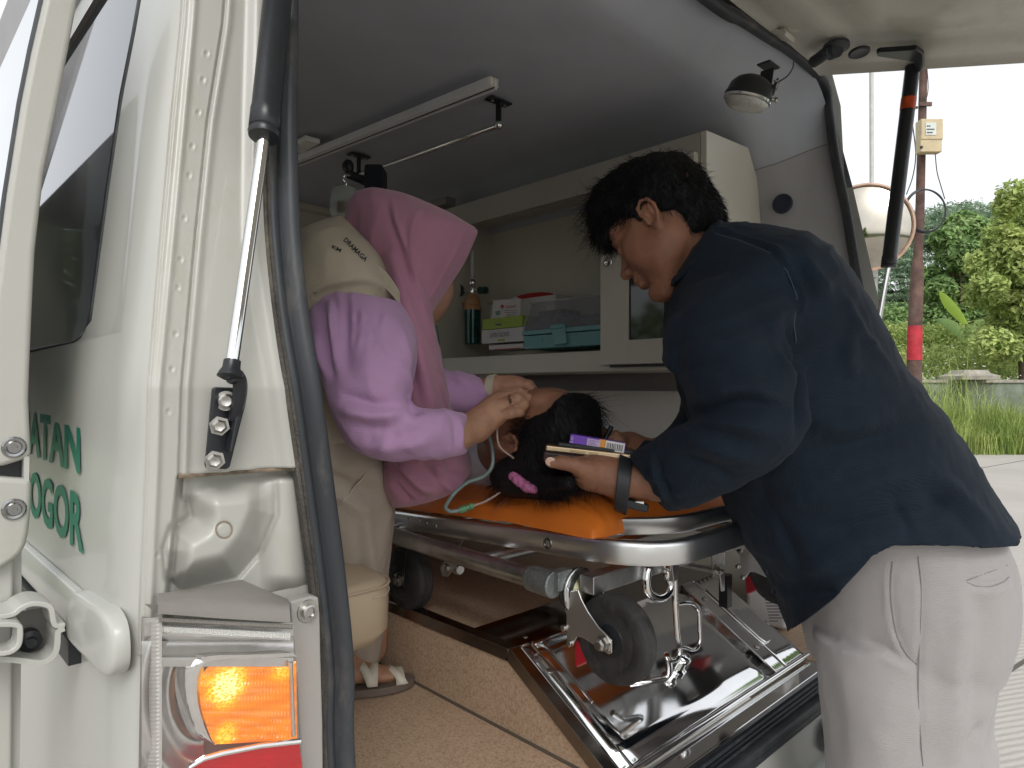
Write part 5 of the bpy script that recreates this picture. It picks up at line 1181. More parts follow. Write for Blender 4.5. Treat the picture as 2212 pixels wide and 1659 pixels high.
def strands(name, roots, dirs, length, rad, m_, parent, curl=.3, n=5, grav=(0, 0, -1), seed=1):
    mb = MB(); rg = random.Random(seed); g = Vector(grav)
    vs, fs = [], []
    for p, d in zip(roots, dirs):
        p = Vector(p); d = Vector(d).normalized(); L_ = length*rg.uniform(.5, 1.2); ax = Vector((rg.gauss(0, 1), rg.gauss(0, 1), rg.gauss(0, 1))).normalized()
        c = curl*rg.uniform(-1, 1.2); q = p; base = len(vs); r0 = rad*rg.uniform(.6, 1.2)
        for i in range(n+1):
            e = d.orthogonal().normalized(); f = d.cross(e); rr_ = r0*(1-.8*i/n)
            for a in (0, 2.094, 4.189): vs.append(tuple(q+(e*math.cos(a)+f*math.sin(a))*rr_))
            d = (d + ax.cross(d)*c + g*.10).normalized(); q = q+d*(L_/n)
        for i in range(n):
            for a in range(3): fs.append((base+i*3+a, base+i*3+(a+1) % 3, base+(i+1)*3+(a+1) % 3, base+(i+1)*3+a))
    mb.v = vs; mb.f = fs; return obj(name, mb, m_, parent, kind='stuff', smooth=180)
def sample(mesh, cond, n, seed=3):
    vs, fs = mesh; nn = vnormals(np.asarray(vs, float), fs); idx = np.where(cond(np.asarray(vs)))[0]
    rg = np.random.default_rng(seed); idx = rg.choice(idx, min(n, len(idx)), replace=len(idx) < n); return np.asarray(vs)[idx], nn[idx]

# ------------------------------------------------------------ MAN
M_NAVY = weave(mat('navy_linen', (0.0062, 0.0140, 0.026), 0.75, var=0.10, vscale=9, sheen=.03, spec=.3, bump=0.25, bscale=900, detail=8), 1100, .35)
M_TROU = weave(mat('pale_mauve_cotton', (0.365, 0.34, 0.335), 0.85, var=0.04, vscale=5, sheen=.2, bump=.1, bscale=900), 1500, .25)
man = empty('person', (1.06, -.2, 0), 'person in a navy shirt and pale trousers leaning over the stretcher holding a phone', 'person')
fM, wM = (-.67, -.60, .385), (-.455, .775, .41)
HS = .885
F0 = frame(fM, wM, (0, 0, 0)); sM = Vector((F0[0][1], F0[1][1], F0[2][1]))
FM_ = frame(fM, wM, V(1403, 466, 1.10)-sM*.078*HS) @ Matrix.Scale(HS, 4)
nb = FM_.inverted() @ V(1530, 590, 1.15)
hm = head_sdf(nb, fat=.004).mesh(.0024)
headM = xform(hm, FM_)
# hands
s = SDF()
W_ = [(1500, 1026, 1.04), (1425, 1042, 1.065), (1338, 1038, 1.085)]
chain(s, W_, [.026, .0275, .0275], .012)
s.rc(V(1330, 1034, 1.085), V(1275, 1022, 1.09), .027, .026, k=.015)
s.el(V(1290, 1022, 1.10), (.036, .036, .024), k=.02, M=None)
s.rc(V(1318, 1016, 1.09), V(1262, 1010, 1.075), .022, .017, k=.014)
chain(s, [(1268, 1012, 1.072), (1244, 1005, 1.066), (1214, 999, 1.062), (1191, 999, 1.060)], [.0165, .0118, .0098, .0085], .008)
chain(s, [(1268, 1030, 1.095), (1262, 1018, 1.125), (1268, 990, 1.155), (1280, 965, 1.165)], [.013, .0095, .0085, .0075])
chain(s, [(1282, 1034, 1.10), (1285, 1020, 1.135), (1292, 990, 1.165), (1300, 962, 1.172)], [.013, .0098, .0088, .0078])
chain(s, [(1298, 1036, 1.10), (1308, 1022, 1.14), (1318, 990, 1.168), (1322, 965, 1.172)], [.013, .0095, .0085, .0075])
chain(s, [(1314, 1036, 1.10), (1328, 1020, 1.14), (1338, 994, 1.160), (1340, 972, 1.165)], [.012, .0085, .0075, .0068])
handL = s.mesh(.0020, disp=lambda P: .0004*noise3(P, 180, 2))
s = SDF()                                             # right hand, behind the phone
chain(s, [(1500, 1000, 1.245), (1420, 978, 1.24), (1366, 962, 1.23)], [.022, .022, .0215], .012)
s.el(V(1345, 962, 1.225), (.032, .032, .022), k=.018)
chain(s, [(1340, 955, 1.22), (1318, 942, 1.205), (1298, 934, 1.195), (1284, 937, 1.19)], [.012, .0092, .0085, .0075])
chain(s, [(1345, 960, 1.22), (1340, 946, 1.205), (1330, 941, 1.19), (1318, 947, 1.185)], [.012, .0092, .0085, .0075])
chain(s, [(1350, 966, 1.225), (1345, 952, 1.20), (1340, 954, 1.185), (1332, 962, 1.18)], [.012, .0092, .0085, .0075])
chain(s, [(1352, 974, 1.225), (1340, 972, 1.20), (1336, 974, 1.19), (1330, 978, 1.185)], [.011, .0085, .0075, .007])
chain(s, [(1350, 958, 1.23), (1330, 950, 1.235), (1308, 946, 1.225), (1296, 946, 1.21)], [.013, .011, .0095, .008])
handR = s.mesh(.0022)
# hidden parts of the body so that it is one figure
bodyl = [loftmesh(lofted([(1480, 640, 1600, 560, 1.15, .08), (1520, 760, 1740, 640, 1.15, .15), (1570, 900, 1880, 790, 1.15, .14), (1660, 1060, 1960, 960, 1.15, .11), (1740, 1150, 2020, 1080, 1.14, .10)]))]
arm = SDF(); chain(arm, [(1590, 640, 1.05), (1640, 900, 1.0), (1610, 960, 1.0), (1480, 1026, 1.045)], [.045, .034, .030, .024], .02); chain(arm, [(1560, 640, 1.27), (1610, 880, 1.33), (1500, 990, 1.27), (1470, 990, 1.24)], [.045, .034, .030, .028], .02)
for lg in (((1960, 1300, 1.08), (1930, 1750, 1.06), (1925, 2420, 1.08)), ((1990, 1300, 1.22), (1985, 1750, 1.22), (1985, 2380, 1.24))): chain(arm, lg, [.085, .058, .040], .03)
body = obj('body', join(headM, handL, handR, arm.mesh(.012), *bodyl), M_SKIN, man, smooth=180)
nail(V(1189, 997, 1.0535), RT*-1, -FW, body, .0072)
# hair
hs_ = SDF()
hs_.el((-.012, 0, .066), (.103, .083, .078), k=.02); hs_.el((-.052, 0, .020), (.060, .074, .083), k=.03); hs_.el((-.060, 0, -.030), (.045, .060, .045), k=.025)
hs_.el((.070, 0, .090), (.040, .066, .034), k=.025); hs_.el((.030, 0, .125), (.07, .06, .035), k=.03)
for y in (-1, 1): hs_.rc((.020, y*.070, .050), (.018, y*.072, .012), .012, .008, k=.012); hs_.el((-.04, y*.066, .030), (.045, .020, .045), k=.02)
for y in (-1, 1): hs_.el((-.004, y*.088, .0), (.020, .016, .030), k=.006, op=-1)
hs_.el((.105, 0, .005), (.03, .07, .040), k=.01, op=-1); hs_.rc((.098, -.03, .072), (.100, .035, .060), .016, .016, k=.02)
hairm = hs_.mesh(.0032, disp=lambda P: .006*noise3(P, 34, 3)+.003*noise3(P, 75, 13)+.0009*(1-2*np.abs(noise3(P*np.array([.5, 1, .5]), 170, 4)))+.0008*noise3(P, 300, 5))
HM = xform(hairm, FM_); hair = obj('hair', HM, M_HAIR, man, label='short tousled black hair', smooth=180)
M3 = np.array(FM_.to_3x3())
def hair_st(mesh_local, cond, n, L_, rad, name, curl, combing, seed, par, fr):
    p, nn = sample(mesh_local, cond, n, seed); d = nn*.45+np.array(combing)+np.random.default_rng(seed).normal(0, .25, nn.shape)
    M = np.array(fr); P = p @ M[:3, :3].T+M[:3, 3]; D = d @ M[:3, :3].T
    return strands(name, P, D, L_, rad, M_HAIR, par, curl, seed=seed)
hair_st(hairm, lambda v: (v[:, 2] > .03), 7500, .022, .00050, 'hair_strands', .40, (.5, 0, -.5), 5, hair, FM_)
hair_st(hairm, lambda v: (v[:, 0] > .045) & (v[:, 2] > .07), 420, .055, .00040, 'hair_wisps', .70, (1.2, 0, -.2), 6, hair, FM_)
hair_st(hairm, lambda v: (v[:, 2] < .03) & (v[:, 0] < -.02), 2600, .014, .0005, 'hair_nape', .2, (-.0, 0, -1.2), 7, hair, FM_)
obj('eyebrow', xform(join(MB().ball((.089, .030, .036), (.006, .018, .004), 12), MB().ball((.089, -.030, .036), (.006, .018, .004), 12)), FM_), M_HAIR, man)
# shirt
T = [(1462, 596, 1536, 492, 1.12, .060), (1450, 640, 1625, 502, 1.13, .125), (1455, 700, 1715, 532, 1.14, .185), (1470, 780, 1782, 600, 1.15, .20), (1488, 850, 1842, 697, 1.15, .20),
     (1515, 930, 1900, 795, 1.15, .195), (1548, 1010, 1968, 870, 1.15, .19), (1585, 1090, 2032, 960, 1.15, .185), (1622, 1180, 2086, 1050, 1.14, .185), (1665, 1240, 2132, 1115, 1.14, .19)]
TR = lofted(T)
hem = [(1702, 1362), (1740, 1338), (1800, 1292), (1850, 1240), (1885, 1200), (1930, 1178), (2000, 1176), (2060, 1178), (2120, 1182), (2172, 1180)]
hu = np.array([h[0] for h in hem]); hv = np.array([h[1] for h in hem]); hsn = np.linspace(0, 1, len(hem)); last = []
for j in range(36):
    t = 2*math.pi*j/36; s01 = (1-math.copysign(abs(math.cos(t))**(2/2.3), math.cos(t)))/2
    d = 1.14+.2*math.copysign(abs(math.sin(t))**(2/2.3), math.sin(t)); u_ = np.interp(s01, hsn, hu); v_ = np.interp(s01, hsn, hv)
    last.append(V(u_, v_, d))
prev = TR[-1]; 
TR += [[a.lerp(b, k) for a, b in zip(prev, last)] for k in (.2, .4, .6, .8, 1.0)]
hc_ = sum(last, Vector())/len(last)
TR += [[q-UP*.05 for q in last], [q-UP*.10 for q in last], [q-UP*.15 for q in last]]
armN = [(1480, 625, 1680, 590, 1.06, .085), (1462, 690, 1703, 650, 1.02, .085), (1462, 745, 1716, 740, .995, .082), (1480, 830, 1726, 830, .98, .08), (1505, 895, 1722, 930, .975, .076), (1492, 915, 1690, 990, .98, .070),
        (1452, 932, 1612, 1036, .995, .064), (1415, 955, 1545, 1068, 1.02, .056), (1388, 970, 1475, 1097, 1.045, .050), (1372, 980, 1452, 1102, 1.06, .047), (1364, 986, 1440, 1104, 1.064, .045)]
armF = [(1480, 620, 1660, 600, 1.25, .08), (1470, 740, 1680, 740, 1.30, .08), (1480, 840, 1660, 900, 1.33, .075), (1470, 900, 1600, 1010, 1.31, .065), (1420, 945, 1500, 1040, 1.27, .052), (1385, 944, 1430, 1012, 1.25, .048), (1364, 946, 1385, 1008, 1.245, .044), (1346, 946, 1364, 1004, 1.243, .042)]
notch = [(1446, 690, 1500, 680, 1.02, .02), (1442, 750, 1500, 760, 1.01, .03), (1440, 778, 1500, 800, 1.01, .03), (1452, 800, 1500, 820, 1.0, .02)]
sh = fuse([loftmesh(TR), loftmesh(lofted(armN)), loftmesh(lofted(armF)), loftmesh(lofted(notch))], .0052, 4)
h = shot(sh)
def L(*pts): return [h(u, v) for u, v in pts]
folds = [(L((1540, 500), (1600, 515), (1680, 545), (1715, 600), (1735, 640), (1725, 700)), 0.0075, .004), (L((1560, 508), (1640, 530), (1700, 575), (1722, 640)), -0.0075, .006),
 (L((1735, 560), (1760, 600), (1790, 640)), 0.0090, .012), (L((1700, 540), (1740, 600), (1750, 660)), -0.0090, .010),
 (L((1640, 700), (1700, 760), (1725, 800)), -0.0150, .014), (L((1700, 700), (1730, 760), (1728, 860), (1718, 940)), -0.0180, .010), (L((1655, 690), (1690, 760), (1712, 820)), 0.0120, .012),
 (L((1500, 900), (1560, 880), (1640, 880)), -0.0120, .010), (L((1510, 915), (1580, 910), (1660, 930)), 0.0120, .010), (L((1520, 860), (1600, 840), (1670, 850)), 0.0090, .012), (L((1530, 880), (1600, 862), (1690, 890)), -0.0090, .008),
 (L((1490, 950), (1560, 970), (1640, 1000)), 0.0090, .012), (L((1470, 980), (1540, 1010), (1590, 1040)), -0.0090, .010), (L((1420, 985), (1428, 1030), (1455, 1080)), -0.0090, .006), (L((1412, 975), (1418, 1030), (1448, 1086)), 0.0075, .006),
 (L((1480, 760), (1560, 740), (1640, 760)), 0.0075, .012), (L((1470, 800), (1540, 790), (1600, 800)), -0.0075, .010), (L((1580, 1000), (1650, 1060), (1720, 1200), (1740, 1300)), -0.0090, .014),
 (L((1730, 900), (1800, 920), (1900, 900)), 0.0090, .016), (L((1740, 980), (1850, 960), (1980, 900)), -0.0090, .014), (L((1700, 1080), (1850, 1050), (2020, 1010)), 0.0090, .018), (L((1760, 1150), (1900, 1130), (2080, 1080)), -0.0090, .014),
 (L((1850, 700), (1830, 760), (1840, 820)), 0.0075, .012), (L((2000, 1020), (2060, 1060), (2130, 1130)), 0.0075, .012), (L((1990, 1060), (2060, 1110), (2120, 1180)), -0.0075, .010), (L((1700, 1240), (1780, 1220), (1900, 1160)), 0.0075, .014),
 (L((1930, 1080), (1960, 1140), (1975, 1195)), -0.0060, .008), (L((1820, 640), (1860, 720), (1920, 800)), 0.0060, .010), (L((1760, 1290), (1840, 1240), (1930, 1187), (2100, 1190)), 0.0030, .004)]
hem_line = [tuple(q) for q in last]+[tuple(last[0])]
sh = fold(sh, folds, calm=(hem_line, .05), noise=[(.0045, wrk(RT*.55-UP*.83, 15, RT*.83+UP*.55, 3.5, 6), 3, True), (.0025, wrk(RT*.4-UP*.9, 34, RT*.9+UP*.4, 8, 14), 5, True), (.0009, (60, 60, 45), 8, True), (.003, (6, 6, 6), 9, False)])
def trim_hem(mesh):                    # cut the cloth along the curved shirt tail
    vs, fs = mesh; vs = np.array(vs, dtype=float); r = vs-np.array(CAM); d = r @ np.array(FW); u = 1106+(r @ np.array(RT))/d*FPX; v = 829.5-(r @ np.array(UP))/d*FPX
    hv2 = np.interp(u, hu, hv); low_ = v > hv2; keep = [f for f in fs if not all(low_[i] for i in f)]
    mv = low_.copy(); vs[mv] += np.array(UP)[None, :]*((v-hv2)*d/FPX)[mv][:, None]
    used = np.unique(np.array([i for f in keep for i in f])); mp_ = -np.ones(len(vs), int); mp_[used] = np.arange(len(used))
    return vs[used], [tuple(int(mp_[i]) for i in f) for f in keep]
sh = trim_hem(sh)
shirt = obj('shirt', sh, M_NAVY, man, label='dark navy long sleeved shirt', smooth=180, solid=.0015)
# collar stand folded round the neck
cr_ = lofted([(1452, 606, 1540, 500, 1.118, .066), (1446, 590, 1541, 474, 1.112, .060)])
cm = fold(fuse([loftmesh(lofted([(1446, 625, 1560, 500, 1.12, .075), (1450, 604, 1552, 484, 1.115, .067), (1470, 590, 1545, 476, 1.115, .058)]))], .004, 2), [], [(.0015, (40, 40, 40), 2, True)])
obj('collar', cm, M_NAVY, shirt, smooth=180)
hh = shot(sh)
for (u, v) in ((1576, 1143), (1650, 1283), (1662, 1236)): obj('button', MB().lathe(hh(u, v, .001), -FW, [(0, .0055), (.0015, .0055), (.002, .004), (.0012, .003)], 16), mat('navy_button', (.03, .035, .06), .3), shirt)
st_ = MB(); 
for path_ in (((1545, 505), (1600, 520), (1660, 545), (1700, 585), (1722, 640), (1715, 700), (1720, 740)),): st_.tube([hh(u, v, .0006) for u, v in path_], .0009, 5)
obj('seam', st_, mat('navy_thread', (.05, .065, .09), .8), shirt)
# trousers
Tt = lofted([(1705, 1110, 2030, 1040, 1.13, .135), (1722, 1150, 2080, 1085, 1.13, .15), (1740, 1180, 2110, 1120, 1.13, .15), (1742, 1265, 2140, 1190, 1.13, .155), (1750, 1335, 2148, 1245, 1.13, .155), (1762, 1400, 2144, 1335, 1.13, .15), (1772, 1440, 2130, 1420, 1.13, .135)])
leg1 = lofted([(1764, 1380, 2142, 1340, 1.08, .092), (1776, 1480, 2122, 1460, 1.075, .094), (1786, 1560, 2100, 1540, 1.07, .090), (1796, 1659, 2078, 1640, 1.065, .086), (1806, 1900, 2030, 1900, 1.06, .080), (1835, 2200, 2020, 2200, 1.07, .068), (1860, 2450, 2010, 2450, 1.08, .062)])
leg2 = lofted([(1795, 1380, 2145, 1340, 1.19, .088), (1810, 1480, 2135, 1460, 1.2, .088), (1835, 1580, 2120, 1550, 1.215, .085), (1855, 1680, 2132, 1640, 1.22, .085), (1880, 1900, 2090, 1900, 1.22, .075), (1900, 2200, 2060, 2200, 1.23, .062), (1920, 2400, 2050, 2400, 1.24, .058)])
tr = fuse([loftmesh(Tt), loftmesh(leg1), loftmesh(leg2)], .0062, 4); h = shot(tr)
pk = [(1928, 1213), (1924, 1260), (1925, 1299), (1930, 1340), (1938, 1374), (1950, 1400), (1962, 1418), (1981, 1436)]
seam = [(1983, 1202), (1990, 1262), (1989, 1340), (1985, 1412), (1984, 1506), (1988, 1580), (1994, 1655)]
bp = [(2088, 1254), (2110, 1246), (2145, 1233), (2176, 1221)]; bp2 = [(2089, 1258), (2110, 1266), (2140, 1267), (2168, 1257), (2180, 1246)]
folds = [(L(*pk), -.004, .005), (L(*[(u-8, v) for u, v in pk]), .0035, .005), (L(*seam), -.0022, .004), (L((1870, 1383), (1920, 1408), (1970, 1436)), -.005, .007), (L((1868, 1396), (1920, 1422), (1968, 1446)), .004, .008),
 (L(*bp), -.003, .004), (L(*bp2), -.004, .004), (L(*[(u, v+9) for u, v in bp2]), .003, .006), (L((2080, 1290), (2070, 1380), (2050, 1480)), .005, .016), (L((2110, 1280), (2120, 1380), (2090, 1500)), -.005, .018), (L((2060, 1420), (2062, 1540), (2060, 1655)), .006, .020),
 (L((1860, 1450), (1900, 1550), (1910, 1650)), .004, .03), (L((1780, 1430), (1800, 1540), (1810, 1650)), -.003, .02), (L((2120, 1560), (2095, 1600), (2085, 1650)), -.008, .012), (L((1800, 1370), (1850, 1390), (1900, 1440)), .003, .02)]
tr = fold(tr, folds, [(.0030, (7, 7, 4), 3, True), (.0014, (20, 20, 12), 6, True), (.0006, (60, 60, 50), 8, False)])
trou = obj('trousers', tr, M_TROU, man, label='pale mauve cotton trousers', smooth=180)
h2 = shot(tr); sm = MB(); sm.tube(spline([h2(u, v, .0004) for u, v in seam], 4), .0007, 5); sm.tube(spline([h2(u, v, .0004) for u, v in pk], 4), .0011, 5); sm.tube(spline([h2(u, v, .0004) for u, v in bp], 4), .0008, 5).tube(spline([h2(u, v, .0004) for u, v in bp2], 4), .0008, 5)
obj('seam', sm, mat('mauve_thread', (.26, .23, .225), .8), trou)
for d_, x_ in ((1.08, 1935), (1.24, 1985)):
    p = V(x_, 2500, d_); a = Vector((p.x, p.y, 0)); fd = (RT*-1).normalized(); s = SDF(); s.rc(a+Vector((0, 0, .045)), a+fd*.17+Vector((0, 0, .035)), .042, .035, k=.02); s.rc(a+Vector((0, 0, .05)), a+Vector((0, 0, .10)), .045, .045, k=.02)
    ms = s.mesh(.006); ms[0][:, 2] = np.maximum(ms[0][:, 2], .002); obj('shoe', ms, mat('dark_shoe', (.03, .025, .02), .5) if 'dark_shoe' not in MATS else MATS['dark_shoe'], man, smooth=180)
# watch
wa = V(1348, 1042, 1.083); wax = (V(1400, 1066, 1.075)-V(1330, 1034, 1.085)).normalized()
def loop(c, ax, rx, rz, tilt=0): 
    e = (FW-ax*FW.dot(ax)).normalized(); f = ax.cross(e); return [c+e*rx*math.cos(a)+f*rz*math.sin(a)+ax*tilt*math.sin(a) for a in np.linspace(0, 2*math.pi, 41)]
wa = V(1346, 1046, 1.083)
lp1 = loop(wa, wax, .0335, .0385, -.012)
mb = MB(); mb.loft([[p-wax*.011+(p-wa).normalized()*a for a in (0, .0055)]+[p+wax*.011+(p-wa).normalized()*a for a in (.0055, 0)] for p in lp1], caps=False)
wt = obj('wristwatch', mb, M_BLACK, man, label='black resin watch strap on the left wrist', bevel=.0015, smooth=40)
wt['label'] = 'black resin wristwatch on the left wrist'
pf_ = min(lp1, key=lambda p: (p-V(1372, 1090, 1.08)).length)
obj('watch_buckle', MB().box(V(1378, 1086, 1.066), (.018, .012, .006), Matrix.Rotation(-YAW, 3, 'Z')), M_STEEL, wt, bevel=.001)
obj('watch_case', MB().box(V(1368, 1089, 1.072), (.046, .026, .014), Matrix.Rotation(-YAW, 3, 'Z') @ Matrix.Rotation(.25, 3, 'Y')), M_BLACK, wt, bevel=.004)
# phone in hand, second slim device, medicine box, pen
ph_n = [(1178, 962), (1388, 983)]
pa, pb2 = V(1178, 968, 1.085), V(1376, 990, 1.075)
xd_ = (pb2-pa).normalized(); yd_ = (FW*1.0-UP*.02); yd_ = (yd_-xd_*yd_.dot(xd_)).normalized(); zd_ = xd_.cross(yd_)
if zd_.z < 0: zd_ = -zd_
MP = Matrix((xd_, yd_, zd_)).transposed(); Lp = (pb2-pa).length
pc = pa+xd_*Lp/2+yd_*.038
phone = empty('phone', pc-zd_*.006, 'gold edged phone in a dark cover lying on the open palm', 'phone')
obj('phone_body', MB().box(pc, (Lp, .072, .0105), MP), mat('gold_metal', (.52, .40, .26), .3, .9, var=.05), phone, bevel=.003, seg=3)
obj('phone_cover', MB().box(pc-zd_*.0135-yd_*.0-xd_*.001, (Lp+.004, .078, .017), MP), mat('oxblood_cover', (.035, .014, .013), .4, var=.15), phone, bevel=.004)
obj('phone_buttons', MB().box(pa+xd_*.052-yd_*.0004+zd_*.0003, (.024, .002, .003), MP).box(pa+xd_*.078-yd_*.0004+zd_*.0003, (.014, .002, .003), MP), mat('gold_metal_b', (.42, .33, .2), .35, .9), phone, bevel=.0006)
p2 = empty('phone', pc+zd_*.006, 'thin black phone between the gold phone and the medicine box', 'phone')
obj('phone_body', MB().box(pc+zd_*.0078+xd_*.010+yd_*.006, (Lp-.02, .070, .0065), MP), M_BLACK, p2, bevel=.002)
obj('phone_screen', MB().box(pc+zd_*.0114+xd_*.010+yd_*.006, (Lp-.026, .064, .0006), MP), mat('black_screen', (.01, .01, .012), .05), p2)
ba, bb_ = V(1231, 950, 1.095), V(1350, 970, 1.085); xb = (bb_-ba).normalized(); yb = (FW-xb*FW.dot(xb)).normalized(); zb_ = xb.cross(yb); zb_ = -zb_ if zb_.z < 0 else zb_
MBx = Matrix((xb, yb, zb_)).transposed(); Lb = (bb_-ba).length; hb_ = .0165; bc = (ba+bb_)/2+yb*.014+zb_*.001
mbx = empty('medicine_box', bc-zb_*hb_/2, 'small purple and orange medicine carton lying on the phone', 'box')
obj('carton', MB().box(bc, (Lb, .027, hb_), MBx), mat('purple_carton', (.18, .06, .50), .4, var=.05), mbx, bevel=.0004)
def sticker(x0_, x1_, z0_, z1_, m_, nm='printed_panel', off=.0004): 
    o3 = bc-yb*(.0135+off)
    return obj(nm, MB().add([o3+xb*a+zb_*b for a, b in ((x0_*Lb/2, z0_*hb_/2), (x1_*Lb/2, z0_*hb_/2), (x1_*Lb/2, z1_*hb_/2), (x0_*Lb/2, z1_*hb_/2))], [(0, 1, 2, 3)]), m_, mbx, smooth=0)
M_ORI = mat('orange_print', (.75, .30, .03), .4, var=0); M_LILAC = mat('lilac_print', (.52, .42, .60), .4, var=0); M_WHT = mat('white_print', (.72, .72, .72), .4, var=0)
sticker(.05, .34, -1, 1, M_ORI); sticker(-.38, .10, -.6, .75, M_LILAC, off=.0007); sticker(.30, .98, -.95, .95, M_WHT, off=.0007)
rgb_ = random.Random(4); x_ = .34
while x_ < .92: w_ = rgb_.uniform(.012, .04); sticker(x_, x_+w_, -.7, .55, M_INK, 'bar_code_bar', .0010); x_ += w_+rgb_.uniform(.015, .035)
o3 = bc-yb*.0146
text_on('printed_text', '5 ml', o3-xb*Lb*.44-zb_*hb_*.3, zb_, -xb, .005, .009, M_WHT, mbx)
for k in range(4): sticker(-.34+.02*(k % 2), .06-.05*((k*3) % 4), .52-.28*k, .42-.28*k, mat('violet_ink', (.25, .12, .5), .5) if 'violet_ink' not in MATS else MATS['violet_ink'], 'printed_line', .0010)
obj('pen', MB().tube([V(1300, 964, 1.175), V(1321, 921, 1.185)], .0042, 12), M_BLACK, None, 'short black pen held upright behind the medicine carton', 'pen')
obj('glass_ampoule', MB().tube([V(1254, 1046, 1.13), V(1262, 1034, 1.13), V(1282, 1012, 1.125)], .0045, 12), mat('ampoule_glass', (.45, .48, .48), .08, alpha=.5, coat=.5), None, 'thin clear ampoule below the phone beside the dark hair', 'ampoule')
# ------------------------------------------------------------ WOMAN
M_PINK = weave(mat('mauve_pink_scarf', (0.40, 0.185, 0.27), 0.85, var=0.05, vscale=6, sheen=.3, bump=.12, bscale=1200), 1600, .2)
M_PURP = weave(mat('lilac_cotton', (0.46, 0.275, 0.47), 0.85, var=0.05, vscale=7, sheen=.2, bump=.1, bscale=1000), 1300, .2)
M_VEST = weave(mat('khaki_vest_cloth', (0.44, 0.39, 0.30), 0.9, var=0.05, vscale=7, sheen=.1, bump=.1, bscale=900), 1200, .2)
M_KHAKI = weave(mat('khaki_trouser_cloth', (0.44, 0.38, 0.32), 0.9, var=0.05, vscale=7, bump=.1, bscale=900), 1200, .2)
wom = empty('person', V(770, 1480, 1.40), 'person in a mauve pink headscarf and khaki vest seated bending over the patient', 'person')
fW, wW = (.60, -.12, .79), (.20, .97, .0)
FWm = frame(fW, wW, V(874, 588, 1.30)); nb = FWm.inverted() @ V(820, 660, 1.24)
headW = xform(head_sdf(nb, fat=.003).mesh(.0026), FWm)
s = SDF()
chain(s, [(930, 940, 1.115), (985, 936, 1.135), (1028, 922, 1.155)], [.034, .029, .0245], .012)
s.rc(V(1030, 921, 1.157), V(1068, 890, 1.172), .0245, .026, k=.014)
s.rc(V(1040, 905, 1.165), V(1078, 868, 1.182), .020, .018, k=.014)
for ch, rd in (([(1060, 880, 1.185), (1086, 856, 1.19), (1112, 847, 1.195), (1134, 853, 1.205), (1147, 862, 1.208)], [.013, .0112, .0092, .0082, .0072]),
               ([(1058, 885, 1.178), (1088, 862, 1.178), (1121, 850, 1.174), (1139, 861, 1.182), (1144, 870, 1.196)], [.013, .0115, .0098, .0088, .0076]),
               ([(1054, 893, 1.170), (1082, 877, 1.163), (1117, 862, 1.156), (1131, 873, 1.162), (1130, 881, 1.176)], [.013, .0115, .0102, .0090, .0078]),
               ([(1050, 905, 1.165), (1076, 899, 1.155), (1104, 892, 1.150), (1121, 889, 1.155), (1126, 893, 1.168)], [.013, .0108, .0092, .0084, .0072]),
               ([(1045, 905, 1.18), (1085, 892, 1.205), (1120, 880, 1.215), (1146, 868, 1.212)], [.015, .0125, .0105, .0085])): chain(s, ch, rd, .005)
handWR = s.mesh(.0018, disp=lambda P: .0004*noise3(P, 180, 2))
s = SDF()
chain(s, [(980, 850, 1.285), (1035, 850, 1.277), (1064, 842, 1.27)], [.024, .0235, .0225], .012)
s.rc(V(1066, 841, 1.27), V(1105, 838, 1.262), .0225, .0235, k=.014); s.rc(V(1075, 832, 1.272), V(1112, 832, 1.262), .016, .014, k=.01)
for ch, rd in (([(1095, 838, 1.252), (1118, 832, 1.246), (1138, 834, 1.240), (1150, 848, 1.238), (1150, 860, 1.236)], [.013, .0108, .0092, .0082, .0072]),
               ([(1098, 834, 1.262), (1122, 828, 1.258), (1142, 832, 1.254), (1155, 848, 1.250), (1158, 860, 1.246)], [.013, .0112, .0096, .0086, .0074]),
               ([(1098, 836, 1.272), (1124, 836, 1.270), (1146, 838, 1.266), (1160, 850, 1.262), (1168, 858, 1.256)], [.013, .0108, .0090, .0082, .0072]),
               ([(1096, 842, 1.280), (1120, 846, 1.282), (1144, 846, 1.278), (1158, 854, 1.272), (1170, 862, 1.266)], [.012, .0098, .0084, .0074, .0066]),
               ([(1088, 850, 1.26), (1112, 858, 1.25), (1134, 864, 1.240), (1152, 868, 1.235)], [.014, .0115, .0098, .0082])): chain(s, ch, rd, .005)
handWL = s.mesh(.0018)
arm = SDF(); chain(arm, [(800, 690, 1.20), (820, 885, 1.13), (930, 936, 1.115)], [.036, .030, .028], .02); chain(arm, [(860, 700, 1.36), (920, 840, 1.32), (985, 848, 1.28)], [.036, .028, .026], .02)
chain(arm, [(740, 1030, 1.30), (790, 1040, 1.34), (800, 1400, 1.42)], [.07, .05, .036], .03)
tb0 = loftmesh(lofted([(840, 640, 720, 560, 1.27, .09), (840, 760, 680, 760, 1.28, .09), (820, 940, 690, 940, 1.29, .09)]))
bodyW = obj('body', join(headW, handWR, handWL, arm.mesh(.012), tb0), M_SKINL, wom, smooth=180)
obj('lips', xform(join(MB().ball((.104, 0, -.0505), (.0075, .020, .0045), 14), MB().ball((.101, 0, -.0615), (.0080, .018, .0055), 14)), FWm), M_LIP, bodyW)
obj('eyelash', xform(MB().tube([(.094, -.022, .008), (.097, -.032, .009), (.092, -.043, .008)], .0014, 6), FWm) , M_HAIR, bodyW)
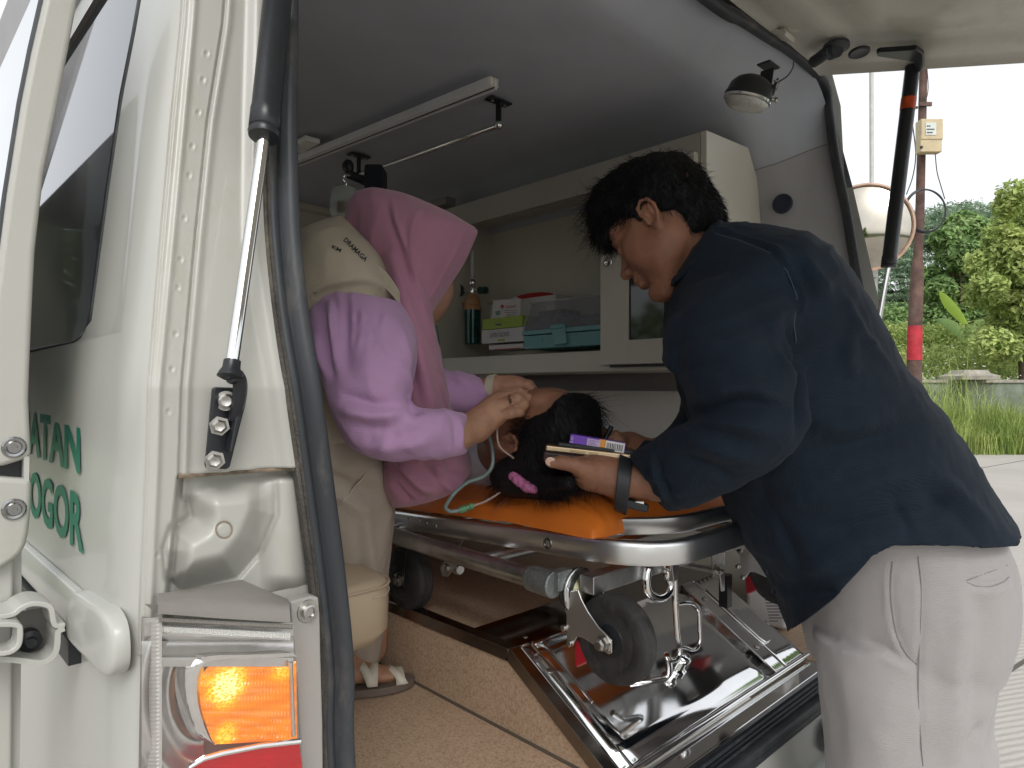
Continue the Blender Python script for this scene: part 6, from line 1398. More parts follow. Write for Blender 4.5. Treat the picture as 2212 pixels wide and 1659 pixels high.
# hijab: hood with a peak, then the drape over chest and lap
hood = lofted([(846, 416, 796, 417, 1.245, .020), (880, 424, 772, 425, 1.245, .055, 2.0), (932, 446, 754, 447, 1.245, .078, 2.0), (1000, 478, 748, 478, 1.24, .088, 1.7), (1032, 497, 746, 502, 1.235, .092, 1.45), (1020, 530, 762, 530, 1.235, .092, 1.5),
               (1006, 560, 788, 556, 1.235, .088, 1.5), (982, 600, 824, 592, 1.235, .084, 1.6), (958, 640, 842, 620, 1.235, .080, 1.8), (936, 672, 856, 650, 1.225, .074, 2.0), (930, 700, 862, 690, 1.215, .066, 2.2)])
drape = lofted([(900, 560, 830, 560, 1.21, .06), (925, 660, 862, 650, 1.205, .066), (940, 720, 874, 715, 1.205, .070), (950, 770, 874, 770, 1.215, .075), (960, 820, 872, 820, 1.225, .08), (972, 880, 866, 880, 1.235, .085), (990, 940, 850, 940, 1.25, .09),
                (1010, 990, 832, 990, 1.262, .088), (1008, 1030, 824, 1035, 1.27, .080), (975, 1066, 838, 1070, 1.275, .060), (900, 1090, 850, 1094, 1.275, .028)])
hj = fuse([loftmesh(hood), loftmesh(drape)], .0042, 3); h = shot(hj)
folds = [(L((846, 428), (852, 470), (870, 520), (886, 580), (905, 640), (935, 720), (965, 800)), .0065, .0055), (L((838, 432), (844, 480), (862, 530), (878, 590), (892, 650), (915, 720)), -.005, .008),
 (L((905, 455), (890, 490), (888, 540), (900, 600), (920, 660), (950, 740), (975, 830), (985, 880)), .007, .0065), (L((880, 480), (880, 540), (892, 610), (912, 680), (940, 760), (965, 850)), -.006, .007),
 (L((915, 470), (903, 520), (912, 590), (925, 640)), -.003, .012), (L((775, 455), (768, 500), (790, 540), (830, 590), (858, 650)), -.005, .008), (L((758, 470), (755, 505), (775, 530)), .005, .008),
 (L((820, 450), (805, 510), (830, 570), (865, 640), (880, 700)), .004, .012), (L((900, 740), (915, 800), (930, 860), (938, 890)), .006, .008), (L((885, 770), (900, 840), (910, 890)), -.006, .009),
 (L((940, 790), (955, 850), (968, 900)), -.006, .006), (L((1000, 965), (1012, 1000), (990, 1040), (960, 1060)), .004, .008), (L((860, 1000), (900, 1040), (930, 1060)), .013, .011), (L((900, 1000), (940, 1030), (975, 1035)), -.012, .011), (L((945, 1000), (950, 1030), (975, 1050), (990, 1040)), .011, .008),
 (L((850, 1040), (870, 1070), (890, 1085)), -.011, .009), (L((840, 1000), (865, 1030), (915, 1075)), -.010, .010), (L((965, 990), (975, 1015), (1000, 1020)), -.009, .008), (L((1000, 505), (975, 560), (945, 615), (925, 655)), .0025, .004)]
hj = fold(hj, folds, [(.0035, (9, 9, 6), 3, False), (.0022, wrk(RT*.9+UP*.3, 24, UP*.9-RT*.3, 5, 8), 6, True)])
obj('headscarf', hj, M_PINK, wom, label='mauve pink headscarf with a drape over the chest', smooth=180)
# sleeves
slN = [(868, 660, 700, 640, 1.165, .070), (886, 705, 674, 690, 1.13, .080), (894, 755, 690, 765, 1.105, .080), (886, 820, 712, 835, 1.09, .078), (882, 855, 730, 895, 1.085, .074), (896, 880, 760, 955, 1.085, .068), (930, 889, 830, 990, 1.09, .060), (962, 890, 905, 992, 1.10, .054), (986, 892, 962, 988, 1.112, .047), (1009, 895, 1005, 980, 1.125, .043)]
slF = [(900, 700, 840, 720, 1.33, .06), (930, 780, 860, 800, 1.33, .06), (960, 798, 900, 880, 1.31, .055), (1000, 804, 965, 890, 1.295, .050), (1040, 818, 1015, 893, 1.285, .043), (1062, 828, 1036, 896, 1.281, .039)]
slv = fuse([loftmesh(lofted(slN)), loftmesh(lofted(slF))], .0044, 3); h = shot(slv)
folds = [(L((700, 660), (705, 720), (712, 790), (722, 830)), -0.0108, .009), (L((720, 655), (722, 720), (728, 790)), 0.0095, .009), (L((745, 650), (748, 720), (750, 800)), -0.0054, .010), (L((775, 655), (790, 730), (800, 800)), 0.0054, .014), (L((845, 690), (870, 740), (880, 800)), 0.0054, .010),
 (L((740, 850), (790, 870), (850, 880)), -0.0108, .010), (L((745, 880), (800, 895), (870, 893)), 0.0108, .010), (L((760, 915), (820, 925), (880, 915)), -0.0068, .010), (L((880, 860), (895, 885), (900, 900)), -0.0135, .009), (L((800, 960), (870, 960), (940, 940)), 0.0068, .014), (L((780, 940), (850, 945), (920, 925)), -0.0054, .010),
 (L((965, 896), (985, 940), (978, 980)), -0.0054, .005), (L((985, 897), (1000, 930), (998, 975)), 0.0041, .005), (L((690, 720), (700, 770), (716, 820)), 0.0081, .008), (L((950, 810), (990, 830), (1010, 860)), -0.0054, .008), (L((820, 700), (835, 760), (835, 830)), -0.0041, .014), (L((860, 790), (880, 840), (885, 870)), 0.0068, .008)] + [(L((700+12*k, 645-5*(k > 3)), (706+11*k, 690), (712+9*k, 740+12*(k % 3))), .0035*(1 if k % 2 else -1), .005) for k in range(12)] + [(L((770+18*k, 985-6*k), (800+14*k, 950-6*k), (840+10*k, 905)), .003*(1 if k % 2 else -1), .008) for k in range(6)]
slv = fold(slv, folds, [(.0045, wrk(RT, 20, UP, 4, 8), 3, True), (.0022, wrk(RT*.8+UP*.5, 46, UP, 10, 16), 6, True)])
obj('sleeves', slv, M_PURP, wom, label='lilac shirt sleeves', smooth=180)
# vest
vt = lofted([(820, 540, 742, 470, 1.24, .060), (850, 580, 700, 485, 1.24, .110), (875, 640, 655, 520, 1.24, .150), (890, 690, 610, 600, 1.245, .155), (892, 730, 590, 700, 1.25, .14), (888, 780, 585, 780, 1.25, .125), (870, 850, 585, 850, 1.26, .12), (842, 915, 590, 920, 1.27, .135), (826, 945, 596, 950, 1.275, .142)])
vm = fuse([loftmesh(vt)], .0055, 3); h = shot(vm)
# armhole: only keep cloth above the armhole line over the arm
folds = [(L((668, 636), (700, 618), (740, 608), (800, 606), (845, 632), (872, 672), (888, 716)), .006, .006), (L((670, 648), (705, 632), (745, 622), (800, 620), (838, 645), (862, 685)), -.012, .010), (L((710, 900), (740, 940), (780, 970)), -.006, .010), (L((700, 860), (735, 900), (760, 940)), .006, .012), (L((690, 780), (700, 840), (720, 880)), .005, .012)]
vm = fold(vm, folds, [(.003, (10, 10, 8), 3, False), (.0016, (30, 30, 12), 6, True)])
vest = obj('vest', vm, M_VEST, wom, label='khaki sleeveless vest', smooth=180)
h = shot(vm)
# shoulder cap of the vest that overlaps the sleeve
cap1 = [(668, 642), (688, 628), (715, 615), (745, 609), (775, 607), (805, 608), (832, 620), (852, 640), (868, 665), (880, 692), (888, 722), (886, 752)]
cap0 = [(640, 600), (660, 570), (690, 545), (725, 530), (760, 535), (790, 550), (815, 570), (838, 592), (856, 618), (870, 645), (882, 680), (890, 715)]
rows_ = []
for t in np.linspace(0, 1, 9):
    rows_.append([V(a[0]*(1-t)+b[0]*t, a[1]*(1-t)+b[1]*t, (1.155-.055*math.sin(math.pi/2*t) if 1 < k < 11 else 1.14)-.004*(t > .9)) for k, (a, b) in enumerate(zip(spline([Vector((*c, 0)) for c in cap0], 3), spline([Vector((*c, 0)) for c in cap1], 3)))])
capo = obj('vest_shoulder', MB().grid(rows_, flip=True), M_VEST, vest, smooth=180); capo.modifiers.new('s', 'SOLIDIFY').thickness = .003
obj('vest_hem', MB().tube(rows_[-1], .0028, 8), M_VEST, vest, smooth=60)
hc = shot((np.array([tuple(p) for r_ in rows_ for p in r_]), MB().grid(rows_).f))
def lay_text(txt, p0, p1, hgt, m_, par, name='lettering'):
    cu = bpy.data.curves.new(name, 'FONT'); cu.body = txt; cu.size = 1; cu.offset = .02; cu.resolution_u = 2
    t = bpy.data.objects.new(name, cu); C.objects.link(t); dg = bpy.context.evaluated_depsgraph_get(); me = bpy.data.meshes.new_from_object(t.evaluated_get(dg))
    co = np.array([v.co[:] for v in me.vertices]); fs = [tuple(p.vertices) for p in me.polygons]; bpy.data.objects.remove(t); bpy.data.meshes.remove(me)
    mn, mx = co.min(0), co.max(0); p0 = np.array(p0, float); p1 = np.array(p1, float); d = p1-p0; L_ = np.linalg.norm(d); d /= L_; n_ = np.array([d[1], -d[0]])
    vs = []
    for c in co:
        q = p0+d*((c[0]-mn[0])/(mx[0]-mn[0])*L_)+n_*((c[1]-mn[1])/(mx[1]-mn[1])*hgt); a = h(q[0], q[1], .0015); b = hc(q[0], q[1], .0015)
        r = ray(q[0], q[1]); vs.append(tuple(min((a, b), key=lambda p: (p-CAM).dot(FW) if abs(((p-CAM).normalized()).dot(r.normalized())-1) < 1e-6 else 9)))
    return obj(name, (np.array(vs), fs), m_, par, smooth=0)
M_NVT = mat('navy_thread_letters', (.02, .025, .04), .8)
lay_text('DRAMAGA', (741, 520), (788, 566), 11, M_NVT, vest); lay_text('KM', (716, 536), (735, 545), 8, M_NVT, vest)
obj('zip', MB().tube([h(u, v, .002) for u, v in ((741, 1080), (760, 1055), (785, 1025), (808, 992))], .003, 6), M_BOLT, vest)
# trousers of the seated woman
tw = lofted([(800, 940, 640, 950, 1.26, .12), (836, 990, 650, 1000, 1.27, .12), (847, 1040, 660, 1060, 1.29, .11), (845, 1110, 680, 1130, 1.31, .10), (840, 1200, 700, 1200, 1.34, .085), (834, 1280, 722, 1280, 1.37, .075), (828, 1360, 745, 1360, 1.40, .065), (824, 1424, 762, 1424, 1.42, .052)])
twm = fuse([loftmesh(tw)], .006, 3); h3 = shot(twm)
twm = fold(twm, [([h3(u, v) for u, v in ((700, 1010), (760, 1050), (820, 1060))], -.008, .012), ([h3(u, v) for u, v in ((705, 1050), (760, 1085), (810, 1110))], .006, .012), ([h3(u, v) for u, v in ((790, 1100), (800, 1180), (805, 1250))], .006, .010), ([h3(u, v) for u, v in ((770, 1120), (775, 1190), (780, 1260))], -.007, .010), ([h3(u, v) for u, v in ((790, 1010), (830, 1060), (840, 1140))], .004, .016), ([h3(u, v) for u, v in ((760, 1000), (800, 1080), (810, 1200))], -.004, .02), ([h3(u, v) for u, v in ((743, 1084), (762, 1058), (787, 1028), (810, 994))], -.004, .006)], [(.004, wrk(RT*.8+UP*.4, 14, UP, 4, 8), 3, True), (.0018, (40, 40, 22), 6, True)])
two = obj('trousers', twm, M_KHAKI, wom, label='khaki trousers of the seated person', smooth=180); h3 = shot(twm)
zp = spline([h3(u, v, .002) for u, v in ((741, 1082), (760, 1058), (786, 1028), (808, 994))], 9); mz = MB()
for i in range(0, len(zp)-1): mz.box(zp[i], (.003, .003, .002))
obj('pocket_zip', mz, M_BOLT, two, kind='stuff')
# sandal and foot
zf = ZF
fa_ = PZ(775, 1462, zf+.03); fb_ = PZ(856, 1452, zf+.03); s = SDF(); fd = (fb_-fa_).normalized()
s.rc(fa_+Vector((0, 0, .02))-fd*.05, fb_+Vector((0, 0, -.004))-fd*.012, .030, .020, k=.02, flat=((0, 0, 1), .8)); s.rc(fa_-fd*.04+Vector((0, 0, .02)), V(798, 1380, 1.42), .030, .032, k=.02)
for k in range(5): q = fb_+fd.cross(Vector((0, 0, 1)))*(.016-.009*k)-fd*(.003*k); s.rc(q-fd*.03, q-fd*.002, .010, .0075-.0006*k, k=.004)
foot = obj('foot', s.mesh(.003), M_SKINL, bodyW, smooth=180)
sd_ = empty('sandal', fa_); sd_.parent = wom; sd_.location = Vector(fa_)-BASE[wom.name]; BASE['sandal'] = Vector(fa_)
side_ = fd.cross(Vector((0, 0, 1))); c_ = (fa_+fb_)/2-fd*.02
sole = []
for k in range(28):
    a = 2*math.pi*k/28; x_ = math.cos(a); y_ = math.sin(a); sole.append(c_+fd*(x_*.095)+side_*(y_*(.040+.005*x_)))
obj('sandal_sole', MB().loft([[Vector((p.x, p.y, zf+.002)) for p in sole], [Vector((p.x, p.y, zf+.018)) for p in sole]]), mat('brown_sole', (.14, .11, .09), .7, var=.1), sd_, bevel=.003)
M_CREAM = mat('cream_strap', (.60, .57, .47), .5, var=.04)
for off_, tl in ((.045, .018), (.012, -.004), (-.02, .02), (-.052, -.012), (.062, .0)):
    pts = []
    for a in np.linspace(-1.25, 1.25, 9):
        pts.append(c_+fd*(off_+.0+tl*a)+side_*(.037*math.sin(a)/math.sin(1.25))+Vector((0, 0, .0)))
    hgt = .046-.35*max(0, off_+.01)
    rr3 = [Vector((p.x, p.y, zf+.016+hgt*math.cos(a*1.18)**.8 if math.cos(a*1.18) > 0 else zf+.014)) for p, a in zip(pts, np.linspace(-1.25, 1.25, 9))]
    rr3 = spline(rr3, 4)
    o_ = obj('strap', MB().grid([[p-fd*.009 for p in rr3], [p+fd*.009 for p in rr3]]), M_CREAM, sd_, smooth=180); o_.modifiers.new('s', 'SOLIDIFY').thickness = .003
# bracelet watch + ring
wa2 = V(1062, 842, 1.270); ax2 = (V(1105, 838, 1.262)-V(1040, 850, 1.275)).normalized(); lp2 = loop(wa2, ax2, .0245, .0255, .006)
obj('wristwatch', MB().loft([[p-ax2*.008+(p-wa2).normalized()*a for a in (0, .003)]+[p+ax2*.008+(p-wa2).normalized()*a for a in (.003, 0)] for p in lp2], caps=False), mat('pale_silicone', (.48, .44, .34), .5, var=.03), wom, label='pale strap watch on the left wrist', bevel=.0008)
a = V(1088, 873, 1.162); b = V(1117, 862, 1.156); ax3 = (b-a).normalized(); c3 = V(1106, 867, 1.158); lp3 = loop(c3, ax3, .0108, .0108)
rg_ = obj('ring', MB().loft([[p-ax3*.0022+(p-c3).normalized()*a_ for a_ in (0, .0018)]+[p+ax3*.0022+(p-c3).normalized()*a_ for a_ in (.0018, 0)] for p in lp3], caps=False), mat('rose_gold', (.75, .48, .36), .18, 1.0), wom, label='gold ring on the right hand')
lp3b = [p for p in lp3 if (p-CAM).dot(FW) < (c3-CAM).dot(FW)]
obj('ring_stone', MB().ball(V(1106, 864, 1.1465), .0022, 8).ball(V(1107, 872, 1.1475), .0022, 8), M_CHROME, rg_)
# ------------------------------------------------------------ PATIENT
pat = empty('person', (.9, .9, 1.06), 'person with black hair lying on the orange mattress with the head at the rear', 'person')
fP, wP = (-.10, .96, .12), (.69, .04, -.72)
FP = frame(fP, wP, V(1157, 951, 1.235)) @ Matrix.Scale(.93, 4); nb = FP.inverted() @ Vector((.80, .47, 1.165))
phm = head_sdf(nb, fat=-.002).mesh(.0026); headP = xform(phm, FP)
arm = SDF(); arm.rc((.83, .50, 1.15), (.78, .80, 1.12), .05, .042, k=.02); arm.rc((.78, .80, 1.12), (.86, 1.0, 1.2), .04, .03, k=.02); arm.rc((1.06, .50, 1.15), (1.13, .80, 1.12), .05, .042, k=.02); arm.rc((1.13, .80, 1.12), (1.02, 1.0, 1.2), .04, .03, k=.02)
arm.rc((.90, 1.05, 1.15), (.88, 1.85, 1.12), .075, .045, k=.02); arm.rc((1.02, 1.05, 1.15), (1.04, 1.85, 1.12), .075, .045, k=.02)
bodyP = obj('body', join(headP, arm.mesh(.012)), M_SKIN, pat, smooth=180)
s = SDF(); ax_ = ((0, 0, 1), .62)
s.rc((.80, .455, 1.155), (1.09, .455, 1.155), .075, .075, k=.04); s.rc((.95, .50, 1.14), (.96, 1.05, 1.13), .17, .16, k=.05, flat=((0, 0, 1), .55)); s.rc((.83, .50, 1.15), (.77, .78, 1.12), .062, .055, k=.03); s.rc((1.08, .50, 1.15), (1.14, .78, 1.12), .062, .055, k=.03)
s.rc((.82, .385, 1.165), (.92, .40, 1.175), .055, .06, k=.03)
pm = s.mesh(.006); pm = fold(pm, [], [(.004, (12, 12, 12), 3, True), (.0015, (40, 40, 40), 5, True)])
obj('shirt', pm, weave(mat('white_lilac_cotton', (.55, .52, .60), .85, var=.04, vscale=12), 1200, .2), pat, label='white shirt of the lying person', smooth=180)
s = SDF(); s.rc((.90, 1.08, 1.14), (.88, 1.80, 1.12), .09, .06, k=.03); s.rc((1.03, 1.08, 1.14), (1.05, 1.80, 1.12), .09, .06, k=.03)
obj('trousers', s.mesh(.01), mat('dark_trousers', (.03, .03, .05), .85), pat, smooth=180)
hp = SDF()
hp.el((-.018, 0, .056), (.099, .083, .086), k=.02); hp.el((-.058, 0, .020), (.052, .084, .085), k=.03); hp.el((-.060, 0, -.030), (.038, .076, .06), k=.03)
hp.el((.035, 0, .112), (.045, .060, .026), k=.03); hp.el((-.070, .045, .0), (.034, .050, .070), k=.025)
hp.rc((-.072, .05, -.03), (-.078, .062, .07), .022, .018, k=.02); hp.rc((-.078, .07, .06), (-.084, .085, .15), .020, .012, k=.02); hp.rc((-.08, .03, .08), (-.088, .04, .17), .020, .010, k=.02)
for y in (-1, 1): hp.el((.0, y*.090, -.004), (.021, .022, .034), k=.006, op=-1)
hp.el((.104, 0, .040), (.068, .12, .080), k=.012, op=-1); hp.el((.06, 0, -.06), (.06, .1, .06), k=.01, op=-1)
hpm = hp.mesh(.0032, disp=lambda P: .003*noise3(P, 30, 3)+.0012*(1-2*np.abs(noise3(P*np.array([1, 1, .12]), 230, 4))))
hairP = obj('hair', xform(hpm, FP), M_HAIR, pat, label='long black hair tied back', smooth=180)
hair_st(hpm, lambda v: (v[:, 2] > .05), 2600, .030, .00040, 'hair_strands', .15, (-.8, 0, .5), 5, hairP, FP)
hair_st(hpm, lambda v: (v[:, 0] > .03) & (v[:, 2] > .09), 110, .055, .0003, 'hair_wisps', .22, (-.2, 0, 1.2), 6, hairP, FP)
hair_st(hpm, lambda v: (v[:, 0] > -.01) & (v[:, 2] < .06) & (v[:, 2] > .01) & (v[:, 1] > .05), 500, .024, .0003, 'hairline_strands', .2, (.3, 0, -1.0), 8, hairP, FP)
hair_st(hpm, lambda v: (v[:, 0] < -.06) & (v[:, 2] < .0), 300, .035, .00035, 'nape_strands', .2, (.0, 0, -1.0), 9, hairP, FP)
hhp = shot(xform(hpm, FP))
tie = SDF(); pt = [hhp(u, v, .004) for u, v in ((1109, 1029), (1118, 1036), (1128, 1044), (1140, 1052), (1152, 1057))]
for a, b in zip(pt[:-1], pt[1:]): tie.rc(a, b, .0078, .0075, k=.006)
obj('hair_tie', tie.mesh(.0016, disp=lambda P: .0016*noise3(P, 320, 4)), mat('pink_terry', (.48, .15, .31), .9, var=.15, vscale=200), pat, label='fluffy pink hair tie', smooth=180)
obj('eyebrow', xform(join(*[MB().tube([(.086, y*.018, .032), (.089, y*.030, .036), (.080, y*.045, .034)], [.0022, .0030, .0012], 8) for y in (-1, 1)]), FP), M_HAIR, bodyP)
obj('eyelash', xform(join(*[MB().tube([(.092, y*.020, .004), (.0945, y*.031, .002), (.088, y*.043, .004)], .0012, 6) for y in (-1, 1)]), FP), M_HAIR, bodyP)
# oxygen tube
tube_pts = [(1000, 878, 1.27), (1030, 893, 1.27), (1052, 930, 1.22), (1064, 975, 1.20), (1062, 1010, 1.19), (1042, 1030, 1.19), (1010, 1042, 1.19), (985, 1062, 1.19), (968, 1084, 1.18), (963, 1098, 1.17), (975, 1105, 1.165), (994, 1102, 1.165)]
ot = empty('oxygen_hose', V(994, 1102, 1.165), 'soft green oxygen hose curling over the orange mattress', 'hose')
M_HOSE = mat('hose_plastic', (.22, .30, .29), .22, alpha=.85, coat=.4)
obj('hose_line', MB().tube(spline([V(*p) for p in tube_pts], 8), .0034, 12), M_HOSE, ot, smooth=60)
obj('hose_connector', MB().lathe(V(992, 1103, 1.165), V(1022, 1092, 1.17)-V(992, 1103, 1.165), [(0, .006), (.012, .0065), (.013, .005), (.018, .005), (.019, .006), (.026, .0055)], 14), mat('green_connector', (.08, .22, .10), .3), ot)
obj('cannula_line', MB().tube(spline([V(1018, 1094, 1.17), V(1050, 1082, 1.19), V(1085, 1060, 1.20), V(1100, 1046, 1.20)], 8), .0022, 8), mat('pale_clear_tube', (.55, .42, .36), .2, alpha=.7), ot, smooth=60)
obj('ear_loop', MB().tube(spline([V(1110, 990, 1.165), V(1080, 965, 1.16), V(1074, 935, 1.17), V(1080, 905, 1.19), (V(1100, 880, 1.215))], 6), .0018, 6), MATS['pale_clear_tube'], ot, smooth=60)
# ============================================================ OUTDOORS
# ground
def ground_mat():
    m = mat('grooved_concrete', (.40, .375, .34), .85, var=.06, vscale=.6, bump=.3, bscale=40); n = m.node_tree.nodes; l = m.node_tree.links; b = n['Principled BSDF']; tc = n['Texture Coordinate']
    mp = n.new('ShaderNodeMapping'); mp.inputs['Rotation'].default_value = (0, 0, R(28)); l.new(tc.outputs['Object'], mp.inputs[0])
    w_ = n.new('ShaderNodeTexWave'); w_.bands_direction = 'Y'; w_.inputs['Scale'].default_value = 9; w_.inputs['Distortion'].default_value = 1.2; w_.inputs['Detail'].default_value = 3; w_.inputs['Detail Scale'].default_value = 2
    l.new(mp.outputs[0], w_.inputs[0]); bp = n.new('ShaderNodeBump'); bp.inputs['Strength'].default_value = .5; bp.inputs['Distance'].default_value = .008; l.new(w_.outputs['Fac'], bp.inputs['Height'])
    old = [x for x in n if x.type == 'BUMP' and x is not bp][0]; l.new(old.outputs[0], bp.inputs['Normal']); l.new(bp.outputs[0], b.inputs['Normal']); return m
GM = ground_mat()
obj('ground', MB().add([(-300, -300, 0), (300, -300, 0), (300, 300, 0), (-300, 300, 0)], [(0, 1, 2, 3)]), mat('earth_and_turf', (.09, .11, .035), .95, var=.3, vscale=.8, bump=.6, bscale=8), None, kind='structure', keep=(0, 0, 0))
xg0 = PZ(2100, 985, 0.0); 
DIRX = Vector((FW.x, FW.y, 0)).normalized(); 
# the verge line: concrete ends where the grass begins
g1p, g2p = PZ(2082, 972, 0), PZ(2212, 955, 0); gd = (g2p-g1p).normalized(); gn = Vector((gd.y, -gd.x, 0)); 
if gn.dot(DIRX) < 0: gn = -gn
A = g1p-gd*30; B = g1p+gd*40
obj('concrete_yard', MB().add([A+Vector((0, 0, .004)), B+Vector((0, 0, .004)), B-gn*50+Vector((0, 0, .004)), A-gn*50+Vector((0, 0, .004))], [(0, 1, 2, 3)]), GM, None, kind='structure', keep=(0, 0, 0), label='pale grooved concrete yard')
jl = MB(); 
for k in range(4): a = g1p-gn*(1.5+3.2*k)-gd*20; jl.bar(a+Vector((0, 0, .005)), a+gd*45+Vector((0, 0, .005)), .02, .004)
obj('concrete_joint', jl, mat('joint_tar', (.10, .09, .08), .9), None, kind='structure')
# wall
w1_, w2_ = V(1980, 990, 15.2), V(2260, 990, 15.2); wd_ = (w2_-w1_); wd_.z = 0; wd_.normalize(); WA = Vector((w1_.x, w1_.y, 0))-wd_*9; WB = Vector((w1_.x, w1_.y, 0))+wd_*9
wn = Vector((wd_.y, -wd_.x, 0)); wn = wn if wn.dot(DIRX) < 0 else -wn
ztw = 1.3+(838-824)/FPX*15.2
M_WALL = dirty(mat('mossy_plaster', (.22, .25, .20), .9, var=.25, vscale=2.5, bump=.5, bscale=30), .5, .6, (.10, .11, .07))
wall = empty('boundary_wall', (WA+WB)/2, 'mossy grey green plaster wall behind the tall grass', 'wall')
obj('wall_panel', MB().bar(WA+Vector((0, 0, ztw/2)), WB+Vector((0, 0, ztw/2)), .12, ztw), M_WALL, wall)
M_COP = dirty(mat('pale_coping', (.36, .33, .28), .9, var=.2, vscale=8, bump=.6, bscale=40), 1.5, .4)
obj('coping', MB().bar(WA+Vector((0, 0, ztw+.0)), WB+Vector((0, 0, ztw+.0)), .20, .07), M_COP, wall, bevel=.01)
pc_ = V(2092, 830, 15.1); pc_.z = 0
for k in (-1, 0, 1):
    q = pc_+wd_*3.1*k
    obj('pillar', MB().bar(q+Vector((0, 0, .002)), q+Vector((0, 0, ztw+.02)), .34, .34, up=wd_), M_WALL, wall, bevel=.01)
    obj('pillar_cap', MB().loft([[q+wd_*a*s_+wn*b*s_+Vector((0, 0, z_)) for a, b in ((-1, -1), (1, -1), (1, 1), (-1, 1))] for s_, z_ in ((.42, ztw+.03), (.42, ztw+.12), (.30, ztw+.17), (.26, ztw+.24), (.24, ztw+.25))]), M_COP, wall, bevel=.01)
obj('wall_paint_patch', MB().prism([V(2000+14*math.cos(a)*(1+.2*math.sin(3*a)), 880+16*math.sin(a), 15.05) for a in np.linspace(0, 6.1, 14)], wn*.003), mat('white_smear', (.5, .52, .48), .9), wall)
# foliage
def leafmat(name, c1, c2):
    m = mat(name, c1, .55, var=.1, vscale=1.3, col2=c2, spec=.35); n = m.node_tree.nodes; l = m.node_tree.links; b = n['Principled BSDF']
    oi = n.new('ShaderNodeTexWhiteNoise'); g = n.new('ShaderNodeNewGeometry'); 
    src = b.inputs['Base Color'].links[0].from_socket; hsv = n.new('ShaderNodeHueSaturation'); l.new(src, hsv.inputs['Color'])
    mr = n.new('ShaderNodeMapRange'); mr.inputs[3].default_value = .65; mr.inputs[4].default_value = 1.45; l.new(g.outputs['Random Per Island'], mr.inputs[0]); l.new(mr.outputs[0], hsv.inputs['Value']); l.new(hsv.outputs[0], b.inputs['Base Color'])
    tr_ = n.new('ShaderNodeBsdfTranslucent'); l.new(hsv.outputs[0], tr_.inputs[0]); mx = n.new('ShaderNodeMixShader'); mx.inputs[0].default_value = .3
    l.new(b.outputs[0], mx.inputs[1]); l.new(tr_.outputs[0], mx.inputs[2]); l.new(mx.outputs[0], n['Material Output'].inputs[0]); return m
L_DARK = leafmat('dark_leaf', (.20, .29, .14), (.13, .21, .10)); L_MID = leafmat('mid_leaf', (.27, .38, .14), (.16, .27, .09)); L_LIME = leafmat('lime_leaf', (.46, .52, .18), (.30, .40, .12)); L_GRASS = leafmat('grass_blade', (.40, .46, .15), (.22, .32, .08)); L_FERN = leafmat('bluegreen_leaf', (.28, .37, .24), (.19, .28, .18))  # leaf colours lightened and greyed, distance haze painted in
M_BARK = mat('bark', (.12, .09, .06), .9, var=.2, bump=.5, bscale=30)
def leaf_cloud(clumps, n, size, seed, asp=.42, droop=.5, layer=0):
    rg = np.random.default_rng(seed); C_ = np.array([c[0] for c in clumps]); Rr_ = np.array([c[1] for c in clumps]); wts = (Rr_[:, 0]*Rr_[:, 2]); wts = wts/wts.sum()
    k = rg.choice(len(clumps), n, p=wts); d = rg.normal(size=(n, 3)); d /= np.linalg.norm(d, axis=1, keepdims=True); rad = rg.uniform(.55, 1.05, (n, 1))**.6
    P = C_[k]+d*Rr_[k]*rad*(1+.18*noise3(d*2.5+k[:, None], 1, seed)[:, None])
    if layer: P[:, 2] = np.round(P[:, 2]/layer)*layer+rg.normal(0, layer*.13, n)
    nrm_ = d*.7+rg.normal(0, .55, (n, 3))+np.array([0, 0, .5]); nrm_ /= np.linalg.norm(nrm_, axis=1, keepdims=True)
    t = np.cross(nrm_, rg.normal(size=(n, 3))); t /= np.linalg.norm(t, axis=1, keepdims=True); t[:, 2] -= droop; t -= nrm_*(t*nrm_).sum(1, keepdims=True); t /= np.linalg.norm(t, axis=1, keepdims=True)
    s_ = np.cross(nrm_, t); L_ = size*rg.uniform(.6, 1.3, (n, 1)); W2 = L_*asp
    vs = np.stack([P-t*L_*.5, P+s_*W2*.5+nrm_*L_*.06, P+t*L_*.5, P-s_*W2*.5+nrm_*L_*.06], 1).reshape(-1, 3)
    return vs, (np.arange(n*4).reshape(n, 4)).tolist()
def tree(name, label, cat, base, clumps, n, size, m_, seed, trunk_r=.15, grp=None, **kw):
    base = Vector(base); t_ = empty(name, base, label, cat, grp)
    vs, fs = leaf_cloud(clumps, n, size, seed, **kw); obj('crown', (vs, fs), m_, t_, smooth=0)
    c = np.mean([c_[0] for c_ in clumps], 0); top = Vector(c); mb = MB(); mb.tube(spline([base, base.lerp(top, .35)+Vector((.2, .1, 0)), base.lerp(top, .7), top], 3), [trunk_r*(1-.07*i) for i in range(10)], 8)
    for q in clumps[:9]: mb.tube([base.lerp(top, .55), (base.lerp(top, .7)+Vector(q[0]))/2+Vector((0, 0, .1)), Vector(q[0])], [trunk_r*.45, trunk_r*.3, trunk_r*.12], 6)
    obj('trunk', mb, M_BARK, t_, smooth=60); return t_
def cl(lst, d, jit, seed, sub=5):             # clumps from photo outline blobs (u, v, half width, half height)
    rg = np.random.default_rng(seed); out = []
    for (u, v, a, b) in lst:
        for k in range(sub):
            du, dv = rg.uniform(-.62, .62)*a, rg.uniform(-.62, .62)*b; dd = d+rg.uniform(-jit, jit); f_ = rg.uniform(.38, .62)
            p = V(u+du, v+dv, dd); out.append(((p.x, p.y, max(p.z, .3)), (a*dd/FPX*f_, a*dd/FPX*f_, b*dd/FPX*f_)))
    return out
def gb(u, d): p = V(u, 838, d); return (p.x, p.y, 0)
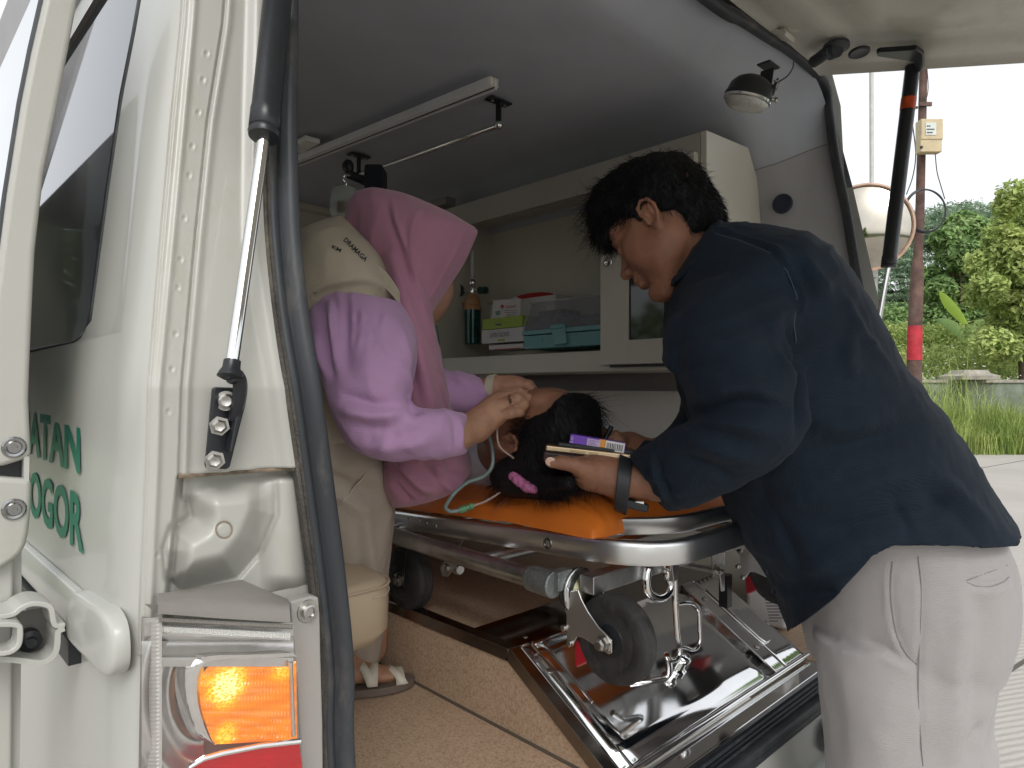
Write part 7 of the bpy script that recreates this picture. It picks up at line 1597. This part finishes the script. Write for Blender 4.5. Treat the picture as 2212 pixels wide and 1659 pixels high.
tree('leafy_tree', 'broad dark leafed tree just right of the utility pole', 'tree', gb(2070, 24), cl([(2075, 520, 70, 55), (2060, 600, 80, 70), (2110, 640, 70, 80), (2040, 700, 60, 60)], 24, 1.2, 1, 7), 26000, .26, L_MID, 11, droop=1.0)
tree('spreading_tree', 'dark layered tree behind the utility pole', 'tree', gb(1950, 32), cl([(1950, 560, 80, 60), (1960, 650, 80, 60), (1890, 640, 60, 90), (1980, 500, 60, 36), (2060, 470, 90, 26)], 32, 2, 2, 6), 20000, .24, L_FERN, 12, layer=.32, asp=.3)
tree('feathery_tree', 'feathery topped tree on the skyline', 'tree', gb(2120, 40), cl([(2070, 480, 90, 40), (2150, 465, 60, 50), (2110, 520, 120, 60), (2010, 510, 80, 50), (1930, 500, 80, 50), (2180, 500, 80, 60), (1900, 540, 70, 50)], 40, 2, 3, 7), 26000, .34, L_FERN, 13, asp=.22)
tree('lime_tree', 'yellow green tree at the right edge', 'tree', gb(2230, 17), cl([(2215, 480, 60, 60), (2180, 560, 70, 60), (2225, 405, 40, 30), (2260, 600, 90, 120), (2165, 650, 70, 60), (2190, 720, 80, 60), (2230, 640, 70, 90), (2200, 530, 60, 60), (2160, 490, 50, 50), (2200, 430, 55, 45), (2150, 590, 60, 60)], 17, .9, 4, 6), 26000, .17, L_LIME, 14)
tree('distant_tree', 'dark tree low behind the round mirror', 'tree', gb(1860, 28), cl([(1880, 660, 50, 60), (1850, 740, 60, 70), (1940, 700, 40, 40)], 28, 1, 5, 5), 9000, .22, L_DARK, 15)
# tree line carried on outside the frame, one far-off mass
ms = []
for k, (az, d) in enumerate(((35, 34), (50, 30), (62, 36), (100, 30), (118, 34), (135, 40), (-20, 40), (5, 36), (-50, 38), (160, 42), (200, 40), (240, 38), (-80, 40), (15, 30), (25, 38))):
    p = Vector((CAM.x+d*math.sin(R(az)), CAM.y+d*math.cos(R(az)), 0)); rg = np.random.default_rng(k)
    ms.append(leaf_cloud([((p.x+rg.uniform(-4, 4), p.y+rg.uniform(-4, 4), rg.uniform(.8, 6.5)), (2.1, 2.1, 1.6)) for _ in range(12)], 5000, .55, 40+k))
obj('tree_line', join(*ms), L_MID, None, 'far off tree line closing the yard beyond the road', kind='stuff', smooth=0)
def verge(name, label, pts_uvd, n, size, m_, seed, zr, asp=.35, d_j=.8, droop=.2):
    rg = np.random.default_rng(seed); cs = []
    for (u, v, d, a, b) in pts_uvd:
        p = V(u, v, d); cs.append(((p.x, p.y, max(p.z, .15)), (a, a, b)))
    vs, fs = leaf_cloud(cs, n, size, seed, asp=asp, droop=droop); vs[:, 2] = np.maximum(vs[:, 2], .02); return obj(name, (vs, fs), m_, None, label, kind='stuff', smooth=0)
verge('undergrowth', 'lime green undergrowth between wall and trees', [(1900+k*32, 790-8*(k % 3), 19+1.5*((k*7) % 3), 1.1, .55) for k in range(-2, 14)]+[(1905+k*40, 735, 22, .9, .6) for k in range(9)]+[(2140, 740, 17.5, .7, .7), (2190, 720, 17.5, .8, .7)], 34000, .13, L_LIME, 21, 0)
verge('shrubs', 'mixed green shrubs below the trees', [(1905+k*45, 700+10*(k % 2), 24, 1.2, .8) for k in range(8)], 12000, .18, L_MID, 22, 0)
# flowers
rg = random.Random(3); fm = MB()
for k in range(46): c = V(rg.uniform(1990, 2212), rg.uniform(745, 818), rg.uniform(16, 18)); fm.ball(c, .022, 6)
obj('white_flowers', fm, mat('white_petals', (.75, .75, .68), .7), None, kind='stuff')
def blades(name, label, area, n, hgt, m_, seed, wd_b=.012):
    rg = np.random.default_rng(seed); vs = []; n_ = n; a = rg.uniform(0, 1, n_); b = rg.uniform(0, 1, n_); P0, E1, E2 = (np.array(x) for x in area); base = P0+a[:, None]*E1+b[:, None]*E2
    cl_ = .6+.5*noise3(base*1.3, 1, seed); hh_ = hgt*rg.uniform(.5, 1.15, n_)*cl_; yaw = rg.uniform(0, 6.28, n_); dx = np.stack([np.cos(yaw), np.sin(yaw), 0*yaw], 1); ln = rg.uniform(.15, .7, n_); sx = np.stack([-np.sin(yaw), np.cos(yaw), 0*yaw], 1)*wd_b
    z_ = np.array([0, 0, 1.]); m1 = base+dx*(ln*hh_*.25)[:, None]+z_*(hh_*.6)[:, None]; m2 = base+dx*(ln*hh_*.9)[:, None]+z_*(hh_*(1-.35*ln))[:, None]
    V_ = np.stack([base-sx, base+sx, m1+sx*.8, m1-sx*.8, m2], 1).reshape(-1, 3); F_ = []
    i = np.arange(n_)*5; F_ = np.stack([i, i+1, i+2, i+3], 1).tolist()+np.stack([i+3, i+2, i+4], 1).tolist(); return obj(name, (V_, F_), m_, None, label, kind='stuff', smooth=0)
E1 = (w2_-w1_); E1.z = 0; Pw = Vector((w1_.x, w1_.y, 0))
blades('tall_grass', 'tall pale green grass in front of the wall', (Pw-wd_*2+wn*.25, wd_*9, wn*1.9), 15000, 1.55, L_GRASS, 5, .009)
blades('seeding_grass', 'taller yellow green seeding grass standing along the wall', (Pw-wd_*2+wn*.15, wd_*9, wn*1.2), 2500, 2.2, L_LIME, 15, .006)
vp0 = g1p-gd*4
blades('verge_grass', 'short grass along the concrete edge', (vp0, gd*12, gn*1.6), 16000, .6, L_GRASS, 6, .008)
# banana plant
ban = empty('banana_plant', gb(2080, 21), 'young banana plant with one upright pale leaf', 'plant')
def banana(a, b, c, wd2, m_):
    sp_ = spline([a, b, c], 8); rows_ = []
    for i, p in enumerate(sp_):
        t = i/(len(sp_)-1); w3 = wd2*math.sin(math.pi*min(1, .08+.92*t))**.7; sdv = (sp_[min(i+1, len(sp_)-1)]-sp_[max(i-1, 0)]).normalized().cross(FW).normalized()
        rows_.append([p-sdv*w3+FW*w3*.3, p, p+sdv*w3+FW*w3*.3])
    return obj('leaf', MB().grid(rows_), m_, ban, smooth=60)
banana(V(2088, 700, 21), V(2055, 660, 21), V(2028, 628, 21), .17, leafmat('banana_pale', (.30, .42, .06), (.22, .34, .05)))
banana(V(2095, 740, 21), V(2060, 705, 21), V(2020, 690, 20.5), .17, L_MID); banana(V(2095, 740, 21), V(2120, 700, 21), V(2150, 720, 21), .16, L_MID)
obj('stem', MB().tube([Vector(gb(2090, 21)), V(2090, 700, 21)], .07, 10), L_MID, ban)
# utility pole with meter box, cable coil
pol = empty('utility_pole', gb(1975, 9.0), 'rusty brown utility pole with a red painted band', 'pole')
dP = 9.0; kx = dP/FPX
M_POLE = dirty(mat('rusty_pole', (.13, .075, .06), .8, var=.3, vscale=6, bump=.4, bscale=40), 1.5, .5, (.20, .17, .16))
def pcx(v): return np.interp(v, [100, 500, 650, 820, 1400], [1996, 1986, 1978, 1974, 1968])
vsq = [(v, w_) for v, w_ in ((-400, 7), (100, 7.5), (480, 9), (560, 9.5), (575, 12.5), (700, 14), (900, 15), (1500, 16))]
rings = []
for v, w_ in vsq:
    c = V(pcx(v), v, dP); c.z = max(c.z, -.05); rings.append([c+(RT*math.cos(a)+Vector((DIRX.x, DIRX.y, 0))*math.sin(a))*w_*kx for a in np.linspace(0, 2*math.pi, 17)[:-1]])
obj('pole_shaft', MB().loft(rings), M_POLE, pol, smooth=60)
rr_ = [];
for v, w_ in ((704, 14.4), (740, 14.7), (778, 15)):
    c = V(pcx(v), v, dP); rr_.append([c+(RT*math.cos(a)+Vector((DIRX.x, DIRX.y, 0))*math.sin(a))*w_*kx for a in np.linspace(0, 2*math.pi, 17)[:-1]])
obj('red_band', MB().loft(rr_, caps=False), dirty(mat('faded_red_paint', (.50, .03, .045), .7, var=.2, vscale=6), 2, .8, (.15, .08, .07)), pol, smooth=60)
obj('pole_strap', MB().bar(V(1985, 225, dP-.05), V(2012, 225, dP-.05), .03, .05).bar(V(1952, 237, dP), V(1982, 232, dP), .02, .03).bar(V(1968, 150, dP), V(1967, 238, dP), .02, .02), M_POLE, pol)
mbx_ = empty('meter_box', V(2006, 330, dP-.15), 'cream electricity meter box strapped to the utility pole', 'meter box')
M_MET = mat('cream_meter', (.55, .45, .28), .5, var=.08, vscale=9)
Mr = Matrix((RT, DIRX, Vector((0, 0, 1)))).transposed()
obj('meter_case', MB().box(V(2007, 283, dP-.17), (46*kx, .14, 44*kx), Mr), M_MET, mbx_, bevel=.012); obj('meter_lower', MB().box(V(2006, 314, dP-.17), (46*kx, .12, 34*kx), Mr), M_MET, mbx_, bevel=.012)
obj('meter_window', MB().box(V(2011, 278, dP-.245), (22*kx, .004, 26*kx), Mr), mat('meter_card', (.62, .66, .62), .3), mbx_)
for k in range(3): obj('printed_line', MB().bar(V(2002, 272+7*k, dP-.25), V(2002+[8, 17, 13][k], 272+7*k, dP-.25), .002, .012), M_INK, mbx_)
obj('meter_button', MB().lathe(V(1990, 318, dP-.235), -DIRX, [(0, .02), (.012, .018), (.014, .01)], 14), M_BLACK, mbx_)
cc_ = V(1997, 456, dP-.14); mc = MB()
for k in range(3): mc.tube([cc_+RT*((44-k)*kx*math.cos(a))+UP*((47-k*1.5)*kx*math.sin(a))-DIRX*(.012*k+.01*math.sin(3*a+k)) for a in np.linspace(0, 2*math.pi, 50)], .009, 6)
obj('cable_coil', mc, M_BLACK, None, 'loop of black cable hung on the utility pole', 'cable')
obj('pole_cable', MB().tube(spline([V(2020, 330, dP-.14), V(2024, 370, dP-.14), V(2032, 400, dP-.14), V(2041, 430, dP-.14)], 6), .006, 6).tube(spline([V(1970, 260, dP), V(1978, 330, dP-.1), V(1972, 380, dP-.1), V(1958, 420, dP-.12)], 6), .007, 6).tube(spline([V(2001, 130, dP-.06), V(2005, 190, dP-.08), V(1998, 225, dP-.1)], 5), .005, 6), M_BLACK, None, 'thin black service cables dropping from the meter box', 'cable')
# slim steel pole and convex mirror
obj('slim_post', MB().tube([Vector(gb(1884, 12)), V(1882, 60, 12)], .035, 12), mat('pale_steel_post', (.5, .5, .47), .5, .3), None, 'tall slim pale post rising behind the round mirror', 'pole')
mr = empty('convex_mirror', gb(1888, 6.3), 'round convex road mirror with faded rim beside the van', 'mirror'); dm = 6.3; km = dm/FPX
ax_m = (-FW*.93-RT*.36).normalized(); cm_ = V(1868, 492, dm); Rm = 92*km
obj('mirror_face', MB().lathe(cm_, ax_m, [(-.0, Rm)]+[(.10*(1-(r/Rm)**2), r) for r in (Rm*.98, Rm*.8, Rm*.6, Rm*.4, Rm*.2, .001)], 48), mat('mirror_silver', (.46, .43, .37), .05, 1.0, var=.05), mr, smooth=180)
obj('mirror_rim', MB().lathe(cm_, ax_m, [(-.03, Rm), (-.03, Rm*1.03), (.012, Rm*1.045), (.02, Rm*1.0), (.004, Rm*.985)], 48), mat('faded_orange_rim', (.50, .33, .24), .5, var=.15), mr, smooth=60)
obj('mirror_post', MB().tube([Vector(gb(1890, 6.45)), V(1888, 560, 6.45)], .032, 14).bar(V(1888, 490, 6.42), V(1888, 600, 6.42), .05, .05), mat('galvanised_post', (.42, .42, .40), .45, .6, var=.1), mr)
# faint overhead wires
obj('overhead_wire', MB().tube([V(2150, 90, 14), V(2330, 220, 14)], .006, 5).tube([V(2190, 95, 15), V(2330, 150, 15)], .006, 5), M_BLACK, None, 'thin overhead wires crossing the pale sky', 'wire')
